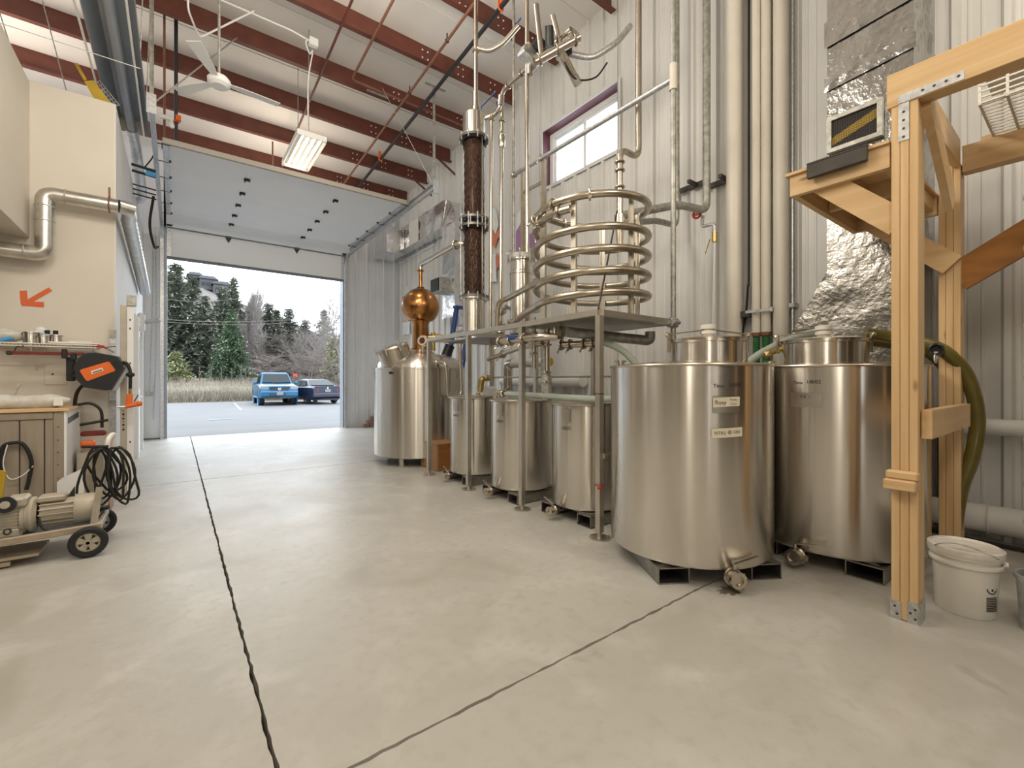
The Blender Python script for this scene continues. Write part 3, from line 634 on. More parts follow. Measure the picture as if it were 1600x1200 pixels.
ma = V((3.23-.47, 6.79-.15, 1.61)); mdir = V((-.36, .05, .93)).normalized(); mq = V((0, 0, 1)).rotation_difference(mdir)
mw = part('manway', MB().lathe([(.245, -.10), (.245, .19), (.265, .195), (.265, .22), (.255, .235), (.10, .255), (0, .26)], ma, mdir, 44), M['tube'], pt)
for k in range(8):
    a = 2*PI*k/8; p = ma+mq @ V((.275*math.cos(a), .275*math.sin(a), .19)); u = mq @ V((0, 0, 1))
    part('swing_bolt', MB().cyl(p-u*.05, p+u*.09, .010, seg=8).beam(p+u*.09-mq @ V((-math.sin(a)*.035, math.cos(a)*.035, 0)), p+u*.09+mq @ V((-math.sin(a)*.035, math.cos(a)*.035, 0)), .014, .014), M['galv'], mw)
sp = pc+V((-.12, -.33, 1.74)); sdv = V((-.3, -.75, .6)).normalized()
part('sight_port', MB().cyl(sp, sp+V((0, 0, .12)), .03, seg=14).lathe([(.055, -.03), (.075, -.03), (.075, .03), (.05, .03)], sp+V((0, 0, .19)), (-.75, -.65, .1), 24).ring(sp+V((0, 0, .19)), .08, .012, (-.75, -.65, .1), 24, 6), M['tube'], pt)
part('pot_gauge', MB().lathe([(0, -.02), (.022, -.02), (.022, .02), (0, .02)], pc+V((-PR+.08, -.36, 1.42)), (-.9, -.4, 0), 16), M['black'], pt)
part('inspection_lamp', MB().cyl(pc+V((.38, -.12, 1.66)), pc+V((.46, -.16, 1.90)), .085, seg=22), M['black'], pt, label='black lamp housing on the dome')
part('lamp_collar', MB().cyl(pc+V((.36, -.11, 1.62)), pc+V((.40, -.13, 1.72)), .10, seg=22), M['tube'], pt)
part('neck_outlet', MB().tube(fillet([pc+V((.12, -.05, 2.02)), pc+V((.35, -.3, 2.02)), V((3.30, 5.42, 2.02))], .1), .04, 12).ring(pc+V((.22, -.16, 2.02)), .05, .014, (.5, -.5, 0), 18, 6), M['galvdull'], pt)
part('neck_tee', MB().cyl(pc+V((.17, -.12, 1.80)), pc+V((.17, -.12, 2.10)), .035, seg=14).cyl(pc+V((.10, -.06, 2.02)), pc+V((.27, -.2, 2.02)), .05, seg=16), M['bronze'], pt)
part('drain_pipe', MB().tube(fillet([pc+V((-.05, -.66, 1.58)), pc+V((.0, -.86, 1.58)), pc+V((.02, -.88, 1.06)), pc+V((.28, -.84, 1.06)), pc+V((.28, -.80, 1.9))], .09), .03, 12), M['tube'], pt)
part('drain_elbow', MB().ball(pc+V((-.05, -.66, 1.58)), .045, 2), M['tube'], pt)

# ------------------------------------------------------------------ still column
cc = V((3.30, 5.25, 0)); CR = .155
col = thing('still_column', 'tall still column with copper-packed glass sections between bolted flanges', 'column', (cc.x, cc.y, 1.84))
part('lower_section', MB().lathe([(CR, 1.86), (CR, 2.42), (CR+.045, 2.42), (CR+.045, 2.44)], cc, (0, 0, 1), 56), M['steel'], col)
part('upper_section', MB().lathe([(CR+.045, 4.655), (CR+.045, 4.675), (CR, 4.675), (CR, 4.97), (CR-.03, 5.0), (.05, 5.02), (0, 5.02)], cc, (0, 0, 1), 56), M['steel'], col)
for z0, z1 in ((2.47, 3.43), (3.53, 4.62)):
    g = part('glass_section', MB().lathe([(CR-.004, z0), (CR-.004, z1)], cc, (0, 0, 1), 56), M['glass'], col)
    part('copper_packing', MB().lathe([(0, z0), (CR-.035, z0)]+[(CR-.036+.005*math.sin(k*1.9), z0+(z1-z0)*k/30) for k in range(1, 30)]+[(CR-.035, z1), (0, z1)], cc, (0, 0, 1), 40), M['copperpack'], g)
    mb = MB()
    for k in range(3):
        a = .6+k*2*PI/3; mb.cyl(cc+V((math.cos(a)*(CR+.03), math.sin(a)*(CR+.03), z0-.02)), cc+V((math.cos(a)*(CR+.03), math.sin(a)*(CR+.03), z1+.02)), .006, seg=6)
    part('tie_rod', mb, M['tube'], g)
for z in (2.455, 3.42, 3.53, 4.64):
    f = part('flange', MB().lathe([(CR-.01, z-.016), (CR+.05, z-.016), (CR+.05, z+.016), (CR-.01, z+.016), (CR-.01, z-.016)], cc, (0, 0, 1), 48), M['flange'], col)
    part('gasket', MB().ring(cc+V((0, 0, z+(.025 if z in (2.455, 3.53) else -.025))), CR+.005, .012, (0, 0, 1), 40, 6), M['black'], f)
    for k in range(10):
        a = 2*PI*k/10; part('flange_bolt', MB().cyl(cc+V((math.cos(a)*(CR+.043), math.sin(a)*(CR+.043), z-.05)), cc+V((math.cos(a)*(CR+.043), math.sin(a)*(CR+.043), z+.05)), .010, seg=6), M['galv'], f)
mb = MB()
for k in range(8):
    a = 2*PI*k/8; mb.cyl(cc+V((math.cos(a)*(CR+.052), math.sin(a)*(CR+.052), 3.43)), cc+V((math.cos(a)*(CR+.052), math.sin(a)*(CR+.052), 3.52)), .007, seg=6)
part('flange_stud', mb, M['galv'], col)
def clamp(parent, p, r, axis, m='tube'):
    axis = V(axis).normalized(); sd = axis.orthogonal().normalized(); p = V(p)
    mb = MB().ring(p, r+.012, .010, axis, 18, 6); mb.box(p+sd*(r+.032), (.022, .022, .022)); mb.cyl(p+sd*(r+.03), p+sd*(r+.075), .006, seg=6); mb.ball(p+sd*(r+.08), .012, 1)
    return part('pipe_clamp', mb, M[m], parent)
def blue_lever(parent, p, d, L=.13):
    p = V(p); d = V(d).normalized(); part('blue_lever', MB().cyl(p, p+V((0, 0, .03)), .010, seg=8).beam(p+V((0, 0, .03)), p+V((0, 0, .04))+d*L, .022, .008), M['blue'], parent)
def pipe(name, label, pts, r, m='tube', cat='pipe', bend=.1, clamps=(), group=None, seg=12):
    pts = [V(p) for p in pts]; t = thing(name, label, cat, min(pts, key=lambda p: p.z), 0, group)
    part('pipe_run', MB().tube(fillet(pts, bend), r, seg), M[m], t)
    for i, f in clamps:
        a, b = pts[i], pts[i+1]; clamp(t, a.lerp(b, f), r, b-a)
    return t
top = lambda x, y: V((x, y, roof(y)-.03))
# pipes above the column
p = pipe('vapour_riser', 'thin steel riser leaving the top of the still column for the roof', [cc+V((.03, 0, 5.0)), cc+V((.03, 0, roof(5.25)-.04))], .032, clamps=((0, .05), (0, .42)))
part('riser_collar', MB().lathe([(.06, 5.02), (.06, 5.10), (.045, 5.12), (.045, 5.3)], cc+V((.03, 0, 0)), (0, 0, 1), 20), M['tube'], p); blue_lever(p, cc+V((.07, -.08, 5.06)), (.4, -.75, .5), .26)
part('riser_branch', MB().tube(fillet([cc+V((.05, -.02, 5.92)), cc+V((.16, -.14, 5.86)), cc+V((.28, -.3, 5.92)), cc+V((.40, -.5, 6.1))], .08), .035, 12), M['tube'], p); blue_lever(p, cc+V((.34, -.4, 6.02)), (.4, -.7, .7), .2)
p = pipe('product_pipe', 'bent stainless pipe climbing from the column head to the roof valve', [cc+V((.10, -.08, 4.93)), cc+V((.20, -.2, 4.96)), V((3.5, 4.93, 4.98)), V((3.5, 4.86, 5.2)), V((3.5, 3.55, 5.2))], .03, clamps=((2, .4), (3, .1), (3, .32), (3, .52), (3, .8)), bend=.12)
blue_lever(p, (3.48, 4.95, 5.02), (0, 0, 1), .02); part('clamp_joint', MB().cyl((3.5, 4.9, 5.02), (3.5, 4.88, 5.14), .045, seg=16), M['tube'], p)
va = at(828, 90, d=5.3)
ac = thing('control_valve', 'grey boxed control valve on the roof pipework above the coil', 'valve', va-V((0, 0, .12)))
part('valve_body', MB().box(va, (.26, .15, .17), Matrix.Rotation(.5, 3, 'Y'), .02).box(va+V((.05, 0, .10)), (.12, .14, .06), None, .01), M['galv'], ac)
part('motor_cap', MB().cyl(va+V((.03, -.05, .07)), va+V((.09, -.12, .16)), .075, seg=20), M['black'], ac)
part('valve_stem', MB().cyl(va-V((0, 0, .2)), va-V((0, 0, .05)), .035, seg=12).cyl(va+V((-.12, -.08, 0)), va+V((-.14, -.12, .0)), .03, seg=12), M['tube'], ac)
vb = at(868, 82, d=5.0)
bb = thing('valve_manifold', 'cluster of stainless clamp valves under the roof beside the red purlin end', 'valve', vb-V((0, 0, .1)))
part('manifold_tube', MB().cyl(vb+V((-.18, .15, -.1)), vb+V((.22, -.15, .18)), .05, seg=16).cyl(vb+V((.08, 0, .05)), vb+V((.34, .03, -.14)), .045, seg=16).cyl(vb+V((.1, 0, .05)), vb+V((.05, .1, .5)), .03, seg=12).cyl(vb+V((-.12, .1, -.04)), vb+V((-.2, .1, .5)), .03, seg=12), M['tube'], bb)
for k, f in enumerate((.1, .5, .9)): clamp(bb, vb+V((-.18, .15, -.1)).lerp(V((.22, -.15, .18)), f), .05, (.4, -.3, .28))
part('manifold_cap', MB().cyl(vb+V((.32, .03, -.12)), vb+V((.40, .04, -.18)), .05, seg=16).box(vb+V((.16, -.1, .2)), (.1, .08, .12), None, .01), M['galvdull'], bb)
part('black_actuator', MB().cyl(vb+V((.0, .1, .12)), vb+V((-.05, .05, .3)), .05, seg=14), M['black'], bb); part('switch_box', MB().box(vb+V((.2, 0, .12)), (.07, .07, .1), None, .01), M['black'], bb)
part('cable_loop', MB().tube(spline([vb+V((.12, 0, .0)), vb+V((.2, 0, -.12)), vb+V((.36, 0, -.16)), vb+V((.6, -.05, -.06)), vb+V((.75, -.1, .15))]), .010, 8), M['rubber'], bb)
pipe('roof_conduit', 'grey conduit bending up under the roof at the top right of the valves', [at(880, 82, d=5.2), at(925, 92, d=5.2), at(965, 66, d=5.2), at(985, 40, d=5.2)], .035, 'galv', 'conduit', .1)
# uprights and rail of the pipe frame
pipe('pipe_upright', 'grey upright pipe standing behind the still column', [(3.84, 5.05, SZ+.05), top(3.84, 5.05)], .02, 'galvdull')
pr = pipe('pipe_rail', 'long level galvanised rail passing in front of the window', [(3.84, 5.08, 4.23), (3.84, 2.52, 4.22)], .028, 'galv', clamps=((0, .02), (0, .25)))
gp = pipe('weathered_upright', 'weathered spotted steel upright rising from the rear corner of the tray', [(3.84, 2.5, 1.42), top(3.84, 2.5)], .026, 'galvdull')
part('tee_collar', MB().cyl((3.84, 2.5, 4.11), (3.84, 2.5, 4.36), .037, seg=16), M['pvc'], gp); part('corner_clamp', MB().box((3.83, 2.5, SZ+.02), (.12, .07, .09), None, .012).cyl((3.76, 2.45, SZ+.02), (3.86, 2.45, SZ+.02), .022, seg=10), M['galv'], gp)
pipe('condenser_riser', 'tan riser pipe from the slim condenser up to the control valve', [(3.34, 4.13, 2.80), (3.34, 4.13, 5.95)], .024)
pipe('column_downpipe', 'tan downpipe running close beside the still column', [(3.44, 5.02, 4.93), (3.40, 5.0, 1.55)], .022, clamps=((0, .02),))
p = pipe('valve_downpipe', 'tan pipe dropping from the column head to a hand valve', [(3.55, 4.93, 4.98), (3.50, 4.9, 2.2)], .024, clamps=((0, .05), (0, .12), (0, .97)))
part('expansion_bulb', MB().lathe([(.024, 4.46), (.045, 4.50), (.045, 4.62), (.024, 4.66)], (3.54, 4.92, 0), (0, 0, 1), 18), M['tube'], p)
part('hand_valve', MB().lathe([(.02, 1.92), (.07, 1.95), (.05, 2.03), (.08, 2.06), (.03, 2.1), (.03, 2.18), (.085, 2.22), (.085, 2.25), (.03, 2.3), (.03, 2.36)], (3.50, 4.9, 0), (0, 0, 1), 20), M['tube'], p)
# slim condenser
nc = V((3.30, 4.19, 0)); NR = .135
cn = thing('condenser', 'slim upright stainless condenser with round sight glass, left of the coil', 'condenser', (nc.x, nc.y, 1.84))
part('condenser_shell', MB().lathe([(NR, 1.86), (NR, 2.60), (NR-.008, 2.61), (NR-.008, 2.72), (NR+.02, 2.73), (NR+.02, 2.76)], nc, (0, 0, 1), 48), M['steel'], cn)
f = part('condenser_cap', MB().lathe([(NR+.025, 2.745), (NR+.025, 2.80), (NR-.02, 2.815), (0, 2.815)], nc, (0, 0, 1), 40), M['galvdull'], cn)
for k in range(8):
    a = 2*PI*k/8; part('wing_nut', MB().cyl(nc+V((math.cos(a)*(NR+.03), math.sin(a)*(NR+.03), 2.70)), nc+V((math.cos(a)*(NR+.03), math.sin(a)*(NR+.03), 2.84)), .009, seg=6).box(nc+V((math.cos(a)*(NR+.03), math.sin(a)*(NR+.03), 2.83)), (.04, .012, .02), a), M['galvdull'], f)
part('weld_ring', MB().ring(nc+V((0, 0, 2.57)), NR+.002, .006, (0, 0, 1), 40, 6), M['tube'], cn)
sg = at(800, 473, d=5.35); sgd = V((-.75, -.62, .02)).normalized()
gr = part('sight_ring', MB().lathe([(.055, -.05), (.095, -.05), (.095, .02), (.06, .03), (.055, .02)], sg, sgd, 28).cyl(sg-sgd*.05, nc+V((0, 0, sg.z)), .05, seg=16), M['tube'], cn)
part('sight_lens', MB().lathe([(0, .012), (.06, .012), (.06, .0), (0, 0)], sg, sgd, 24), M['lens'], gr)
pipe('condenser_link', 'dark link pipe between the sight glass and the column valve', [sg-sgd*.02+V((.0, .05, -.03)), (3.50, 4.85, 2.26)], .026, 'galvdull')
# ------------------------------------------------------------------ cooling coil
kc = V((3.30, 3.07, 0)); KR = .55
ck = thing('cooling_coil', 'large spiral coil of stainless tube standing on the tray', 'coil', (kc.x, kc.y, SZ+.05))
def helix(z0, z1, turns, a0, n=40):
    m_ = int(abs(turns)*n); return [kc+V((KR*math.cos(a0+2*PI*turns*k/m_), KR*math.sin(a0+2*PI*turns*k/m_), z0+(z1-z0)*k/m_)) for k in range(m_+1)]
A0 = math.radians(150)
hx = helix(2.03, 2.83, 4.15, A0)
e1 = V((3.02, 4.12, 1.98)); e2 = V((2.98, 4.12, 2.20))
part('coil_tube', MB().tube(spline([e1+V((.06, .02, .0)), e1+V((.05, -.12, -.005)), hx[0]+V((-.01, .12, -.03))], 6)[:-1]+hx, .034, 12), M['coil'], ck)
hx2 = helix(2.34, 3.05, 2.9, A0)[55:]
part('coil_tube', MB().tube(helix(2.88, 3.06, .98, math.radians(120)), .034, 12), M['coil'], ck)
part('lead_tube', MB().tube(fillet([(2.93, 4.17, 1.90), (2.93, 4.15, 2.20), (2.96, 4.0, 2.22), hx[2]+V((.0, .1, .20))], .09)+[hx[6]+V((0, .03, .21)), hx[14]+V((0, 0, .195))], .03, 12), M['coil'], ck)
for a in (28, 150, 205, 268, 330):
    b = V((math.cos(math.radians(a)), math.sin(math.radians(a)), 0)); pp = kc+b*(KR-.055)
    zt = 2.98
    part('upright_bar', MB().beam(pp+V((0, 0, SZ+.05)), pp+V((0, 0, zt)), .05, .008, up=b).beam(pp+b*.0+V((-b.y*.022, b.x*.022, SZ+.05)), pp+V((-b.y*.022, b.x*.022, zt)), .008, .045, up=b), M['frame'], ck)
for ang, z in ((150, 3.03), (185, 3.05), (222, 3.055), (110, 3.03), (75, 3.0), (165, 2.83), (192, 2.85), (118, 2.80), (60, 2.80)):
    a = math.radians(ang); pp = kc+V((KR*math.cos(a), KR*math.sin(a), 0)); tn = V((-math.sin(a), math.cos(a), 0))
    zz = z if z < 2.9 else 2.88+.18*((ang-120) % 360)/353
    if z < 2.9: zz = min(hx, key=lambda h: abs(h.z-z)+(h-V((pp.x, pp.y, h.z))).length*3).z
    cl = clamp(ck, (pp.x, pp.y, zz), .036, tn)
p = pipe('coil_riser', 'bright tan riser with a swan bend feeding the top of the coil', [(3.62, 2.97, 2.62), (3.62, 2.97, 3.68), (3.93, 2.97, 3.66), (3.93, 2.97, roof(2.97)-.02)], .032, clamps=((0, .62), (0, .86), (0, .78)), bend=.13)
part('reducer', MB().lathe([(.034, 2.62), (.034, 2.72), (.055, 2.95), (.055, 2.99), (.04, 3.0)], (3.62, 2.97, 0), (0, 0, 1), 20), M['tube'], p)
part('stay_rod', MB().cyl((3.53, 2.93, 3.0), (SX0+.02, 2.53, SZ+.06), .009, seg=6), M['dark'], p)
p = pipe('cooling_supply', 'dull green-grey coolant pipe running from the wall riser to the coil top', [kc+V((.50, .05, 3.07)), (4.55, 2.90, 3.30), (5.08, 2.86, 3.34), (5.08, 2.86, roof(2.86)-.12)], .045, 'galvdull', bend=.12)
part('strut_bracket', MB().span((5.12, 2.70, 3.70), (5.325, 2.74, 3.74)).span((5.29, 2.60, 3.69), (5.325, 2.98, 3.75)), M['dark'], p)
part('drain_cock', MB().tube(fillet([(5.10, 2.92, 3.30), (5.08, 2.92, 3.16), (5.08, 2.76, 3.16), (5.08, 2.76, 3.05)], .05), .02, 10), M['galv'], p)
part('red_handwheel', MB().ring((5.02, 2.95, 3.31), .045, .014, (1, .3, 0), 14, 6).box((5.02, 2.95, 3.31), (.02, .08, .03)), M['red'], p)
part('brass_cock', MB().cyl((5.08, 2.76, 3.05), (5.08, 2.76, 2.94), .03, seg=12).beam((5.05, 2.80, 2.98), (5.05, 2.86, 2.82), .015, .006), M['bronze'], p)
part('drop_tube', MB().cyl((5.08, 2.76, 2.94), (5.10, 2.80, 1.52), .011, seg=8), M['vinyl'], p)
p = pipe('cooling_return', 'dull pipe rising from the elbow behind the coil along the wall', [kc+V((.52, -.02, 2.98)), (4.6, 3.22, 3.22), (5.08, 3.26, 3.27), (5.08, 3.26, 4.2), (5.08, 3.26, roof(3.26)-.12)], .036, 'galvdull', bend=.12)
part('reducer', MB().lathe([(.036, 3.48), (.055, 3.52), (.055, 3.64), (.036, 3.70)], (5.08, 3.26, 0), (0, 0, 1), 18), M['galvdull'], p)
part('strut_bracket', MB().span((5.12, 3.1, 3.78), (5.325, 3.14, 3.82)).span((5.29, 2.98, 3.77), (5.325, 3.4, 3.83)), M['dark'], p)
# runs under the stand
p = pipe('feed_pipe', 'level stainless feed pipe with blue-handled valve along the stand front', [(2.72, 3.82, 1.71), (2.72, 3.16, 1.71), (2.85, 3.08, 1.71)], .034, clamps=((0, .02), (0, .3), (0, .62)))
part('blue_grip', MB().box((2.70, 3.58, 1.735), (.05, .14, .05), None, .012), M['blue'], p)
pipe('manifold_pipe', 'horizontal return pipe slung below the stand from column to condenser', [(3.40, 5.0, 1.60), (3.3, 4.9, 1.58), (2.95, 3.75, 1.66), (2.95, 3.4, 1.68)], .028, clamps=((1, .5),))
p = pipe('drop_leg', 'vertical drop leg with clamps ending above the middle small tank', [(3.05, 3.45, 1.86), (3.05, 3.45, 1.10)], .034, clamps=((0, .1), (0, .25), (0, .62), (0, .75)))
part('lower_boot', MB().lathe([(.052, 1.10), (.052, 1.34), (.04, 1.37)], (3.05, 3.45, 0), (0, 0, 1), 20), M['galvdull'], p)
p = pipe('twin_leg', 'thin twin pipe clamped beside the drop leg under the stand', [(2.92, 3.5, 1.95), (2.92, 3.5, 1.42)], .024, clamps=((0, .3), (0, .7)))
part('flow_meter', MB().span((3.02, 3.30, 1.72), (3.16, 3.34, 1.90), .01).cyl((3.05, 3.28, 1.75), (3.05, 3.28, 1.92), .02, seg=10).cyl((3.13, 3.28, 1.75), (3.13, 3.28, 1.92), .02, seg=10), M['tube'], p)
pipe('rear_standpipe', 'dull grey standpipe behind the middle tank under the stand', [(3.5, 4.0, 1.10), (3.5, 4.0, 1.80)], .045, 'galvdull', clamps=((0, .9),))
pipe('tray_drain', 'fat dull drain pipe lying below the tray towards the wall', [(3.0, 3.1, 1.77), (3.5, 2.9, 1.73), (3.78, 2.72, 1.70), (3.78, 2.72, 1.79)], .05, 'galvdull', bend=.07)
p = pipe('hose_valve', 'short clamp-jointed valve pipe at the start of the pale hose', [(3.10, 3.30, 1.66), (3.20, 2.92, 1.66)], .034, clamps=((0, .05), (0, .3), (0, .7), (0, .95)))
part('butterfly_handle', MB().beam((3.12, 3.2, 1.62), (3.02, 3.12, 1.58), .02, .008).beam((3.18, 2.95, 1.62), (3.10, 2.88, 1.57), .02, .008), M['tube'], p)
single('pale_hose', MB().tube(spline([(3.20, 2.92, 1.66), (3.22, 2.80, 1.65), (3.26, 2.62, 1.56), (3.27, 2.46, 1.38), (3.20, 2.42, 1.22), (3.10, 2.60, 1.145), (3.05, 2.95, 1.135), (3.02, 3.4, 1.145), (3.0, 3.85, 1.15), (3.03, 4.12, 1.15)], 8), .030, 12), M['clearhose'], 'pale green hose looping down from the stand over the small tanks', 'hose')
p = pipe('tank_inlet', 'bent inlet fitting on the lid of the middle small tank', [(3.03, 4.12, 1.15), (3.02, 4.30, 1.17), (3.0, 4.32, 1.10)], .026, clamps=((0, .3),), bend=.06)
p = pipe('wall_elbow_pipe', 'short fat pale pipe with copper elbow end on the wall behind the stand', [(4.4, 5.95, 1.02), (4.4, 5.95, 1.58), (4.4, 5.0, 1.58)], .07, 'pvcw', bend=.14)
part('copper_elbow', MB().tube(fillet([(4.4, 5.95, 1.15), (4.4, 5.95, 1.58), (4.4, 5.80, 1.58)], .12), .075, 16), M['tube'], p); part('yellow_end', MB().cyl((4.4, 4.90, 1.58), (4.4, 5.0, 1.58), .066, seg=18), M['yellow'], p)
pipe('white_wall_pipe', 'white plastic pipe low on the wall behind the small tanks', [(5.2, 7.2, 1.30), (5.2, 5.0, 1.30)], .10, 'pvcw')
pp_ = thing('transfer_pump', 'small white pump with brass elbow standing behind the far small tank', 'pump', (3.62, 5.45, 0))
part('pump_stand', MB().span((3.55, 5.38, 0), (3.69, 5.52, .95), .01), M['dark'], pp_); part('pump_body', MB().span((3.48, 5.36, .95), (3.78, 5.54, 1.22), .03), M['vinyl'], pp_); part('pump_elbow', MB().tube(fillet([(3.50, 5.40, 1.15), (3.50, 5.36, 1.34), (3.62, 5.36, 1.34)], .06), .045, 12), M['bronze'], pp_); part('gauge_face', MB().lathe([(0, .01), (.04, .01), (.04, -.02), (0, -.02)], (3.52, 5.34, 1.36), (-.6, -.8, 0), 18), M['vinyl'], pp_)
# blue stepladder leaning behind the column
ld = thing('step_ladder', 'blue and steel stepladder leaning by the wall behind the still column', 'ladder', (4.2, 7.9, 0))
la, lb = V((4.10, 7.95, 0)), V((4.22, 7.32, 2.70)); ldy = V((.34, .03, 0))
for s_ in (0, 1): part('rail', MB().beam(la+ldy*s_, lb+ldy*s_, .04, .10), M['blue'], ld)
for k in range(1, 8): f = k/8; part('rung', MB().beam(la.lerp(lb, f), la.lerp(lb, f)+ldy, .07, .03), M['grey'], ld)
for f in (.80, .995): part('rail_cap', MB().beam(la.lerp(lb, f)-ldy*.15, la.lerp(lb, f)+ldy*1.15, .11, .05), M['blue'], ld)
bl = thing('timber_rack_upright', 'narrow wooden ladder of grey slats against the wall left of the window', 'rack', (4.75, 5.7, 0))
for yy in (5.44, 5.98): part('upright', MB().span((4.72, yy-.03, 0), (4.78, yy+.03, 4.87)), M['cartwood'], bl)
for k in range(6): part('slat', MB().span((4.73, 5.47, 1.9+.52*k), (4.76, 5.95, 1.95+.52*k)), M['galvdull'], bl)
# ------------------------------------------------------------------ wall pipes at the right
def wall_pipe(label, px, wpx, m='pvc', z0=1.35, X=5.22, name='wall_pipe'):
    p = at(px, 595, X=X); dep = p.x*SA+p.y*CA; t = (px-800)/FPX; r = wpx*dep/FPX*math.cos(math.atan(t))/2
    t_ = thing(name, label, 'pipe', (X, p.y, z0), 0, None); part('pipe_run', MB().cyl((X, p.y, z0), (X, p.y, roof(p.y)-.03), r, seg=24), M[m], t_); return t_, V((X, p.y, 0)), r
t_, P1, r1 = wall_pipe('fat cream plastic pipe, leftmost of the four on the right wall', 1147, 25, z0=.1)
t_, P2, r2 = wall_pipe('slim cream plastic pipe ending in green hose, left one of the pair', 1182, 15, z0=1.82)
part('green_hose', MB().tube([P2+V((0, 0, 1.82-.012*k)) for k in range(60)], [r2*.70+.006*(k % 2) for k in range(60)], 14), M['green'], t_, label='green ribbed hose end'); part('rubber_collar', MB().cyl(P2+V((0, 0, 1.80)), P2+V((0, 0, 1.84)), r2*1.08, seg=20), M['redpipe'], t_)
t_, P3, r3 = wall_pipe('slim cream plastic pipe ending in green hose, right one of the pair', 1197, 16, z0=1.82)
part('green_hose', MB().tube([P3+V((0, 0, 1.82-.012*k)) for k in range(60)], [r3*.70+.006*(k % 2) for k in range(60)], 14), M['green'], t_, label='green ribbed hose end'); part('rubber_collar', MB().cyl(P3+V((0, 0, 1.80)), P3+V((0, 0, 1.84)), r3*1.08, seg=20), M['redpipe'], t_)
t_, P4, r4 = wall_pipe('fat cream plastic pipe, rightmost of the four on the right wall', 1220, 25, z0=.1)
part('thin_conduit', MB().cyl(P4+V((.05, -r4-.02, .3)), P4+V((.05, -r4-.02, roof(2))), .012, seg=8), M['galv'], t_)
part('strut_clip', MB().span(P4+V((-.0, -r4-.06, 2.08)), P4+V((.14, -r4+.0, 2.13)), .004), M['galvdull'], t_)
br = thing('strut_bracket', 'steel strut bracket holding the pair of slim cream pipes', 'bracket', (5.24, P3.y, 2.05))
part('strut', MB().span((5.29, P3.y-.10, 2.05), (5.34, P1.y-.04, 2.10)), M['galv'], br); part('strut_end', MB().span((5.20, P2.y+.06, 2.03), (5.30, P1.y-.07, 2.10)), M['dark'], br); part('strap', MB().span((5.13, P3.y-.08, 2.06), (5.14, P2.y+.08, 2.09)).span((5.13, P3.y-.10, 2.05), (5.30, P3.y-.08, 2.10)), M['galv'], br)
ky = at(1169, 300, X=5.3).y; ky2 = at(1160, 505, X=5.3).y
single('black_cable', MB().tube(spline([(5.32, ky, roof(ky)-.05), (5.32, ky, 4.5), (5.32, ky, 2.6), (5.32, ky+.01, 2.4), (5.32, (ky+ky2)/2, 2.1), (5.32, ky2, 1.9), (5.32, ky2+.06, 1.5)]), .012, 8), M['rubber'], 'black cable hanging down the wall between the cream pipes', 'cable')
for lb, z, r, m, y0, y1 in (('fat white plastic pipe along the foot of the right wall', .19, .11, 'pvcw', -2.5, .95), ('white plastic pipe running level along the right wall at knee height', .93, .065, 'pvcw', -2.5, 1.05)):
    t_ = thing('level_wall_pipe', lb, 'pipe', (5.22, 0, z-r)); part('pipe_run', MB().cyl((5.22, y0, z), (5.22, y1, z), r, seg=24), M[m], t_)
    if r > .1: part('pipe_strap', MB().ring((5.22, .55, z), r+.004, .008, (0, 1, 0), 24, 6), M['pvc'], t_)
single('floor_cable', MB().tube(spline([(5.2, 1.0, .02), (5.12, .6, .02), (5.10, .2, .025), (5.15, -.5, .02)]), .015, 8), M['rubber'], 'black cable lying on the floor under the wall pipe', 'cable')
single('loose_cable', MB().tube(spline([(5.12, .35, .12), (5.0, .28, .06), (4.95, .15, .012), (4.85, -.1, .012)]), .009, 6), M['vinyl'], 'white cord trailing from the pipe end across the floor', 'cable')
single('galvanised_rail', MB().span((5.25, .80, .0), (5.33, .86, .95)), M['dark'], 'dark steel channel standing on the wall behind the rear timber post', 'rail')
# galvanised rack post with clips cut by the right frame edge
gx = thing('rack_post', 'grey galvanised rack post with round clips at the far right edge', 'rack', (4.05, .20, 0))
part('post', MB().span((4.06, .13, 0), (4.12, .19, 2.5)), M['galv'], gx)
for z in (.47, .69, .95, 1.31, 1.60, 1.84, 2.07, 2.36): part('clip', MB().cyl((4.08, .17, z), (3.955, .262, z+.01), .018, .026, 14), M['galv'], gx)
single('galvanised_pail', MB().lathe([(0, .002), (.10, 0), (.115, .26), (.125, .265), (.125, .285), (.11, .285), (.095, .02), (0, .015)], (3.58, .165, 0), (0, 0, 1), 36), M['galv'], 'galvanised pail cut off by the right frame edge beside the white bucket', 'pail')

# ------------------------------------------------------------------ foil duct behind the timber frame
FX = 4.62
fd = thing('foil_duct', 'tall foil-wrapped duct with mesh grille against the right wall', 'duct', (5.0, 1.2, 0))
def wrinkle_sheet(corners, nu, nv, amp, seed):
    rr = random.Random(seed); a, b, c, d = [V(p) for p in corners]; n = (b-a).cross(d-a).normalized(); mb = MB(); g = []
    for j in range(nv+1):
        row = []
        for i in range(nu+1):
            p = a.lerp(b, i/nu).lerp(d.lerp(c, i/nu), j/nv); e = 0 if i in (0, nu) or j in (0, nv) else rr.uniform(-amp, amp); row.append(mb.bm.verts.new(p+n*e))
        g.append(row)
    for j in range(nv):
        for i in range(nu): mb.bm.faces.new((g[j][i], g[j][i+1], g[j+1][i+1], g[j+1][i]))
    return mb
def duct_face(name, pa, pb, pc_, pd, nu, nv, amp, seed, m='foil', par=None): return part(name, wrinkle_sheet((pa, pb, pc_, pd), nu, nv, amp, seed), M[m], par, sharp=80)
yl, yr = at(1292, 300, X=FX).y, at(1428, 300, X=FX).y; yb = at(1237, 500, X=FX).y; zf = 2.27
duct_face('duct_front', (FX, yl, zf), (FX, yr, zf), (FX, yr, 7.3), (FX, yl, 7.3), 8, 40, .007, 1, par=fd)
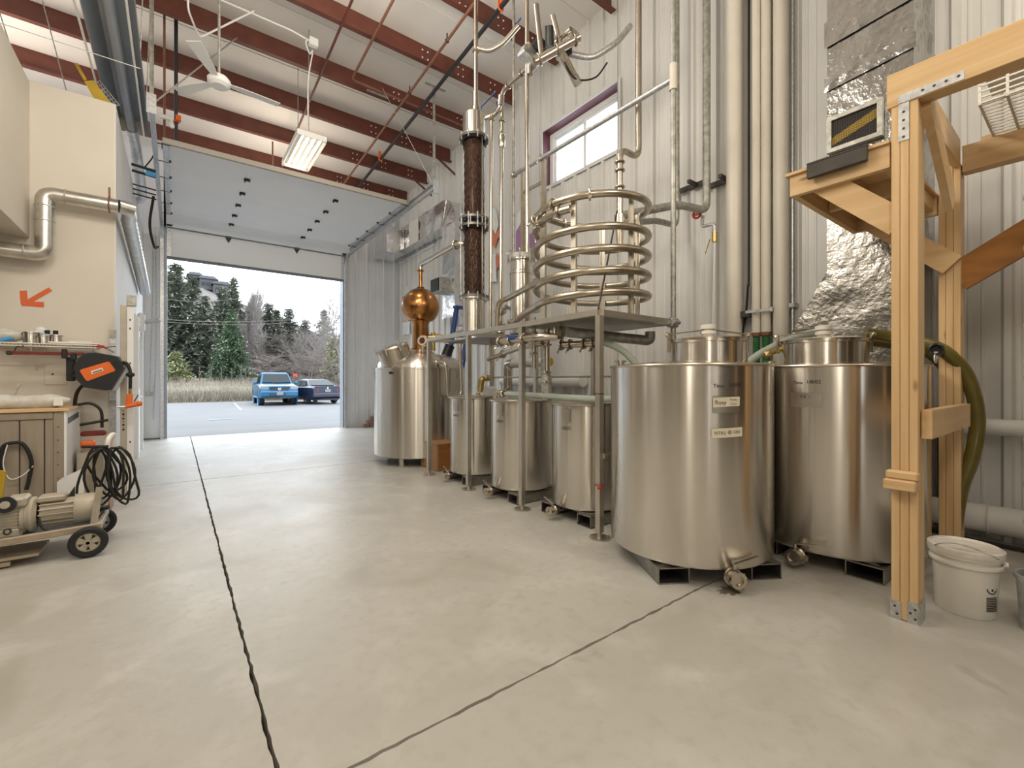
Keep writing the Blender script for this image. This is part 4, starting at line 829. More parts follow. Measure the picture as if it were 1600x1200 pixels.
duct_face('flare_front', (FX, yb, 1.76), (FX, yr-.03, 1.76), (FX, yr, zf), (FX, yl, zf), 10, 8, .008, 2, par=fd)
duct_face('flare_foot', (FX, yb, .4), (FX, yr-.03, .4), (FX, yr-.03, 1.76), (FX, yb, 1.76), 9, 10, .006, 3, par=fd)
for yy, s_ in ((yl, 1), (yr, -1)): duct_face('duct_side', (FX, yy, zf), (WX-.03, yy, zf), (WX-.03, yy, 7.3), (FX, yy, 7.3), 10, 60, .01, 5+s_, par=fd)
duct_face('flare_side', (FX, yb, .4), (WX-.03, yb, .4), (WX-.03, yb, 1.76), (FX, yb, 1.76), 8, 14, .006, 8, par=fd); duct_face('flare_side', (FX, yb, 1.76), (WX-.03, yb, 1.76), (WX-.03, yl, zf), (FX, yl, zf), 8, 8, .006, 9, par=fd)
for za, zb, sd in ((4.25, 4.48, 21), (3.86, 3.98, 22)):   # crumpled tape joint bands
    mb = wrinkle_sheet(((FX-.016, yl+.015, za), (FX-.016, yr-.015, za+.05), (FX-.014, yr-.015, zb+.05), (FX-.014, yl+.015, zb)), 16, 4, .012, sd); part('tape_band', mb, M['foil'], fd, sharp=80)
gy0, gy1 = at(1292, 200, X=FX-.05).y, at(1379, 200, X=FX-.05).y
gz0, gz1 = at(1292, 241, X=FX-.05).z, at(1292, 186, X=FX-.05).z
g = part('grille_frame', MB().span((FX-.06, gy1, gz0), (FX-.012, gy1+.035, gz1)).span((FX-.06, gy0-.035, gz0), (FX-.012, gy0, gz1)).span((FX-.06, gy1+.035, gz0), (FX-.012, gy0-.035, gz0+.035)).span((FX-.06, gy1+.035, gz1-.035), (FX-.012, gy0-.035, gz1)), M['galvdull'], fd)
mb = MB()
for k in range(1, 22): yy = gy1+(gy0-gy1)*k/22; mb.box((FX-.045, yy, (gz0+gz1)/2), (.002, .0028, gz1-gz0-.05))
for k in range(1, 17): zz = gz0+(gz1-gz0)*k/17; mb.box((FX-.045, (gy0+gy1)/2, zz), (.002, gy0-gy1-.05, .0028))
part('mesh_wire', mb, M['dark'], g); part('filter', MB().span((FX-.03, gy1+.03, gz0+.03), (FX-.025, gy0-.03, gz1-.03)), M['ink'], g); part('filter_strip', MB().prism([(FX-.036, gy1+.03, gz0+.17), (FX-.036, gy0-.03, gz0+.06), (FX-.036, gy0-.03, gz0+.13), (FX-.036, gy1+.03, gz0+.25)], (.004, 0, 0)), M['yellow'], g)
# ------------------------------------------------------------------ timber frame
tf = thing('timber_platform', 'raw pine post and beam frame with cantilevered shelf on the right', 'frame', (3.2, .65, 0))
def lam_post(x, y, z0, z1, foot=True):
    for k in range(3): part('post_ply', MB().span((x-.07, y-.057+.038*k+.0008, z0+.002*k), (x+.07, y-.019+.038*k-.0008, z1), .003), M['woodz'], tf)
fx, fy_, rx = 3.215, .645, 4.39
HB = 2.80
# the plies are seen edge-on: they lie side by side along Y
lam_post(fx, fy_, .002, HB); lam_post(rx, fy_, .002, HB)
# outer jack ply carries the header
part('header_beam', MB().span((fx-.075, -3.6, HB), (fx+.03, fy_+.075, HB+.185), .003), M['woody'], tf)
part('header_block', MB().span((fx+.032, fy_-.10, HB+.12), (fx+.07, fy_+.07, HB+.235), .003), M['woody'], tf)
part('rear_header', MB().span((rx-.06, -3.6, 2.74), (rx+.04, fy_-.062, 2.92), .003), M['woody'], tf)
part('rear_header_top', MB().span((rx-.02, -3.6, 2.92), (rx+.08, fy_-.15, 2.96), .003), M['woody'], tf)
part('cross_joist', MB().span((fx+.03, fy_-.055, HB-.02), (rx-.07, fy_-.015, HB+.165), .003), M['woodx'], tf)
part('knee_board', MB().beam((fx+.03, fy_-.075, 2.82), (fx+.62, fy_-.075, 2.40), .038, .14), M['woodx'], tf)
for yy in (-1.9,):
    for xx in (fx, rx): part('far_post', MB().span((xx-.06, yy-.06, .002), (xx+.06, yy+.06, HB-.07)), M['woodz'], tf)
# L plates and post base
l1 = part('corner_plate', MB().span((fx-.074, fy_-.02, HB-.20), (fx-.071, fy_+.025, HB+.035)).span((fx-.0785, fy_-.23, HB+.005), (fx-.0755, fy_+.025, HB+.05)), M['galv'], tf)
for k in range(4): part('plate_nail', MB().lathe([(0, .003), (.006, .002), (.007, 0)], (fx-.074, fy_+.003, HB-.18+.045*k), (-1, 0, 0), 8), M['dark'], l1); part('plate_nail', MB().lathe([(0, .003), (.006, .002), (.007, 0)], (fx-.0785, fy_-.21+.045*k, HB+.03), (-1, 0, 0), 8), M['dark'], l1)
b1 = part('post_base', MB().span((fx-.075, fy_-.060, 0), (fx-.0705, fy_-.012, .115)).span((fx-.075, fy_+.014, 0), (fx-.0705, fy_+.060, .10)).span((fx-.075, fy_-.063, 0), (fx+.05, fy_-.0585, .11)), M['galv'], tf)
for dy, dz in ((-.045, .03), (-.045, .08), (-.025, .055), (.03, .03), (.04, .07)): part('base_nail', MB().lathe([(0, .003), (.006, .002), (.007, 0)], (fx-.075, fy_+dy, dz), (-1, 0, 0), 8), M['dark'], b1)
zl = .715
part('cleat_block', MB().span((fx-.145, fy_-.06, zl), (fx-.071, fy_+.075, zl+.055), .006), M['woody'], tf); part('cleat_block', MB().span((fx-.125, fy_-.065, zl+.056), (fx-.071, fy_+.07, zl+.10), .008), M['woody'], tf)
part('rail_block', MB().span((fx-.03, fy_-.105, .99), (rx-.08, fy_-.06, 1.145), .003), M['woodx'], tf)
part('rear_brace', MB().beam((rx, fy_-.02, 2.02), (rx, -2.0, 3.72), .04, .20), M['woodbrace'], tf)
# cantilevered shelf
SHX0, SHX1, SHY0, SHY1, SHZ0, SHZ1 = 3.16, 4.37, .71, 1.215, 2.485, 2.615
part('shelf_board', MB().span((SHX0-.02, SHY0, SHZ1), (FX-.06, SHY1+.02, SHZ1+.018)), M['woody'], tf)
part('rim_board', MB().span((SHX0, SHY0, SHZ0), (SHX0+.038, SHY1, SHZ1), .002), M['woody'], tf); part('rim_board', MB().span((SHX1-.038, SHY0, SHZ0), (SHX1, SHY1, SHZ1), .002), M['woody'], tf)
part('rim_board', MB().span((SHX0+.039, SHY1-.038, SHZ0), (SHX1-.039, SHY1, SHZ1), .002), M['woodx'], tf)
for yy in (SHY0+.02, SHY0+.24): part('shelf_joist', MB().span((SHX0+.039, yy, SHZ0+.03), (SHX1-.039, yy+.038, SHZ1-.001), .002), M['woodx'], tf)
part('shelf_joist', MB().span((SHX0+.55, SHY0, SHZ0+.02), (SHX0+.59, SHY1-.04, SHZ1-.001), .002), M['woody'], tf)
part('shelf_brace', MB().beam((SHX0+.06, SHY1-.15, 2.55), (fx, fy_+.03, 2.17), .038, .135), M['woody'], tf)
part('shelf_brace', MB().beam((rx-.095, SHY1-.12, 2.55), (rx-.095, fy_-.02, 2.10), .038, .14), M['woody'], tf)
single('steel_angle', MB().span((SHX0-.055, .80, SHZ1-.07), (SHX0-.021, 1.10, SHZ1+.015), .004).span((SHX0-.055, .80, SHZ1+.015), (SHX0+.04, 1.10, SHZ1+.024)), M['dark'], 'dark steel angle piece lying over the front edge of the pine shelf', 'angle')
# white grid baskets and bulb strip high on the frame at the right edge
bk = thing('wire_basket', 'white plastic grid crate lodged between the beams at the top right', 'crate', (3.95, -.02, 2.9))
mb = MB()
for k in range(9): mb.span((3.78, -.45+.11*k, 2.93), (3.795, -.438+.11*k, 3.22)); mb.span((3.78, -.45+.11*k, 2.925), (4.35, -.438+.11*k, 2.94))
for k in range(9): mb.span((3.78, -.45, 2.93+.034*k), (3.792, .44, 2.938+.034*k))
for k in range(12): mb.span((3.80+.05*k, -.45, 2.925), (3.808+.05*k, .44, 2.935))
part('grid', mb, M['plastic'], bk); part('crate_rail', MB().span((3.76, -.45, 3.22), (4.40, .45, 3.245)), M['pvc'], bk)
cl = thing('corrugated_sheet', 'strip of folded metal lath resting on the rear beam', 'sheet', (4.39, 0, 2.97)); mb = MB()
for k in range(12): mb.beam((4.34, -.5+.055*k, 2.968), (4.34, -.47+.055*k, 3.0), .10, .004); mb.beam((4.34, -.47+.055*k, 3.0), (4.34, -.445+.055*k, 2.968), .10, .004)
part('lath', mb, M['galvdull'], cl)
# hoses on the second wide tank
hp = [at(1352, 520, d=3.35), at(1395, 527, d=3.3), at(1440, 535, d=3.2), at(1480, 552, d=3.12), at(1512, 590, d=3.1), at(1527, 650, d=3.1), at(1520, 710, d=3.1), at(1500, 770, d=3.12), at(1484, 826, d=3.15)]
hp[-1].z = .05
hs = thing('suction_hose', 'thick olive suction hose drooping from the tank top behind the bucket', 'hose', hp[-1]); part('hose_run', MB().tube(spline(hp, 10), .042, 16), M['olive'], hs)
h2p = [at(1340, 533, d=3.45), at(1400, 540, d=3.4), at(1450, 552, d=3.3), at(1482, 585, d=3.25), at(1492, 618, d=3.25)]
h2 = thing('ribbed_hose', 'short ribbed olive hose with black end beside the suction hose', 'hose', h2p[-1]); sp_ = spline(h2p, 14); part('hose_run', MB().tube(sp_, [.030+.003*(i % 2) for i in range(len(sp_))], 12), M['olive'], h2); part('black_cuff', MB().cyl(sp_[-1]+V((0, 0, .03)), sp_[-1]-V((0, 0, .05)), .036, seg=16), M['black'], h2)
cm = at(1463, 546, d=3.0); cf = thing('cam_coupling', 'black cam coupling plugged on the side of the rear wide tank', 'coupling', cm-V((0, 0, .06)))
cdv = (V((0, 0, EYE))-cm); cdv.z = 0; cdv = V((cdv.x-.4*CA, cdv.y+.4*SA, .25)).normalized()
part('coupling_body', MB().lathe([(.035, -.16), (.035, -.02), (.042, -.02), (.042, .03), (.03, .035), (.028, .0), (0, .0)], cm, cdv, 22), M['black'], cf); part('coupling_arm', MB().ring(cm+V((-.02, 0, -.06)), .03, .006, (0, 1, 0), 14, 6).box(cm+V((-.0, 0, -.04)), (.03, .02, .05)), M['galv'], cf)
h3 = thing('clear_hose', 'pale clear hose bridging the tops of the two wide tanks', 'hose', (3.5, 1.7, 1.42)); part('hose_run', MB().tube(spline([at(1150, 588, d=3.66), at(1175, 562, d=3.62), at(1200, 546, d=3.6), at(1240, 528, d=3.62), at(1290, 516, d=3.65)], 8), .03, 12), M['clearhose'], h3)
part('clamp_valve', MB().cyl(at(1200, 553, d=3.5), at(1228, 541, d=3.5), .022, seg=12).ball(at(1200, 553, d=3.5), .035, 1).ball(at(1230, 540, d=3.5), .028, 1), M['bronze'], h3)
# bucket
bc = V((3.575, .47, 0)); bu = thing('bucket', 'white plastic bucket with lid beside the front timber post', 'bucket', bc)
part('body', MB().lathe([(0, 0), (.118, 0), (.124, .008), (.137, .275), (.152, .278), (.152, .292), (.140, .296), (.141, .318), (.155, .321), (.155, .334), (.143, .338)], bc, (0, 0, 1), 56), M['plastic'], bu)
part('lid', MB().lathe([(.158, .332), (.160, .345), (.158, .366), (.148, .372), (.143, .362), (.05, .362), (0, .363)], bc, (0, 0, 1), 56), M['lidplastic'], bu)
av = (bc-V((0, 0, 0))).normalized(); sv = V((av.y, -av.x, 0))
part('bail', MB().tube(spline([bc+sv*.158+V((0, 0, .300)), bc+sv*.10-av*.135+V((0, 0, .372)), bc-av*.10+V((0, 0, .392))-sv*.02, bc-sv*.10-av*.135+V((0, 0, .385)), bc-sv*.158+V((0, 0, .305))]), .0028, 6), M['galv'], bu)
part('bail_ear', MB().cyl(bc+sv*.145+V((0, 0, .30)), bc+sv*.166+V((0, 0, .30)), .016, seg=12), M['plastic'], bu)
a_l = math.atan2(-av.y, -av.x)+math.radians(52); bm_ = arc_map(bc, .131, a_l, .15)
def strip(u0, u1, v0, v1):
    mb = MB(); n = 4
    for k in range(n): mb.quad(bm_(u0+(u1-u0)*k/n, v0), bm_(u0+(u1-u0)*(k+1)/n, v0), bm_(u0+(u1-u0)*(k+1)/n, v1), bm_(u0+(u1-u0)*k/n, v1))
    return mb
mb = MB()
for k in range(9): v0 = -.095+.009*k; mb2 = [bm_(u, v) for u, v in ((-.032, v0), (.0, v0), (.032, v0), (.032, v0+.005), (0, v0+.005), (-.032, v0+.005))]; mb.quad(mb2[0], mb2[1], mb2[4], mb2[5]); mb.quad(mb2[1], mb2[2], mb2[3], mb2[4])
for r0 in range(20):
    a0, a1 = 2*PI*r0/20, 2*PI*(r0+1)/20; mb.quad(*[bm_(r*math.cos(a), .03+r*math.sin(a)) for r, a in ((.026, a0), (.032, a0), (.032, a1), (.026, a1))])
mb.quad(bm_(-.022, .046), bm_(-.018, .05), bm_(.022, .012), bm_(.018, .008)); mb.quad(bm_(-.006, .014), bm_(.006, .014), bm_(.006, .044), bm_(-.006, .044))
for k in range(3): mb.quad(bm_(-.03+.022*k, .070), bm_(-.012+.022*k, .070), bm_(-.012+.022*k, .098), bm_(-.03+.022*k, .098))
part('warning_print', mb, M['ink'], bu)
# ------------------------------------------------------------------ silver ducts by the far corner
sd = thing('silver_duct', 'bulky silver-wrapped duct with rounded elbow high in the far corner', 'duct', (5.05, 10.2, 2.0))
def D(x, y, X): return at(x, y, X=X)
XD = 5.0
YN, YF_, ZB, ZT, YE = 8.76, 12.45, 4.92, 5.53, 9.35
duct_face('level_duct', (XD, YF_, ZB), (XD, YE, ZB), (XD, YE, ZT), (XD, YF_, ZT), 22, 6, .02, 31, 'clearfoil', sd)
duct_face('level_duct', (XD, YF_, ZB), (WX-.05, YF_, ZB), (WX-.05, YE, ZB), (XD, YE, ZB), 4, 20, .01, 32, 'clearfoil', sd)
duct_face('level_duct', (XD, YF_, ZT), (XD, YE, ZT), (WX-.05, YE, ZT), (WX-.05, YF_, ZT), 20, 4, .01, 33, 'clearfoil', sd)
n = 14; prof = [(YE-(YE-YN)*math.sin(PI/2*k/n), ZB+(ZT-ZB)*math.cos(PI/2*k/n)) for k in range(n+1)]
mb = MB()
for (ya, za), (yb_, zb) in zip(prof, prof[1:]): mb.quad((XD, ya, za), (XD, yb_, zb), (WX-.05, yb_, zb), (WX-.05, ya, za))
mb.prism([(XD, y_, z_) for y_, z_ in prof]+[(XD, YE, ZB)], (.01, 0, 0)); part('elbow', mb, M['clearfoil'], sd)
for k in (3, 6, 9): part('elbow_seam', MB().beam((XD-.004, YE, ZB), (XD-.004, prof[k][0], prof[k][1]), .006, .012, up=(1, 0, 0)), M['clearfoil'], sd)
duct_face('drop_duct', (XD, YE, 2.75), (XD, YN, 2.75), (XD, YN, ZB), (XD, YE, ZB), 6, 26, .02, 36, 'clearfoil', sd)
duct_face('drop_duct', (XD, YN, 2.75), (WX-.05, YN, 2.75), (WX-.05, YN, ZB), (XD, YN, ZB), 4, 20, .01, 37, 'clearfoil', sd)
part('hood_box', MB().span((4.5, 11.5, 4.76), (XD, 12.42, 5.45), .01), M['clearfoil'], sd); part('tan_patch', MB().span((XD-.03, 10.6, 4.9), (XD-.015, 11.15, 5.5)), M['pvc'], sd)
part('return_box', MB().span((4.68, 8.85, 3.30), (XD, 9.30, 3.62), .01), M['galvdull'], sd); part('return_grille', MB().span((4.66, 8.9, 3.32), (4.68, 9.28, 3.60)), M['black'], sd)
# painted cut-outs on the walls
def cutout(name, label, X, pts, m, off=.03):
    mb = MB(); mb.prism([at(px, py, X=X) for px, py in pts], (off*.4, 0, 0)); return mb
def decal(label, X, shapes, cat='wall sign', group=None):
    t = None
    for i, (nm, m, pts) in enumerate(shapes):
        if t is None: p0 = at(*pts[0], X=X); t = thing('wall_cutout', label, cat, p0, 0, group)
        part(nm, MB().prism([at(px, py, X=X-.006*i) for px, py in pts], (.004, 0, 0)), M[m], t)
decal('white and green plant cut-out on the far end of the right wall', 5.33, [('white_leaf', 'petal_w', [(602, 432), (609, 436), (616, 452), (620, 470), (618, 484), (611, 494), (613, 478), (609, 458), (603, 444)]), ('green_leaf', 'petal_g', [(602, 470), (606, 462), (607, 470), (612, 466), (609, 478), (608, 486), (603, 488), (604, 480)]), ('card', 'petal_w', [(602, 490), (617, 488), (616, 513), (602, 514)])])
decal('pale orange flower cut-out behind the copper ball', 5.33, [('white_petal', 'petal_w', [(631, 450), (636, 446), (640, 456), (638, 468), (632, 470)]), ('orange_petal', 'petal_o', [(629, 464), (634, 462), (635, 484), (630, 486)]), ('card', 'petal_w', [(629, 504), (640, 503), (640, 522), (629, 523)])])
decal('orange and white flower cut-out right of the still column', 5.33, [('white_petal', 'petal_w', [(769, 322), (776, 330), (779, 352), (774, 366), (768, 356)]), ('orange_petal', 'petal_o', [(767, 352), (774, 366), (783, 352), (783, 366), (777, 374), (774, 388), (768, 380)]), ('lower_petal', 'petal_o', [(776, 394), (780, 402), (780, 414), (776, 422), (774, 408)]), ('stem_card', 'petal_w', [(765, 398), (774, 396), (776, 440), (766, 441)])])
decal('purple and white flower cut-out above the slim condenser', 5.33, [('white_petal', 'petal_w', [(808, 336), (814, 326), (822, 334), (822, 400), (806, 400)]), ('purple_petal', 'petal_p', [(817, 340), (818, 366), (822, 396), (806, 396), (806, 362), (812, 352)]), ('side_petal', 'petal_p', [(827, 366), (834, 362), (836, 392), (828, 396)])])
# small stack of brown blocks and the wooden box
bkx = [(4.22, 12.36, 0, 'leftmost of the bottom row'), (4.42, 12.36, 0, 'middle of the bottom row'), (4.62, 12.36, 0, 'rightmost of the bottom row'), (4.33, 12.36, .101, 'left one of the second row'), (4.53, 12.36, .101, 'right one of the second row'), (4.62, 12.36, .202, 'right one of the third row'), (4.43, 12.36, .202, 'left one of the third row'), (4.55, 12.36, .303, 'topmost block of all')]
mb = MB(); mb.span((-.09, -.05, 0), (.09, .05, .1), .006); bme = mesh_of('brown_block', mb); bme.materials.append(M['brickm'])
for x, y, z, lb in bkx:
    o = piece('brown_block', bme, None, (x, y, z)); o['label'] = 'brown block in the pile by the far wall, '+lb; o['category'] = 'block'; o['group'] = 'pile of brown blocks'
wb = thing('wooden_box', 'orange-brown wooden box on the floor between the pot and small tank', 'box', (3.25, 5.8, 0))
part('side_board', MB().span((2.98, 5.72, .01), (3.0, 6.25, .38)).span((3.38, 5.72, .01), (3.4, 6.25, .38)), M['boxwood2'], wb); part('front_board', MB().span((3.0, 5.72, .01), (3.38, 5.74, .38)), M['boxwood'], wb); part('back_board', MB().span((3.0, 6.23, .01), (3.38, 6.25, .38)), M['boxwood'], wb); part('box_floor', MB().span((2.98, 5.72, 0), (3.4, 6.25, .01)), M['boxwood'], wb)
part('box_lid', MB().span((2.97, 5.71, .38), (3.41, 6.26, .40), .003), M['boxwood2'], wb); part('hand_hole', MB().lathe([(0, .002), (.02, .002), (.02, 0)], (2.98, 5.9, .27), (-1, 0, 0), 14), M['black'], wb); part('hand_hole', MB().lathe([(0, .002), (.02, .002), (.02, 0)], (3.2, 5.72, .27), (0, -1, 0), 14), M['black'], wb)

rs = random.Random(3); dc = at(1142, 921, Z=0); single('damp_stain', MB().prism([dc+V((math.cos(a)*r*1.0, math.sin(a)*r*.55, .0004)) for a, r in [(2*PI*k/26, rs.uniform(.055, .13)) for k in range(26)]], (0, 0, .0006)), M['damp'], 'small damp stain on the concrete under the valve of the nearest wide tank', 'stain')
# ------------------------------------------------------------------ things under the roof
fh = V((.44, 6.8, 5.12)); fn = thing('ceiling_fan', 'white three-bladed ceiling fan hanging on a rod', 'fan', fh)
part('down_rod', MB().cyl(fh+V((0, 0, .05)), V((fh.x, fh.y, roof(fh.y))), .016, seg=10), M['galvdull'], fn); part('canopy', MB().lathe([(.02, -.10), (.07, -.02), (.07, 0)], (fh.x, fh.y, roof(fh.y)), (0, 0, 1), 20), M['fan'], fn)
part('motor_hub', MB().lathe([(0, -.07), (.09, -.065), (.125, -.03), (.13, .02), (.10, .06), (.03, .08), (0, .08)], fh, (0, 0, 1), 36), M['fan'], fn)
for a in (6, 126, 246):
    a = math.radians(a); u = V((math.cos(a), math.sin(a), 0)); v = V((-u.y, u.x, 0)); mb = MB()
    mb.prism([fh+u*.10+v*.03, fh+u*.26+v*.055+V((0, 0, .0)), fh+u*.70+v*.075+V((0, 0, .012)), fh+u*.70-v*.075-V((0, 0, .012)), fh+u*.26-v*.055, fh+u*.10-v*.03], (0, 0, .006)); part('blade', mb, M['fan'], fn)
    part('blade_iron', MB().beam(fh+u*.08+V((0, 0, .012)), fh+u*.30+V((0, 0, .012)), .04, .008), M['fan'], fn)
# fluorescent high-bay lamp over the overhead door
lx, ly, lz = 1.72, 8.15, 5.13
hl = thing('high_bay_lamp', 'glowing fluorescent strip lamp hung above the raised door', 'lamp', (lx, ly, lz))
part('housing', MB().span((lx-.22, ly-.62, lz+.06), (lx+.22, ly+.62, lz+.10), .015), M['fan'], hl)
for k in range(-2, 3): part('reflector_fin', MB().prism([(lx+k*.088-.044, ly-.6, lz+.0), (lx+k*.088, ly-.6, lz+.06), (lx+k*.088+.044, ly-.6, lz+.0), (lx+k*.088, ly-.6, lz+.055)], (0, 1.2, 0)), M['reflector'], hl)
for k in range(-2, 2): part('lamp_tube', MB().cyl((lx+.044+k*.088, ly-.58, lz+.02), (lx+.044+k*.088, ly+.58, lz+.02), .014, seg=10), M['lamptube'], hl)
part('end_plate', MB().span((lx-.22, ly-.64, lz+.0), (lx+.22, ly-.62, lz+.09), .006), M['fan'], hl); part('end_plate', MB().span((lx-.22, ly+.62, lz+.0), (lx+.22, ly+.64, lz+.09), .006), M['fan'], hl)
jx = at(487, 186, Y=7.3)
part('hang_wire', MB().cyl((lx, ly-.4, lz+.1), (lx, ly-.4, roof(ly-.4)), .006, seg=6).cyl((lx, ly+.4, lz+.1), (lx, ly+.4, roof(ly+.4)), .006, seg=6), M['galvdull'], hl)
cz = roof(8.2)-.36
jb = thing('junction_box', 'white junction box with curled cord on the purlin above the lamp', 'electrical box', (1.72, 7.45, cz-.03)); part('box', MB().box((1.72, 7.45, cz), (.13, .09, .12), None, .008), M['fan'], jb)
part('cord', MB().tube(spline([(1.66, 7.42, cz), (1.60, 7.40, cz-.08), (1.66, 7.42, cz-.22), (1.72, 7.5, cz-.12), (1.70, 7.7, cz-.5), (lx, ly-.35, lz+.1)]), .010, 8), M['fan'], jb)
pipe('lamp_conduit', 'thin white conduit along the purlin from fan to junction box', [(fh.x, 7.42, cz+.02), (1.4, 7.42, cz+.02), (1.66, 7.45, cz)], .013, 'fan', 'conduit', .05)
pipe('roof_conduit', 'white conduit loop dropping from the roof left of the fan', [(-.35, 6.6, roof(6.6)), (-.35, 6.6, 6.2), (-.48, 6.7, 6.0), (-.48, 9.0, 5.0)], .014, 'fan', 'conduit', .08)
pipe('roof_conduit', 'short white conduit loop beside the fan rod', [(.12, 6.9, roof(6.9)), (.12, 6.9, 5.95), (.25, 7.3, 5.9), (.9, 7.4, cz+.05)], .012, 'fan', 'conduit', .08)
# black gas line with orange clamps and the brown line beside it
def gz(y): return roof(y)-.50
gl = pipe('black_gas_line', 'black gas pipe with orange clamps running under the purlins', [(3.72, 2.0, gz(2)), (3.72, 12.2, gz(12.2))], .032, 'blackpipe')
for y in (5.2, 9.9): part('orange_clamp', MB().ring((3.72, y, gz(y)), .04, .014, (0, 1, 0), 16, 6).beam((3.70, y, gz(y)), (3.70, y, roof(y)-.33), .05, .02).box((3.72, y-.05, gz(y)+.05), (.07, .05, .05)), M['orange'], gl)
p = pipe('brown_line', 'brown pipe running beside the black gas pipe under the purlins', [(3.40, 2.0, gz(2)+.05), (3.40, 12.2, gz(12.2)+.05)], .022, 'redpipe')
for y in (6.2, 7.6): part('pipe_hanger', MB().beam((3.40, y, gz(y)+.05), (3.40, y, roof(y)-.33), .02, .008).ring((3.40, y, gz(y)+.05), .028, .008, (0, 1, 0), 12, 5), M['dark'], p)
p = pipe('sprinkler_line', 'brown pipe that turns along a purlin towards the right wall', [(2.45, 4.8, roof(4.8)-.42), (2.45, 7.9, roof(7.9)-.42), (5.2, 7.92, roof(7.9)-.44)], .02, 'redpipe')
for x in (3.0, 4.2): part('pipe_hanger', MB().beam((x, 7.92, roof(7.9)-.44), (x, 7.98, roof(7.98)-.33), .02, .01), M['dark'], p)
p = pipe('black_drop', 'black pipe with orange clamp dropping past the fan', [(-.0, 8.6, roof(8.6)-.06), (-.0, 8.9, 5.3), (.0, 8.95, 4.95)], .026, 'blackpipe', bend=.2); part('orange_clamp', MB().ring((-.0, 8.87, 5.42), .035, .016, (0, 0, 1), 14, 6).box((.03, 8.8, 5.45), (.07, .06, .08)), M['orange'], p)
pipe('brown_drop', 'thin brown rod dropping beside the black pipe near the fan', [(-.14, 8.5, roof(8.5)), (-.14, 8.6, 4.95)], .016, 'redpipe')
# tube heater at the left
hx0, hx1, hz_, hy0, hy1 = -.70, -.35, 4.95, .5, 8.6
ht = thing('tube_heater', 'long dark radiant tube heater under a grey hood, top left', 'heater', (-.52, 4, hz_))
xm = (hx0+hx1)/2
part('hood', MB().prism([(hx0-.04, hy0, hz_), (hx0+.06, hy0, hz_+.20), (hx1-.06, hy0, hz_+.20), (hx1+.04, hy0, hz_), (hx1+.032, hy0, hz_), (hx1-.066, hy0, hz_+.192), (hx0+.066, hy0, hz_+.192), (hx0-.032, hy0, hz_)], (0, hy1-hy0, 0)), M['jamb'], ht)
part('burner_tube', MB().cyl((xm, hy0, hz_+.06), (xm, hy1+.05, hz_+.06), .052, seg=18), M['jamb'], ht); part('hood_end', MB().prism([(hx0-.02, hy1, hz_+.01), (hx0+.06, hy1, hz_+.2), (hx1-.06, hy1, hz_+.2), (hx1+.02, hy1, hz_+.01)], (0, .006, 0)), M['doortrim'], ht)
part('white_line', MB().cyl((hx1-.03, hy0, hz_-.02), (hx1-.03, hy1, hz_-.02), .012, seg=6).cyl((xm-.25, 5, hz_-.03), (xm-.25, hy1, hz_-.03), .012, seg=6), M['fan'], ht)
for y in (3.4, 5.2, 7.0, 8.3): part('hanger_wire', MB().cyl((hx0-.02, y, hz_+.1), (hx0-.3, y, roof(y)), .006, seg=5).cyl((hx1, y, hz_+.1), (hx1+.06, y, roof(y)), .006, seg=5), M['galvdull'], ht)
for y in (5.5, 6.7): part('cross_wire', MB().cyl((-1.6, y, hz_-.04), (hx1+.02, y, hz_-.04), .005, seg=5), M['fan'], ht)
part('flue', MB().tube(fillet([(xm, hy1, hz_+.06), (xm+.02, hy1+.3, hz_+.0), (xm+.04, 10.4, 4.62), (xm-.02, 10.5, 4.56), (-.75, 10.5, 4.60)], .12), .075, 18), M['galv'], ht)
for k in range(3): part('guy_wire', MB().cyl((-1.9+.42*k, 6.6, roof(6.6)), (-1.45+.40*k, 8.3, 4.6), .006, seg=5), M['galvdull'], ht)
hb = thing('hose_bundle', 'bundle of black hoses with blue clamp reaching the left door track', 'hose', (-.4, 9.3, 4.5))
for k, (z, y) in enumerate(((4.70, 9.2), (4.64, 9.3), (4.46, 9.4), (4.40, 9.45), (4.34, 9.5))): part('hose_run', MB().cyl((BX+.01, y, z+.01), (DX0-.10, y, z-.02), .022 if k < 2 else .012, seg=8), M['blackpipe'], hb)
part('blue_clamp', MB().box((DX0-.16, 9.25, 4.65), (.14, .08, .09), None, .015), M['blueclamp'], hb)
part('slack_cable', MB().tube(spline([(-.4, 9.2, 4.7), (-.3, 9.1, 4.85), (DX0-.08, 8.9, 4.98)]), .010, 6), M['rubber'], hb); part('hanging_cable', MB().tube(spline([(DX0-.14, 9.6, 4.4), (DX0-.2, 9.9, 4.0), (DX0-.15, 10.2, 3.7), (DX0-.1, 10.4, 3.75)]), .02, 8), M['rubber'], hb)
sn = at(268, 187, Y=8.4); se = thing('door_sensor', 'small white sensor head on the left door track end', 'sensor', sn-V((0, 0, .1))); part('bracket', MB().span(sn+V((-.14, -.02, -.02)), sn+V((.02, .02, .04)), .006), M['fan'], se); part('lens_ball', MB().ball(sn+V((0, -.02, -.10)), .04, 2).cyl(sn+V((0, 0, -.08)), sn, .02, seg=10), M['fan'], se)
pc_ = thing('pull_cord', 'thin grey pull cord looped beside the left jamb', 'cord', (-.36, 12.62, 1.2)); part('cord_line', MB().tube(spline([(-.40, 12.64, 4.7), (-.42, 12.64, 3.0), (-.47, 12.64, 1.05)]), .010, 6).tube(spline([(-.36, 12.64, 4.7), (-.36, 12.64, 2.2), (-.40, 12.64, .9), (-.41, 12.64, .45)]), .012, 6), M['galv'], pc_); part('cord_cleat', MB().box((-.47, 12.63, 1.02), (.12, .05, .06), None, .01), M['galvdull'], pc_)
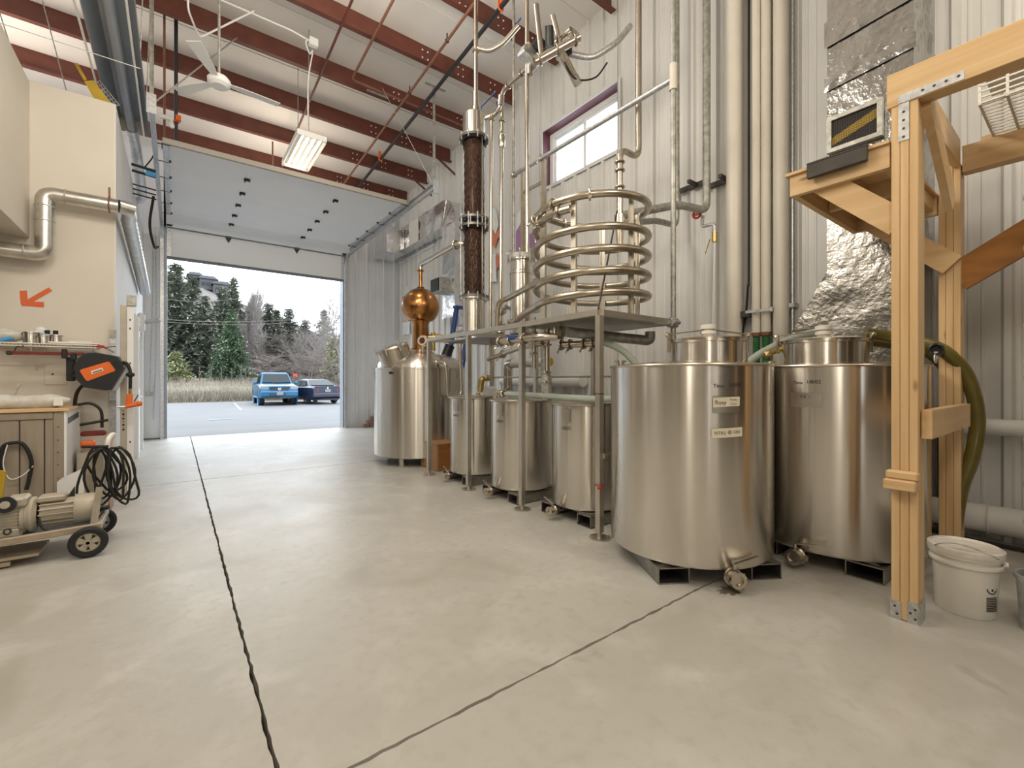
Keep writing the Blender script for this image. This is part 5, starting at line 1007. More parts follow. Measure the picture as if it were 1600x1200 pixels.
yt = thing('yellow_guard', 'yellow folded sheet-metal guard standing on top of the inner room', 'guard', (-.85, 7.25, BZ)); mb = MB()
mb.prism([(-.86, 7.2, BZ+.24), (-.78, 7.2, BZ+.28), (-.60, 7.2, BZ+.03), (-.62, 7.2, BZ), (-.74, 7.2, BZ)], (0, .02, 0)); part('guard_plate', mb, M['yellow'], yt)
part('guard_leg', MB().beam((-.85, 7.21, BZ+.26), (-.93, 7.21, BZ+.42), .02, .03).beam((-.85, 7.18, BZ), (-.58, 7.18, BZ+.0), .06, .02), M['yellow'], yt); mb = MB()
for k in range(8): mb.beam((-.80+.025*k, 7.3, BZ+.28-.032*k), (-.73+.025*k, 7.3, BZ+.35-.032*k), .006, .006)
for k in range(4): mb.beam((-.80+.022*k, 7.3, BZ+.28+.022*k), (-.62+.022*k, 7.3, BZ+.05+.022*k), .006, .006)
part('wire_mesh', mb, M['galvdull'], yt)
# ------------------------------------------------------------------ vent pipe, arrow, shelf on the beige wall
vy = 6.86
A1 = [at(-40, 384, Y=vy), at(48, 392, Y=vy), at(70, 388, Y=vy), at(70, 302, Y=vy), at(182, 322, Y=vy)]
A1[1].z = A1[0].z; A1[2].z = A1[0].z; A1[2].x = A1[3].x; A1[3].z = A1[4].z = (A1[3].z+A1[4].z)/2
cor = V((-.47, vy, A1[4].z)); end = V((-.47, 10.9, 2.98))
vp = thing('vent_pipe', 'galvanised vent pipe stepping up the beige wall and around its corner', 'pipe', (-.9, vy, 2.8))
part('front_run', MB().tube(fillet([A1[0], A1[2], A1[3], cor+V((-.06, 0, 0))], .09, 8), .078, 20), M['ductmetal'], vp)
sp2 = [cor+V((-.06, 0, 0)), cor+V((.03, .03, -.0)), cor+V((.02, .22, -.03))]+[V((-.46, vy+.22, cor.z-.03)).lerp(end, k/46) for k in range(1, 47)]
part('spiral_run', MB().tube(sp2, [.078, .08, .078]+[.072+.011*(k % 2) for k in range(46)], 18), M['ductmetal'], vp); part('plain_sleeve', MB().cyl(V((-.46, vy+.22, cor.z-.03)).lerp(end, .74), end, .083, seg=20), M['galv'], vp)
part('hanger_strap', MB().ring(cor+V((-.14, 0, 0)), .084, .008, (1, 0, 0), 22, 6).beam(cor+V((-.14, 0, .08)), cor+V((-.14, 0, .2)), .02, .005), M['redpipe'], vp)
for p_ in (A1[2]-V((.14, 0, 0)), A1[3]+V((0, 0, -.12)), A1[3]+V((.16, 0, 0)), A1[3].lerp(cor, .5)): pass
for p_, ax in ((V((A1[2].x-.15, vy, A1[2].z)), (1, 0, 0)), (V((A1[3].x, vy, A1[3].z-.14)), (0, 0, 1)), (V((A1[3].x, vy, A1[3].z-.3)), (0, 0, 1)), (V((A1[3].x+.16, vy, A1[3].z)), (1, 0, 0))): part('pipe_joint', MB().ring(p_, .079, .006, ax, 22, 6), M['galv'], vp)
ar = thing('tape_arrow', 'orange tape arrow on the beige wall pointing down left', 'sign', at(45, 478, Y=BY))
for i, pts in enumerate(([(30.5, 454.5), (42, 453.8), (43.5, 471), (34, 478), (32, 474)], [(33, 478), (68.7, 480.5), (68.7, 472), (46, 471)], [(76, 449), (82, 454.5), (50, 473), (40, 474), (41, 469)])): part('tape_strip', MB().prism([at(x, y, Y=BY-.0012-.001*i) for x, y in pts], (0, .001, 0)), M['tape'], ar)
cg = thing('corner_guard', 'grey metal corner guard strip on the beige wall corner', 'guard', (BX-.03, BY, .05)); part('guard_strip', MB().span((BX-.055, BY-.006, .1), (BX+.004, BY, 1.80)).span((BX, BY-.006, .1), (BX+.005, BY+.05, 1.80)), M['galv'], cg); part('guard_band', MB().span((BX-.056, BY-.009, 1.0), (BX+.004, BY-.006, 1.07)).span((BX-.056, BY-.009, .52), (BX+.004, BY-.006, .58)).span((BX-.056, BY-.008, 1.80), (BX+.004, BY, 1.9)), M['galvdull'], cg)
SY, SZs = 6.72, 1.69; sx1 = at(152, 541, Y=SY).x
sh = thing('wire_shelf', 'white wire shelf on the beige wall above the chest', 'shelf', (-1.3, 6.88, SZs)); mb = MB()
mb.cyl((-2.2, SY, SZs), (sx1, SY, SZs), .007, seg=6); mb.cyl((-2.2, SY, SZs-.028), (sx1, SY, SZs-.028), .006, seg=6); mb.cyl((-2.2, BY-.02, SZs), (sx1, BY-.02, SZs), .006, seg=6); mb.cyl((-2.2, 6.88, SZs-.004), (sx1, 6.88, SZs-.004), .005, seg=6)
k = 0
while -2.2+.027*k < sx1: x = -2.2+.027*k; mb.box((x, (SY+BY)/2, SZs+.004), (.004, BY-SY, .004)); mb.box((x, SY, SZs-.014), (.004, .005, .03)); k += 1
part('shelf_wires', mb, M['plastic'], sh)
for x in (-1.22, sx1-.04): part('shelf_bracket', MB().beam((x, SY+.03, SZs-.01), (x, BY-.002, SZs-.27), .012, .012), M['plastic'], sh)
sz = SZs+.008
def on_shelf(px, y=6.86): return at(px, 535, Y=y).x
single('bagged_packs', MB().ball((on_shelf(5), 6.86, sz+.075), .075, 3, (2.2, 1.1, 1.0)), M['bag'], 'crumpled clear bag of blue and white packs at the left end of the shelf', 'bag')
single('blue_pack', MB().box((on_shelf(12), 6.80, sz+.03), (.11, .05, .045), Matrix.Rotation(-.35, 3, 'Y'), .015), M['blueclamp'], 'blue packet lying against the clear bag on the shelf', 'packet')
single('paper_cone', MB().lathe([(.055, 0), (.045, .1), (0, .11)], (on_shelf(32), 6.90, sz), (0, 0, 1), 16), M['paper'], 'tan paper bundle beside the first metal cup', 'paper')
def cup(px, r, h, y=6.82):
    return MB().lathe([(0, 0), (r*.94, 0), (r*.94, h-.012), (r*1.12, h-.012), (r*1.12, h), (r*.85, h), (r*.8, .01), (0, .012)], (on_shelf(px, y), y, sz), (0, 0, 1), 28)
single('metal_cup', cup(48, .060, .115), M['steel'], 'short steel cup with rim, left of the white bag on the shelf', 'cup')
single('metal_cup', cup(68, .052, .085, 6.80), M['steel'], 'low dark steel ring cup right of the white bag', 'cup')
single('metal_cup', cup(88, .050, .095), M['steel'], 'right-hand steel cup on the shelf, standing alone', 'cup')
single('white_bag', MB().ball((on_shelf(60, 6.93), 6.93, sz+.075), .075, 3, (1.15, .7, 1.0)).ball((on_shelf(63, 6.93), 6.93, sz+.15), .04, 2, (1.3, .7, 1)), M['vinyl'], 'white crumpled bag standing behind the metal cups', 'bag')
single('grey_coil', MB().ring((on_shelf(63, 6.87), 6.87, sz+.07), .045, .012, (0, -1, .1), 24, 8).ring((on_shelf(64, 6.86), 6.85, sz+.065), .040, .010, (0, -1, .1), 24, 8), M['grey'], 'grey coil of tubing in front of the white bag', 'coil')
for px, lb in ((74, 'black cap bottle on the low steel ring cup'), (87, 'black cap bottle standing inside the right-hand cup')):
    t = thing('bottle', lb, 'bottle', (on_shelf(px, 6.87), 6.87, sz)); x = on_shelf(px, 6.89); part('bottle_body', MB().lathe([(0, 0), (.02, 0), (.02, .105), (.017, .11)], (x, 6.89, sz), (0, 0, 1), 18), M['lens'], t); part('bottle_cap', MB().cyl((x, 6.89, sz+.11), (x, 6.89, sz+.15), .021, seg=16), M['black'], t)
single('folded_cloth', MB().box((on_shelf(118), 6.86, sz+.012), (.40, .2, .022), None, .008).box((on_shelf(128), 6.85, sz+.03), (.20, .14, .016), None, .006), M['plastic'], 'flat pale folded cloth at the right end of the wire shelf', 'cloth')
cpx = on_shelf(163, 6.75); rc = thing('spring_clamp', 'small red and black clamp hooked on the right end of the shelf', 'clamp', (cpx, 6.74, SZs-.06)); part('jaw', MB().beam((cpx-.10, 6.74, SZs), (cpx+.0, 6.74, SZs-.01), .02, .03).beam((cpx-.02, 6.73, SZs-.0), (cpx+.02, 6.73, SZs-.03), .02, .02), M['red'], rc); part('handle', MB().beam((cpx-.02, 6.73, SZs-.02), (cpx+.10, 6.73, SZs+.0), .01, .008).beam((cpx-.01, 6.74, SZs), (cpx+.08, 6.74, SZs-.07), .01, .008), M['black'], rc)
bz = SZs-.10; bx0, bx1 = at(15, 552, Y=6.70).x, at(132, 552, Y=6.70).x
bcl = thing('bar_clamp', 'long worn red bar clamp hung under the wire shelf', 'clamp', ((bx0+bx1)/2, 6.7, bz)); part('bar', MB().beam((bx0, 6.70, bz-.005), (bx1, 6.70, bz+.0), .02, .034), M['darkred'], bcl); part('screw', MB().cyl((bx0+.55, 6.68, bz-.03), (bx1-.0, 6.68, bz-.03), .010, seg=8), M['dark'], bcl); part('jaw', MB().box((bx0+.40, 6.69, bz+.0), (.045, .03, .10), None, .006).box((bx0+.47, 6.69, bz-.03), (.05, .03, .07), None, .006), M['black'], bcl); part('end_cap', MB().box((bx0, 6.70, bz-.005), (.05, .03, .045), None, .01), M['dark'], bcl); part('hang_hook', MB().tube(spline([(bx0+.03, 6.70, bz+.0), (bx0+.05, 6.70, bz+.06), (bx0+.09, 6.71, bz+.06), (bx0+.09, 6.72, SZs-.02)]), .006, 6), M['dark'], bcl)
pl = [at(70, 568, Y=BY), at(105, 601, Y=BY)]; ap = thing('wall_plate', 'beige cover plate with one dark knob on the beige wall', 'plate', ((pl[0].x+pl[1].x)/2, BY, pl[1].z)); part('plate', MB().span((pl[0].x, BY-.012, pl[1].z), (pl[1].x, BY, pl[0].z), .003), M['plaster'], ap); part('knob', MB().lathe([(0, .01), (.008, .008), (.01, 0)], ((pl[0].x*.65+pl[1].x*.35), BY-.012, (pl[0].z+pl[1].z)/2), (0, -1, 0), 10), M['black'], ap)
tx0, tz = at(64, 565, Y=BY).x, at(64, 570, Y=BY).z
single('wall_strip', MB().span((-2.5, BY-.008, tz-.012), (at(108, 570, Y=BY).x, BY, tz+.012), .002), M['plaster'], 'painted horizontal batten on the beige wall under the shelf', 'batten')
# hose reel
ry = 6.52
def rp(cx, cy, y): return at(cx/7.273, 500+cy/7.273, Y=y)
ol = [(880, 440), (950, 385), (1080, 372), (1330, 415), (1385, 480), (1412, 545), (1262, 790), (1180, 795), (950, 760), (862, 670), (840, 560)]
hr = thing('hose_reel', 'black hose reel with orange panel hung from the beige wall', 'hose reel', rp(1100, 790, ry))
cx_ = sum((rp(x, y_, ry) for x, y_ in ol), V())/len(ol)
mb = MB(); inner = [rp(x, y_, ry) for x, y_ in ol]; outer = [cx_+(p-cx_)*1.04+V((0, .07, 0)) for p in inner]; back = [p+V((0, .17, 0)) for p in outer]
n = len(inner); vi = [mb.bm.verts.new(p) for p in inner]; vo = [mb.bm.verts.new(p) for p in outer]; vb_ = [mb.bm.verts.new(p) for p in back]
mb.bm.faces.new(vi); mb.bm.faces.new(vb_[::-1])
for i in range(n):
    j = (i+1) % n; mb.bm.faces.new((vi[i], vi[j], vo[j], vo[i])); mb.bm.faces.new((vo[i], vo[j], vb_[j], vb_[i]))
part('case', mb, M['black'], hr, sharp=20)
part('side_band', MB().prism([rp(x, y_, ry+.06) for x, y_ in ((1375, 440), (1395, 450), (1462, 560), (1318, 800), (1250, 797), (1415, 548))], (0, .14, 0)), M['grey'], hr)
op = part('orange_panel', MB().prism([rp(x, y_, ry-.006) for x, y_ in ((905, 580), (925, 560), (1225, 472), (1245, 480), (1308, 565), (1300, 582), (1000, 692), (975, 685))], (0, .008, 0)), M['orange'], hr)
part('name_plate', MB().prism([rp(x, y_, ry-.009) for x, y_ in ((1030, 582), (1160, 541), (1178, 574), (1044, 616))], (0, .004, 0)), M['plastic'], op)
mb = MB()
for k in range(7): f = k/7; x = 1052+f*108; y_ = 590-f*33; mb.prism([rp(xx, yy, ry-.0105) for xx, yy in ((x, y_), (x+11, y_-3), (x+15, y_+12+(k % 3)*2), (x+4, y_+15))], (0, .002, 0))
part('plate_print', mb, M['ink'], op)
part('vent_rib', MB().prism([rp(x, y_, ry-.008) for x, y_ in ((1280, 475), (1330, 460), (1335, 470), (1285, 485))], (0, .01, 0)).prism([rp(x, y_, ry-.008) for x, y_ in ((1290, 500), (1345, 483), (1350, 493), (1295, 510))], (0, .01, 0)).prism([rp(x, y_, ry-.008) for x, y_ in ((1300, 525), (1358, 507), (1362, 517), (1305, 535))], (0, .01, 0)), M['rubber'], hr)
wbp = rp(810, 560, 6.8); part('wall_bracket', MB().box(wbp, (.07, .10, .26), None, .01).box(wbp+V((.08, -.08, .02)), (.12, .08, .10), None, .015).box(wbp+V((.06, -.06, -.07)), (.10, .06, .05), None, .01).box(wbp+V((.05, .1, .0)), (.16, .12, .08)), M['black'], hr)
h1 = spline([rp(1395, 480, ry+.05), rp(1440, 495, ry+.04), rp(1475, 560, ry+.03), rp(1482, 640, ry+.02), rp(1480, 780, ry+.02)])
part('air_hose', MB().tube(h1, .016, 10), M['rubber'], hr); part('hose_stop', MB().ball(rp(1481, 622, ry+.02), .036, 2, (1.15, 1, .8)), M['rubber'], hr)
h2_ = spline([rp(945, 735, ry+.05), rp(890, 800, ry+.1), rp(860, 880, ry+.15), rp(850, 975, ry+.2), rp(845, 1040, ry+.22)]); part('feed_hose', MB().tube(h2_, .017, 10), M['rubber'], hr)
og = thing('blow_gun', 'orange trigger gun hanging on the end of the reel hose', 'air gun', rp(1470, 990, ry)); part('grip', MB().beam(rp(1475, 840, ry+.02), rp(1465, 985, ry+.02), .04, .055, up=(1, 0, 0), bev=.008), M['orange'], og); part('barrel', MB().cyl(rp(1425, 985, ry+.02), rp(1585, 950, ry+.02), .024, seg=14).ball(rp(1580, 950, ry+.02), .032, 2), M['orange'], og); part('trigger', MB().tube([rp(1572, 850, ry+.02), rp(1520, 935, ry+.02)], .006, 6), M['dark'], og); part('coupler', MB().cyl(rp(1480, 770, ry+.02), rp(1477, 845, ry+.02), .014, seg=10), M['bronze'], og); part('nozzle', MB().cyl(rp(1425, 985, ry+.02), rp(1330, 990, ry+.02), .012, seg=8), M['galv'], og)
# tall beige post with white slotted channel
bp_ = V((-.465, 6.72, 0)); ps = thing('track_post', 'tall beige post with white slotted channel near the wall corner', 'post', bp_)
part('post', MB().span(bp_+V((-.04, -.02, .02)), bp_+V((.015, .03, 2.16)), .002), M['cast'], ps); part('slot_channel', MB().span(bp_+V((.018, .0, .03)), bp_+V((.075, .03, 2.25))), M['vinyl'], ps); part('post_cap', MB().span(bp_+V((.015, -.02, 2.16)), bp_+V((.10, .05, 2.28)), .004), M['galvdull'], ps); part('foot', MB().span(bp_+V((-.06, -.05, 0)), bp_+V((.04, .06, .02))).tube(spline([bp_+V((.04, 0, .15)), bp_+V((.09, 0, .12)), bp_+V((.12, 0, .02))]), .01, 6), M['galv'], ps)
mb = MB()
for z in (2.0, 1.9, 1.5, 1.45, 1.05, 1.02, .6, .45): mb.box(bp_+V((.045, -.002, z)), (.012, .004, .022))
part('slot', mb, M['dark'], ps); mb = MB()
for k, z in enumerate((.96, .92, .90, .87, .835, .80, .77, .745)): mb.lathe([(0, .002), (.006+.005*(k % 2), .002), (.006+.005*(k % 2), 0)], bp_+V((-.012, -.02, z)), (0, -1, 0), 10)
part('bolt_hole', mb, M['ink'], ps)
fl_ = at(221, 504, X=BX+.08); fm = thing('flood_lamp', 'white flood lamp head on the white side wall by the door', 'lamp', fl_-V((0, 0, .15))); part('lamp_head', MB().box(fl_, (.10, .3, .32), None, .03), M['vinyl'], fm); part('lamp_arm', MB().cyl(fl_, fl_+V((.2, 0, .05)), .035, seg=12).ball(fl_+V((.22, 0, .05)), .05, 2), M['grey'], fm)
# ------------------------------------------------------------------ chest under the shelf
CX1, CY0, CY1, CZ = -.86, 6.15, 6.92, 1.03
ch = thing('board_chest', 'grey-brown boarded chest with pine top against the beige wall', 'chest', (-1.5, 6.5, 0))
part('carcass', MB().span((-2.4, CY0+.03, .05), (CX1-.02, CY1, CZ-.03)), M['dark'], ch)
xr = CX1-.02; ed = [-2.4]+[at(px, 700, Y=CY0).x for px in (-60, 30, 69, 87)]+[xr-.075]
for a, b in zip(ed, ed[1:]): part('plank', MB().span((a+.004, CY0+.008, .16), (b-.004, CY0+.03, CZ-.10), .004), M['chest'], ch)
part('stile', MB().span((xr-.073, CY0, .05), (xr, CY0+.03, CZ-.035), .003), M['chest'], ch); part('top_rail', MB().span((-2.4, CY0-.004, CZ-.10), (xr-.075, CY0+.03, CZ-.035), .003), M['chest'], ch); part('bottom_rail', MB().span((-2.4, CY0-.002, .05), (xr-.075, CY0+.03, .158), .003), M['chest'], ch)
part('white_side', MB().span((CX1-.02, CY0, .02), (CX1, CY1, CZ-.03), .002), M['vinyl'], ch); part('chest_top', MB().span((-2.4, CY0-.02, CZ-.03), (CX1+.02, CY1, CZ), .003), M['woodx'], ch)
part('side_label', MB().prism([(CX1+.0008, CY0+.06, CZ-.10), (CX1+.0008, CY1-.1, CZ-.07), (CX1+.0008, CY1-.1, CZ-.13), (CX1+.0008, CY0+.06, CZ-.16)], (.001, 0, 0)), M['dark'], ch); part('side_mark', MB().prism([(CX1+.0008, CY0+.22, .22), (CX1+.0008, CY0+.45, .28), (CX1+.0008, CY0+.45, .42)], (.001, 0, 0)), M['dark'], ch)
part('nail_row', MB().box((xr-.04, CY0-.002, .85), (.008, .004, .008)).box((xr-.04, CY0-.002, .72), (.008, .004, .008)).box((xr-.04, CY0-.002, .6), (.008, .004, .008)).box((xr-.04, CY0-.002, .48), (.008, .004, .008)).box((xr-.04, CY0-.002, .35), (.008, .004, .008)), M['ink'], ch)
bgx = at(50, 625, Y=6.3).x
bg_ = MB(); n = 26; pts, rads = [], []
for k in range(n+1): f = k/n; pts.append((bgx-.62+f*.88, 6.36, CZ+.068+.012*math.sin(f*7))); rads.append(max(.012, .073*min(1, (1-f)*6+.25)*(1+.05*math.sin(k*2.1))))
bg_.tube(pts, rads, 20); single('bagged_roll', bg_, M['bag'], 'long roll wrapped in clear plastic lying on the chest top', 'bag')
single('roll_label', MB().box((at(91, 626, Y=6.29).x, 6.285, CZ+.06), (.07, .012, .08), None, .004), M['vinyl'], 'white striped tag on the end of the wrapped roll', 'tag')
sx_ = at(22, 610, Y=6.75).x; sk = thing('paint_brush', 'metal scraper blade standing up behind the wrapped roll', 'tool', (sx_, 6.75, CZ)); part('blade', MB().beam((sx_-.04, 6.75, CZ), (sx_+.04, 6.75, CZ+.24), .012, .03, up=(0, 1, 0)), M['galv'], sk); part('holder', MB().lathe([(0, 0), (.045, 0), (.05, .05), (.03, .06), (0, .06)], (sx_-.14, 6.75, CZ), (0, 0, 1), 18), M['dark'], sk)
lp = [at(3, 735, Y=6.12), at(4, 700, Y=6.12), at(20, 692, Y=6.12), at(37, 695, Y=6.12), at(49, 720, Y=6.12), at(45, 750, Y=6.12), at(41, 765, Y=6.12)]
lh = thing('looped_cable', 'thick black cable loop hung on the chest front', 'cable', lp[-1]); part('cable_run', MB().tube(spline(lp, 8), .016, 10), M['rubber'], lh); part('thin_wire', MB().tube(spline([at(12, 693, Y=6.11), at(5, 725, Y=6.11), at(15, 748, Y=6.11), at(35, 743, Y=6.11), at(52, 728, Y=6.11)], 8), .005, 6), M['plastic'], lh)
single('leaning_board', MB().prism([at(-20, 790, Y=5.6), at(-6, 735, Y=5.6), at(9, 737, Y=5.6), at(2, 790, Y=5.6)], (0, .03, 0)), M['yellow'], 'pale yellow board leaning at the left frame edge by the chest', 'board')
gb = thing('grey_bin', 'light blue-grey plastic bin standing at the chest corner', 'bin', (CX1+.10, 6.0, 0)); part('bin_body', MB().prism([(CX1-.02, 5.85, .0), (CX1+.16, 5.85, 0), (CX1+.18, 5.83, .46), (CX1-.02, 5.83, .36)], (0, .25, 0)), M['fan'], gb); part('bin_mark', MB().prism([(CX1+.03, 5.838, .18), (CX1+.10, 5.838, .18), (CX1+.10, 5.832, .31)], (0, -.003, 0)), M['dark'], gb)
tb = thing('tool_crate', 'small crate of orange and black tools beside the chest', 'crate', (-.55, 6.6, 0)); part('crate_box', MB().span((CX1+.03, 6.45, 0), (-.55, 6.85, .55), .01), M['cast'], tb); part('orange_tool', MB().box((-.74, 6.44, .63), (.12, .1, .08), None, .02), M['orange'], tb); part('tool_tray', MB().box((-.70, 6.5, .74), (.20, .12, .05), None, .01), M['darkred'], tb); part('black_handle', MB().tube(spline([(-.82, 6.45, 1.05), (-.72, 6.44, 1.06), (-.64, 6.44, .98), (-.63, 6.44, .80)]), .014, 8), M['rubber'], tb); part('dark_bar', MB().cyl((-.8, 6.42, .84), (-.58, 6.42, .88), .014, seg=8), M['rubber'], tb)
single('cardboard_box', MB().span((-.80, 5.9, 0), (-.52, 6.2, .40), .008), M['boxwood2'], 'small brown cardboard box behind the pump cart handle', 'box')
# ------------------------------------------------------------------ pump cart
kt = thing('pump_cart', 'two-wheeled cart carrying a cream electric pump motor', 'cart', (-1.1, 4.8, 0))
for yy in (4.56, 5.04): part('frame_rail', MB().beam((-1.85, yy, .16), (-.46, yy, .205), .04, .045, bev=.004), M['cartwood'], kt)
part('cart_deck', MB().beam((-1.85, 4.8, .148), (-.50, 4.8, .19), .44, .01), M['blueclamp' if False else 'jamb'], kt)
part('end_rail', MB().span((-.49, 4.55, .18), (-.45, 5.05, .225), .004), M['cartwood'], kt); part('axle', MB().cyl((-.515, 4.47, .112), (-.515, 5.13, .112), .012, seg=10), M['galv'], kt); part('low_shelf', MB().span((-1.75, 4.56, .055), (-.78, 4.9, .075)).beam((-1.6, 4.58, .02), (-.92, 4.58, .03), .03, .03), M['cartwood'], kt)
for yy in (4.50, 5.10):
    w_ = part('wheel', MB().lathe([(.070, -.024), (.098, -.026), (.110, -.014), (.112, 0), (.110, .014), (.098, .026), (.070, .024), (.070, -.024)], (-.515, yy, .112), (0, 1, 0), 48), M['tyre'], kt)
    mb = MB(); mb.ring((-.515, yy, .112), .064, .009, (0, 1, 0), 36, 8); mb.lathe([(0, -.03), (.020, -.03), (.022, .03), (0, .03)], (-.515, yy, .112), (0, 1, 0), 18)
    for k in range(5):
        a = 2*PI*k/5+.3; u = V((math.cos(a), 0, math.sin(a))); v = V((-u.z, 0, u.x)); c = V((-.515, yy, .112))
        mb.prism([c+u*.015-v*.014-V((0, .012, 0)), c+u*.064-v*.024-V((0, .012, 0)), c+u*.064+v*.024-V((0, .012, 0)), c+u*.015+v*.014-V((0, .012, 0))], (0, .016, 0))
    part('wheel_hub', mb, M['grey' if yy > 5 else 'cast'], w_); part('hub_disc', MB().lathe([(0, .0), (.068, .0)], (-.515, yy+.004, .112), (0, 1, 0), 24), M['dark'], w_)
mx, my, mz = -.83, 4.78, .315
part('motor_body', MB().cyl((-.80, my, mz), (-.60, my, mz), .092, seg=36), M['cast'], kt)
mb = MB()
for k in range(18):
    a = 2*PI*k/18; 
    if math.sin(a) > .75: continue
    u = V((0, math.cos(a), math.sin(a))); c = V((-.71, my, mz))+u*.098; mb.box(c, (.19, .006, .024), Matrix.Rotation(a-PI/2, 3, 'X'))
part('cooling_fins', mb, M['cast'], kt); part('fan_cowl', MB().lathe([(.106, 0), (.110, .01), (.110, .09), (.098, .135), (.06, .14), (0, .14)], (-.62, my, mz), (1, 0, 0), 36), M['cast'], kt)
mb = MB()
for k in range(7): mb.box((-.655+.0, my-.07, mz+.085), (.05, .004, .004)); 
part('terminal_box', MB().span((-.815, my-.08, mz+.085), (-.665, my+.06, mz+.128), .01), M['cast'], kt)
part('gear_flange', MB().lathe([(.08, -.02), (.128, -.02), (.128, .0), (.118, .004), (.118, .018), (.128, .022), (.128, .04), (.095, .06)], (-.875, my, mz-.005), (1, 0, 0), 36), M['cast'], kt)
gx_ = part('gearbox', MB().span((-1.015, my-.105, mz-.145), (-.885, my+.1, mz+.10), .02).cyl((-1.05, my, mz), (-.86, my, mz), .098, seg=30), M['cast'], kt)
mb = MB()
for k in range(6): mb.box((-.95, my-.108, mz+.06-.024*k), (.125, .012, .008))
part('gear_ribs', mb, M['cast'], kt); part('gear_foot', MB().span((-1.005, my-.125, .195), (-.895, my+.1, mz-.07), .006), M['cast'], kt); part('foot_bolt', MB().lathe([(.014, 0), (.014, .006), (.022, .006), (.022, 0)], (-.95, my-.125, .235), (0, -1, 0), 14), M['dark'], kt)
hw = part('hand_wheel', MB().lathe([(.028, -.005), (.055, -.012), (.058, 0), (.055, .012), (.028, .012)], (-.955, my-.15, mz+.115), (0, -1, .1), 16), M['black'], kt); part('wheel_boss', MB().lathe([(0, .016), (.026, .014), (.028, 0)], (-.955, my-.15, mz+.115), (0, -1, .1), 18), M['cast'], hw); part('speed_box', MB().span((-.97, my-.13, mz+.08), (-.86, my+.05, mz+.15), .015), M['cast'], kt)
part('pump_head', MB().cyl((-1.45, my, mz-.02), (-1.05, my, mz-.02), .07, seg=26).lathe([(.05, -.02), (.11, -.02), (.11, .02), (.05, .02)], (-1.07, my, mz-.01), (1, 0, 0), 30).cyl((-1.25, my, mz), (-1.25, my, mz+.2), .045, seg=18), M['tube'], kt)
part('control_post', MB().span((-.60, 5.02, .2), (-.48, 5.06, .70), .006).prism([(-.62, 5.0, .70), (-.52, 5.0, .76), (-.48, 5.0, .70), (-.48, 5.0, .25), (-.55, 5.0, .2)], (0, .02, 0)), M['cast'], kt); part('push_handle', MB().tube(fillet([(-.47, 4.95, .22), (-.45, 4.95, .82), (-.42, 5.06, .86), (-.44, 5.06, .45)], .05), .018, 12), M['plastic'], kt)
part('support_strut', MB().beam((-.50, 4.62, .2), (-.47, 4.66, .48), .03, .03), M['cast'], kt); part('motor_lead', MB().tube(spline([(-.80, my-.10, mz-.02), (-.77, my-.14, mz-.09), (-.68, my-.17, mz-.135), (-.52, my-.15, mz-.11), (-.44, my-.1, .30)]), .007, 8), M['rubber'], kt); part('lead_gland', MB().cyl((-.42, my-.08, .31), (-.52, my-.05, .285), .018, seg=10), M['black'], kt)
cb = thing('cable_coil', 'big coil of black power cable hung on the cart handle', 'cable', (-.45, 4.9, .3)); rc_ = random.Random(12)
for k in range(9):
    x0 = -.52+.018*k*.9; wd = rc_.uniform(.045, .10); hh = rc_.uniform(.36, .50); y0 = 4.84+rc_.uniform(-.06, .05); c = V((x0+rc_.uniform(-.01, .05), y0, .76-hh/2)); tl = rc_.uniform(-.05, .18); lo_ = []
    for q_ in range(24): a = 2*PI*q_/24; lo_.append(c+V((wd*math.cos(a)*(1+.3*math.sin(a*2+k))+tl*(.5-.5*math.sin(a))*.6, .03*math.sin(a+k), hh/2*math.sin(a))))
    part('cable_loop', MB().tube(lo_, .0085, 8, closed=True), M['rubber'], cb)
part('cable_hook', MB().cyl((-.60, 4.93, .77), (-.44, 4.83, .77), .012, seg=8), M['black'], cb)
# ------------------------------------------------------------------ outdoors
structure('ground', MB().span((-60, FY+2.2, -.3), (70, 33.5, -.012)), M['asphalt'])
structure('ground_apron', MB().span((-6, FY+.1, -.3), (12, FY+2.2, -.004)), M['apron'])
single('parking_line', MB().beam(at(366, 629.5, Z=-.006), at(377, 641, Z=-.006), .12, .004), M['paintline'], 'short white parking line painted on the asphalt left of the pickup', 'road marking')
single('drain_grate', MB().box(at(352, 655, Z=-.006), (.9, .25, .012)), M['seal'], 'dark drain patch in the asphalt outside the door', 'drain')
rg = random.Random(7)
def tz(x, y):
    if y < 33: return -.3
    s = min(1, (y-33)/1.4); b = .32*s*s*(3-2*s); u = max(0, y-35)
    h = b+.055*min(u, 22)
    if y > 62: h += max(0.0, 38.0-.36*x)*min(1, (y-62)/143)**1.2
    return h+.06*math.sin(x*1.3+y*.7)*s
ys = [32.6, 33, 33.4, 33.8, 34.4, 35]+[36+2*k for k in range(14)]+[66+8*k for k in range(20)]; xs = [-70+2.5*k for k in range(68)]
vt = [(x, y, tz(x, y)) for y in ys for x in xs]; nx_ = len(xs)
fc = [(j*nx_+i, j*nx_+i+1, (j+1)*nx_+i+1, (j+1)*nx_+i) for j in range(len(ys)-1) for i in range(nx_-1)]
def terrain(name, y_lo, y_hi, m):
    f = [q_ for q_ in fc if y_lo <= vt[q_[0]][1] < y_hi]; used = sorted(set(i for q_ in f for i in q_)); ix = {u: k for k, u in enumerate(used)}
    me = pydata(name, [vt[i] for i in used], [tuple(ix[i] for i in q_) for q_ in f], M[m]); me.polygons.foreach_set('use_smooth', [True]*len(me.polygons))
    o = bpy.data.objects.new(name, me); COL.objects.link(o); o['kind'] = 'structure'
terrain('field', 0, 62, 'field'); terrain('hillside', 62, 999, 'hill')
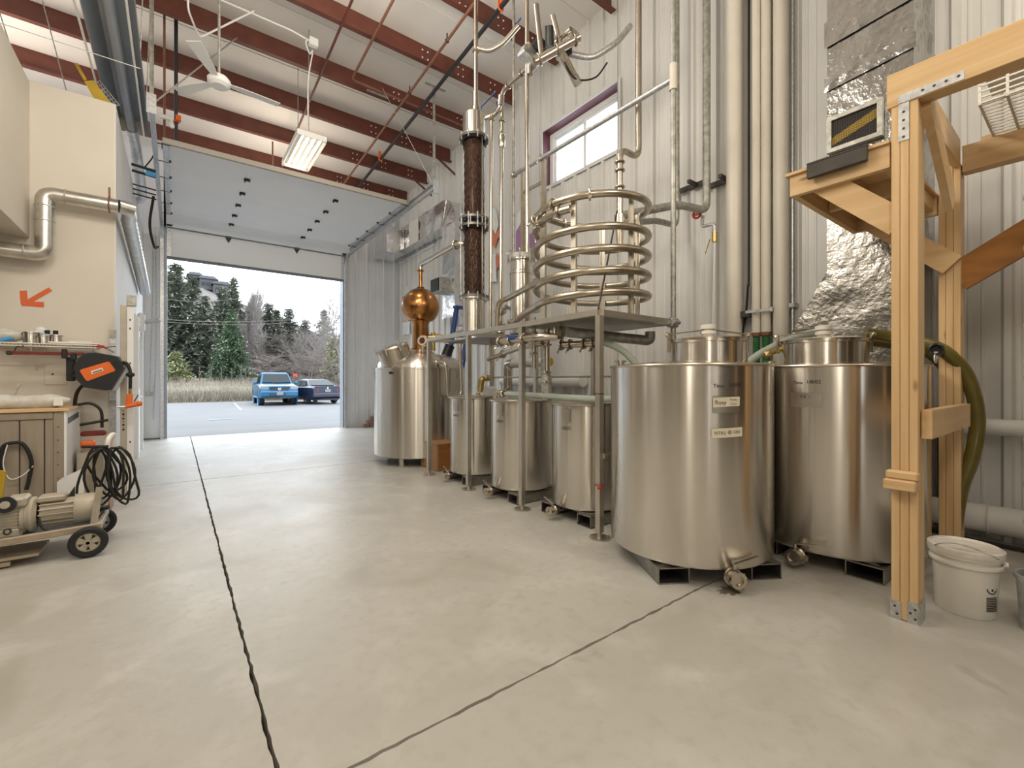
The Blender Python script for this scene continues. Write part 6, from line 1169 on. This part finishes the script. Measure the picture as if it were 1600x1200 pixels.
# dry grass
v_, f_ = [], []
for k in range(15000):
    y = 33.0+abs(rg.gauss(0, 1))*1.1 if rg.random() < .55 else rg.uniform(34, 52); x = rg.uniform(-6, 16); z = tz(x, y)
    h = rg.uniform(.25, .70) if y < 35.5 else (rg.uniform(.05, .22) if y < 43 else rg.uniform(.2, .7)); a = rg.uniform(0, PI); wv = rg.uniform(.01, .03); lx_, ly_ = rg.uniform(-.25, .25), rg.uniform(-.2, .2); b = len(v_)
    v_ += [(x-wv*math.cos(a), y-wv*math.sin(a), z-.05), (x+wv*math.cos(a), y+wv*math.sin(a), z-.05), (x+lx_, y+ly_, z+h)]; f_.append((b, b+1, b+2))
o = raw('dry_grass', pydata('dry_grass', v_, f_, M['grass']), None); o['label'] = 'tall straw-coloured dry grass along the asphalt edge'; o['category'] = 'grass'; o['kind'] = 'stuff'

def conifer_mesh(h, rad, seed, m, n_wh=34, dens=1.0, droop=.35, base=.08):
    r = random.Random(seed); v, f = [], []
    for w_ in range(n_wh):
        fz = base+(1-base)*w_/n_wh; z = h*fz; R_ = rad*(1-fz)**.75*r.uniform(.75, 1.1)+.10
        nb = int((7+9*(1-fz))*dens)
        for b in range(nb):
            a = r.uniform(0, 2*PI); L_ = R_*r.uniform(.6, 1.12)
            for s in range(int(3+L_*3.2)):
                t = r.uniform(.15, 1.0); rr_ = L_*t; x, y = rr_*math.cos(a), rr_*math.sin(a); zz = z-droop*rr_*t+r.uniform(-.18, .18)+.1
                for q_ in range(2):
                    sz_ = r.uniform(.16, .36)*(h/12)**.4; dx, dy, dz = (r.gauss(0, 1) for _ in range(3)); dz = dz*.45-.15; l = math.sqrt(dx*dx+dy*dy+dz*dz)+1e-6; dx, dy, dz = dx/l*sz_, dy/l*sz_, dz/l*sz_
                    ex, ey, ez = -dy*.42, dx*.42, r.uniform(-.1, .1)*sz_; px_, py_, pz = x+r.uniform(-.22, .22), y+r.uniform(-.22, .22), zz+r.uniform(-.15, .15); k = len(v)
                    v += [(px_-dx, py_-dy, pz-dz), (px_+ex, py_+ey, pz+ez), (px_+dx, py_+dy, pz+dz), (px_-ex, py_-ey, pz-ez)]; f.append((k, k+1, k+2, k+3))
    return pydata('foliage', v, f, M[m])
def trunk_mesh(h, r): mb = MB(); mb.tube([(0, 0, -.6), (0.02, 0, h*.5), (0, 0, h*.96)], [r, r*.6, .03], 8); me = mesh_of('trunk', mb); me.materials.append(M['bark']); return me
fir_kinds = [(conifer_mesh(12, 2.9, 1, 'fir', 34, 1.25), trunk_mesh(12, .24)), (conifer_mesh(12, 2.3, 2, 'fir', 36, 1.1), trunk_mesh(12, .2)), (conifer_mesh(12, 3.4, 3, 'spruce', 36, 1.5), trunk_mesh(12, .24))]
def plant(name, label, cat, px, d, ytop, kind, group='trees beyond the field', wide=1.0, turn=0.0):
    p = at(px, 595, d=d); z = tz(p.x, p.y)-.1; h = at(px, ytop, d=d).z-z; t = thing(name, label, cat, (p.x, p.y, z), 0, group)
    fo, tr = kind; s = h/12.0
    for nm, me in (('foliage', fo), ('trunk', tr)):
        c = bpy.data.objects.new(nm, me); COL.objects.link(c); c.parent = t; c.scale = (s*wide, s*wide, s); c.rotation_euler = (0, 0, turn)
    return t
for i, (px, d, yt_, k, wd, lb) in enumerate((
    (276, 52, 412, 0, 1.5, 'tall dusky conifer at the left edge of the doorway view'), (262, 55, 425, 1, 1.5, 'dusky conifer mostly hidden by the left door jamb'), (298, 56, 432, 1, 1.6, 'dusky conifer second from the left door jamb'), (320, 52, 462, 0, 1.45, 'lower dusky conifer between the tall left conifers and the green spruce'),
    (366, 58, 434, 1, 1.25, 'tall thin-topped conifer behind the green spruce'), (346, 56, 450, 0, 1.3, 'conifer left of the thin-topped one, behind the green spruce'), (362, 46, 484, 2, 1.2, 'bright green spruce in the middle of the doorway view'), (338, 44, 545, 2, 1.3, 'low green spruce at the foot of the bright green one'),
    (420, 62, 474, 0, 1.6, 'dusky conifer right of the bare poplar'), (432, 60, 484, 1, 1.6, 'narrow conifer close behind the one right of the poplar'), (452, 64, 482, 0, 1.8, 'rounded conifer behind the bare thicket above the pickup'), (478, 62, 500, 1, 2.2, 'dark conifer above the dark sedan'), (506, 66, 484, 0, 1.5, 'conifer half hidden by bare branches near the right jamb'), (392, 60, 560, 2, 1.5, 'low green conifer at the foot of the poplar'))):
    plant('conifer', lb, 'tree', px, d, yt_, fir_kinds[k], wide=wd, turn=i*1.7)
def bare_mesh(seed, h, spread, up, levels=4, kids=5, r0=.16, m='twig', base=.15):
    r = random.Random(seed); v, f = [], []
    def seg(a, b, ra, rb):
        d = (b-a).normalized(); n = d.orthogonal().normalized(); q_ = d.cross(n); k = len(v)
        for p, rr_ in ((a, ra), (b, rb)):
            for s in range(3): v.append(tuple(p+(n*math.cos(2*PI*s/3)+q_*math.sin(2*PI*s/3))*rr_))
        for s in range(3): f.append((k+s, k+(s+1) % 3, k+3+(s+1) % 3, k+3+s))
    def grow(p, d, L_, rad, lv):
        n = 3; q_ = p
        for s in range(n):
            d2 = (d+V((r.gauss(0, .10), r.gauss(0, .10), r.gauss(0, .06)+up*.06))).normalized(); e = q_+d2*(L_/n); seg(q_, e, rad*(1-.22*s), rad*(1-.22*(s+1)))
            if lv > 0:
                for c in range(kids if lv > 1 else kids+1):
                    if s == 0 and lv == levels and r.random() > base: continue
                    t = r.random(); a = r.uniform(0, 2*PI); sd = V((math.cos(a), math.sin(a), 0)); nd = (d2*up+sd*spread+V((0, 0, .25*up))).normalized(); grow(q_.lerp(e, t), nd, L_*r.uniform(.38, .6), rad*.42, lv-1)
            q_, d = e, d2
    grow(V((0, 0, -.3)), V((0, 0, 1)), h*.8, r0, levels); return pydata('branches', v, f, M[m])
bare1 = bare_mesh(5, 12, .75, .6, 3, 4, .15, 'twig'); poplar = bare_mesh(8, 12, .24, 1.0, 3, 7, .15, 'twig', base=.9); thick = bare_mesh(11, 12, 1.0, .45, 3, 4, .12, 'twig2', base=1.0)
def bare(label, px, d, ytop, me, wide=1.0, turn=0.0, cat='tree'):
    p = at(px, 595, d=d); z = tz(p.x, p.y)-.1; h = at(px, ytop, d=d).z-z; t = thing('bare_tree' if cat == 'tree' else 'bare_thicket', label, cat, (p.x, p.y, z), 0, 'bare trees and thickets')
    zmax = max(q_.co.z for q_ in me.vertices); s = h/zmax
    c = bpy.data.objects.new('branches', me); COL.objects.link(c); c.parent = t; c.scale = (s*wide, s*wide, s); c.rotation_euler = (0, 0, turn)
bare('tall bare poplar with upright pale branches in mid view', 399, 58, 426, poplar, 1.25, .4)
bare('slimmer bare poplar just left of the tall one', 388, 61, 446, poplar, 1.0, 2.1)
bare('bare spreading tree rising beside the right door jamb', 528, 48, 436, bare1, 1.2, .9); bare('bare slender tree above the dark sedan', 485, 46, 505, bare1, .8, 2.6); bare('bare tree half behind the right jamb, lower than the spreading one', 516, 52, 470, bare1, 1.1, 4.0); bare('pale bare tree behind the slender one over the sedan', 470, 54, 512, bare1, 1.0, 5.0)
for i, (px, d, yt_, lb) in enumerate(((440, 60, 512, 'tall grey thicket far behind the pickup roof'), (470, 62, 516, 'tall grey thicket far behind the gap between the cars'), (500, 58, 512, 'tall grey thicket far behind the sedan'), (524, 60, 520, 'tall grey thicket far behind the willow bush'), (408, 56, 530, 'tall grey thicket at the foot of the bare poplar'), (430, 42, 545, 'brown bare thicket behind the pickup, left part'), (455, 43, 548, 'brown bare thicket directly behind the pickup roof'), (478, 42, 545, 'brown bare thicket between pickup and sedan'), (502, 42, 550, 'brown bare thicket behind the sedan'), (526, 44, 545, 'brown bare thicket at the right jamb'))): bare(lb, px, d, yt_, thick, 2.0, i*1.3, 'thicket')
bl_ = conifer_mesh(3, 1.6, 14, 'bushleaf', 16, 1.6, .1, .02)
def bush(label, px, d, ytop, s): 
    p = at(px, 595, d=d); z = tz(p.x, p.y)-.1; h = at(px, ytop, d=d).z-z; t = thing('leafy_bush', label, 'bush', (p.x, p.y, z)); c = bpy.data.objects.new('foliage', bl_); COL.objects.link(c); c.parent = t; c.scale = (h/3*s, h/3*s, h/3)
bush('yellow-green round bush beside the left door jamb', 276, 41, 551, 1.15); bush('pale yellow-green willow bush at the right door jamb', 524, 50, 528, .9)
mb = MB(); mb.box((0, 0, .6), (.10, .10, 1.5), None, .01); fpm = mesh_of('fence_post', mb); fpm.materials.append(M['bark'])
for px, d, lb in ((292, 42, 'leftmost of seven'), (312, 43, 'second from the left'), (330, 43, 'third from the left'), (346, 42, 'middle one of seven'), (362, 43, 'third from the right'), (376, 42, 'second from the right'), (384, 42, 'nearest the pickup')):
    p = at(px, 595, d=d); o = piece('fence_post', fpm, None, (p.x, p.y, tz(p.x, p.y))); o['label'] = 'weathered fence post in the dry grass, '+lb; o['category'] = 'fence post'; o['group'] = 'field fence posts'
for i, (y0, y1, d0, lb) in enumerate(((463, 462, 40, 'thin power line crossing high on the left of the doorway view'), (497, 490, 38, 'thin power line crossing just below the tree tops, upper'), (501, 495, 38, 'thin power line crossing just below the tree tops, lower'))):
    a, b = at(235, y0, d=d0), at(545 if i else 395, y1, d=d0); single('power_line', MB().tube([a.lerp(b, k/12)-V((0, 0, .5*(1-(k/6-1)**2))) for k in range(13)], .012, 5), M['twig'], lb, 'power line')
for i, (px, yb, wd, lb) in enumerate(((305, 449, 4.5, 'leftmost dark-roofed house on the hilltop'), (325, 452, 5.5, 'middle dark-roofed house on the hilltop'), (346, 457, 5.5, 'rightmost dark-roofed house on the hilltop'))):
    p = at(px, yb, d=170); p.z = tz(p.x, p.y)+1.2; t = thing('hill_house', lb, 'house', p, .3, 'houses on the hilltop'); part('walls', MB().box(p+V((0, 0, .5)), (wd, 5, 4)), M['housew'], t); part('roof', MB().prism([p+V((-wd/2-.5, -3, 2.5)), p+V((wd/2+.5, -3, 2.5)), p+V((wd/2-.8, 0, 4.2)), p+V((-wd/2+.8, 0, 4.2))], (0, .4, .1)).box(p+V((0, .5, 2.6)), (wd+1, 6, .4)), M['houser'], t)
    for k in (-1, 0, 1): part('window', MB().box(p+V((k*wd*.28, -2.52, .6)), (1.3, .1, 1.3)), M['carglass'], t)
# ------------------------------------------------------------------ pickup, nose towards the door
def car_pt(o, yaw): 
    c, s = math.cos(yaw), math.sin(yaw); return lambda x, y, z: V((o[0]+x*c-y*s, o[1]+x*s+y*c, o[2]+z))
def hull(P, rows, mb=None):
    """skin through cross sections: rows of (y, [(x, z)...]) mirrored about x = 0"""
    mb = mb or MB(); R_ = []
    for y, sec in rows: R_.append([mb.bm.verts.new(P(x, y, z)) for x, z in sec]+[mb.bm.verts.new(P(-x, y, z)) for x, z in reversed(sec)])
    for a, b in zip(R_, R_[1:]):
        n = len(a)
        for k in range(n): mb.bm.faces.new((a[k], a[(k+1) % n], b[(k+1) % n], b[k]))
    mb.bm.faces.new(R_[0]); mb.bm.faces.new(R_[-1][::-1]); return mb
def wheel(P, t, x, y, r, wd):
    c = P(x, y, r); ax = (P(1, 0, 0)-P(0, 0, 0)).normalized(); s = 1 if x > 0 else -1
    w_ = part('wheel', MB().lathe([(r*.62, -wd/2), (r*.92, -wd/2), (r, -wd/3), (r, wd/3), (r*.92, wd/2), (r*.62, wd/2), (r*.62, -wd/2)], c, ax, 28), M['tyre'], t)
    part('rim', MB().lathe([(0, s*wd*.3), (r*.2, s*wd*.36), (r*.58, s*wd*.28), (r*.64, s*wd*.45)], c, ax, 20), M['chrome'], w_)
po = at(437, 595, d=23.6); po.z = -.012
P = car_pt((po.x, po.y, po.z), math.radians(-3)); pk = thing('pickup_truck', 'bright blue pickup truck parked facing the open door', 'truck', (po.x, po.y, po.z))
W = .93
part('lower_body', hull(P, [(0, [(.55, .42), (.78, .42), (.80, .62), (.70, .70)]), (.12, [(.6, .38), (W-.02, .42), (W-.02, .92), (.72, 1.02)]), (.35, [(.6, .38), (W, .42), (W, 1.02), (.74, 1.10)]), (1.35, [(.6, .38), (W, .42), (W, 1.08), (.78, 1.16)]), (3.3, [(.6, .40), (W, .44), (W, 1.10), (.84, 1.14)]), (5.2, [(.6, .46), (W, .50), (W, 1.12), (.88, 1.14)])]), M['carblue'], pk)
part('cab', hull(P, [(1.30, [(.74, 1.05), (.80, 1.08), (.80, 1.12), (.70, 1.13)]), (1.95, [(.74, 1.05), (.84, 1.10), (.66, 1.70), (.60, 1.74)]), (2.4, [(.74, 1.05), (.85, 1.10), (.68, 1.74), (.60, 1.79)]), (3.3, [(.74, 1.05), (.85, 1.10), (.68, 1.72), (.60, 1.77)]), (3.55, [(.74, 1.05), (.85, 1.10), (.72, 1.5), (.60, 1.55)])]), M['carblue'], pk)
part('windscreen', MB().prism([P(-.70, 1.37, 1.20), P(.70, 1.37, 1.20), P(.60, 1.86, 1.66), P(-.60, 1.86, 1.66)], P(0, -.035, .03)-P(0, 0, 0)), M['carglass'], pk)
for s in (-1, 1):
    part('side_window', MB().quad(P(s*.845, 1.75, 1.18), P(s*.85, 3.1, 1.18), P(s*.705, 3.1, 1.64), P(s*.70, 2.1, 1.64)), M['carglass'], pk)
    part('mirror', MB().box(P(s*1.03, 1.55, 1.20), (.20, .10, .16), None, .03), M['carblue'], pk)
    h_ = part('headlamp', MB().prism([P(s*.50, .02, .86), P(s*.86, .10, .86), P(s*.88, .12, 1.03), P(s*.52, .03, 1.00)], P(0, .14, 0)-P(0, 0, 0)), M['headlamp'], pk)
    part('fog_lamp', MB().lathe([(0, .01), (.06, .01), (.07, 0), (0, 0)], P(s*.70, -.03, .60), P(0, -1, 0)-P(0, 0, 0), 16), M['headlamp'], pk)
    part('fender_flare', MB().ring(P(s*.90, .95, .42), .44, .05, P(1, 0, 0)-P(0, 0, 0), 28, 6).ring(P(s*.90, 4.15, .42), .44, .05, P(1, 0, 0)-P(0, 0, 0), 28, 6), M['carblue'], pk)
    part('side_step', MB().cyl(P(s*.97, 1.5, .42), P(s*.97, 3.4, .42), .04, seg=8), M['chrome'], pk)
gr_ = part('grille', MB().prism([P(-.42, -.012, .80), P(.42, -.012, .80), P(.46, -.012, .99), P(-.46, -.012, .99)], P(0, .05, 0)-P(0, 0, 0)), M['black'], pk); mb = MB()
for z in (.84, .90, .96): mb.box(P(0, -.02, z), (.82, .02, .014))
part('grille_bar', mb, M['grey2'], gr_); part('emblem', MB().ring(P(0, -.03, .90), .07, .012, P(0, 1, 0)-P(0, 0, 0), 20, 6).box(P(0, -.03, .90), (.13, .02, .016)), M['chrome'], gr_)
part('grille_surround', MB().box(P(0, -.01, 1.01), (1.0, .06, .035)).box(P(0, -.01, .785), (.92, .06, .035)), M['carblue'], pk)
part('hood_scoop', MB().prism([P(-.26, .95, 1.12), P(.26, .95, 1.12), P(.24, .98, 1.20), P(-.24, .98, 1.20)], P(0, .6, .0)-P(0, 0, 0)), M['carblue'], pk); part('scoop_mouth', MB().box(P(0, .945, 1.165), (.44, .02, .05)), M['black'], pk)
part('bumper', MB().box(P(0, -.02, .62), (1.78, .20, .30), math.radians(-3), .05), M['carblue'], pk); part('lower_intake', MB().box(P(0, -.125, .60), (.98, .02, .09)), M['black'], pk); part('number_plate', MB().box(P(0, -.14, .645), (.31, .02, .16)), M['headlamp'], pk); part('skid_plate', MB().box(P(0, .15, .42), (1.2, .3, .1)), M['black'], pk)
part('truck_bed', MB().box(P(0, 4.35, 1.16), (1.70, 1.5, .06)), M['black'], pk)
for x in (-.78, .78):
    for y in (.95, 4.15): wheel(P, pk, x, y, .385, .27)
so = at(512, 595, d=25.0); so.z = -.012
P = car_pt((so.x, so.y, so.z), math.radians(8)); sdn = thing('sedan_car', 'dark slate-blue sedan parked beside the pickup, seen from behind', 'car', (so.x, so.y, so.z)); W = .875
part('lower_body', hull(P, [(0, [(.6, .40), (.76, .42), (.78, .88), (.66, .96)]), (.15, [(.6, .24), (W-.03, .30), (W-.03, .92), (.72, 1.00)]), (.9, [(.6, .22), (W, .26), (W, .94), (.76, 1.02)]), (3.3, [(.6, .22), (W, .26), (W, .92), (.76, .98)]), (4.4, [(.6, .24), (W-.05, .28), (W-.06, .80), (.70, .86)]), (4.6, [(.5, .34), (.70, .36), (.70, .66), (.6, .72)])]), M['cardark'], sdn)
part('cabin', hull(P, [(.62, [(.7, .95), (.76, .98), (.74, 1.0), (.66, 1.01)]), (1.35, [(.7, .95), (.80, .98), (.60, 1.34), (.54, 1.37)]), (2.3, [(.7, .95), (.81, .98), (.62, 1.38), (.54, 1.42)]), (2.75, [(.7, .95), (.81, .97), (.60, 1.33), (.54, 1.36)]), (3.4, [(.7, .92), (.78, .94), (.74, .97), (.66, .98)])]), M['cardark'], sdn)
part('rear_window', MB().prism([P(-.66, .68, 1.035), P(.66, .68, 1.035), P(.55, 1.28, 1.335), P(-.55, 1.28, 1.335)], P(0, -.015, .03)-P(0, 0, 0)), M['carglass'], sdn)
for s in (-1, 1):
    part('side_window', MB().quad(P(s*.80, 1.05, 1.02), P(s*.805, 1.95, 1.01), P(s*.655, 1.95, 1.33), P(s*.65, 1.40, 1.32)), M['carglass'], sdn); part('side_window', MB().quad(P(s*.805, 2.02, 1.01), P(s*.80, 3.1, .99), P(s*.66, 2.65, 1.31), P(s*.655, 2.02, 1.33)), M['carglass'], sdn)
    part('tail_lamp', MB().prism([P(s*.50, -.02, .70), P(s*.80, .05, .70), P(s*.80, .05, .86), P(s*.50, -.02, .86)], P(0, .12, 0)-P(0, 0, 0)), M['taillamp'], sdn); part('mirror', MB().box(P(s*.93, 3.0, 1.0), (.16, .10, .12), None, .03), M['cardark'], sdn)
part('boot_lid', MB().box(P(0, .3, .985), (1.40, .62, .05), math.radians(8), .02), M['cardark'], sdn); part('rear_bumper', MB().box(P(0, -.03, .50), (1.64, .22, .24), math.radians(8), .05), M['cardark'], sdn); part('number_plate', MB().box(P(.0, -.03, .76), (.31, .03, .15), math.radians(8)), M['headlamp'], sdn); part('boot_badge', MB().lathe([(0, .012), (.04, .012), (.04, 0)], P(0, -.01, .91), P(0, -1, 0)-P(0, 0, 0), 14), M['chrome'], sdn); part('under_tray', MB().box(P(0, .3, .27), (1.3, .5, .1)), M['black'], sdn)
for x in (-.76, .76):
    for y in (.95, 3.7): wheel(P, sdn, x, y, .315, .21)
sg_ = at(461, 586, d=30); rsn = thing('red_marker', 'small red marker sign on a stake behind the pickup mirror', 'sign', V((sg_.x, sg_.y, 0))); part('stake', MB().cyl((sg_.x, sg_.y, -.012), (sg_.x, sg_.y, sg_.z), .02, seg=6), M['bark'], rsn); part('board', MB().box(sg_, (.28, .03, .2)), M['red'], rsn)
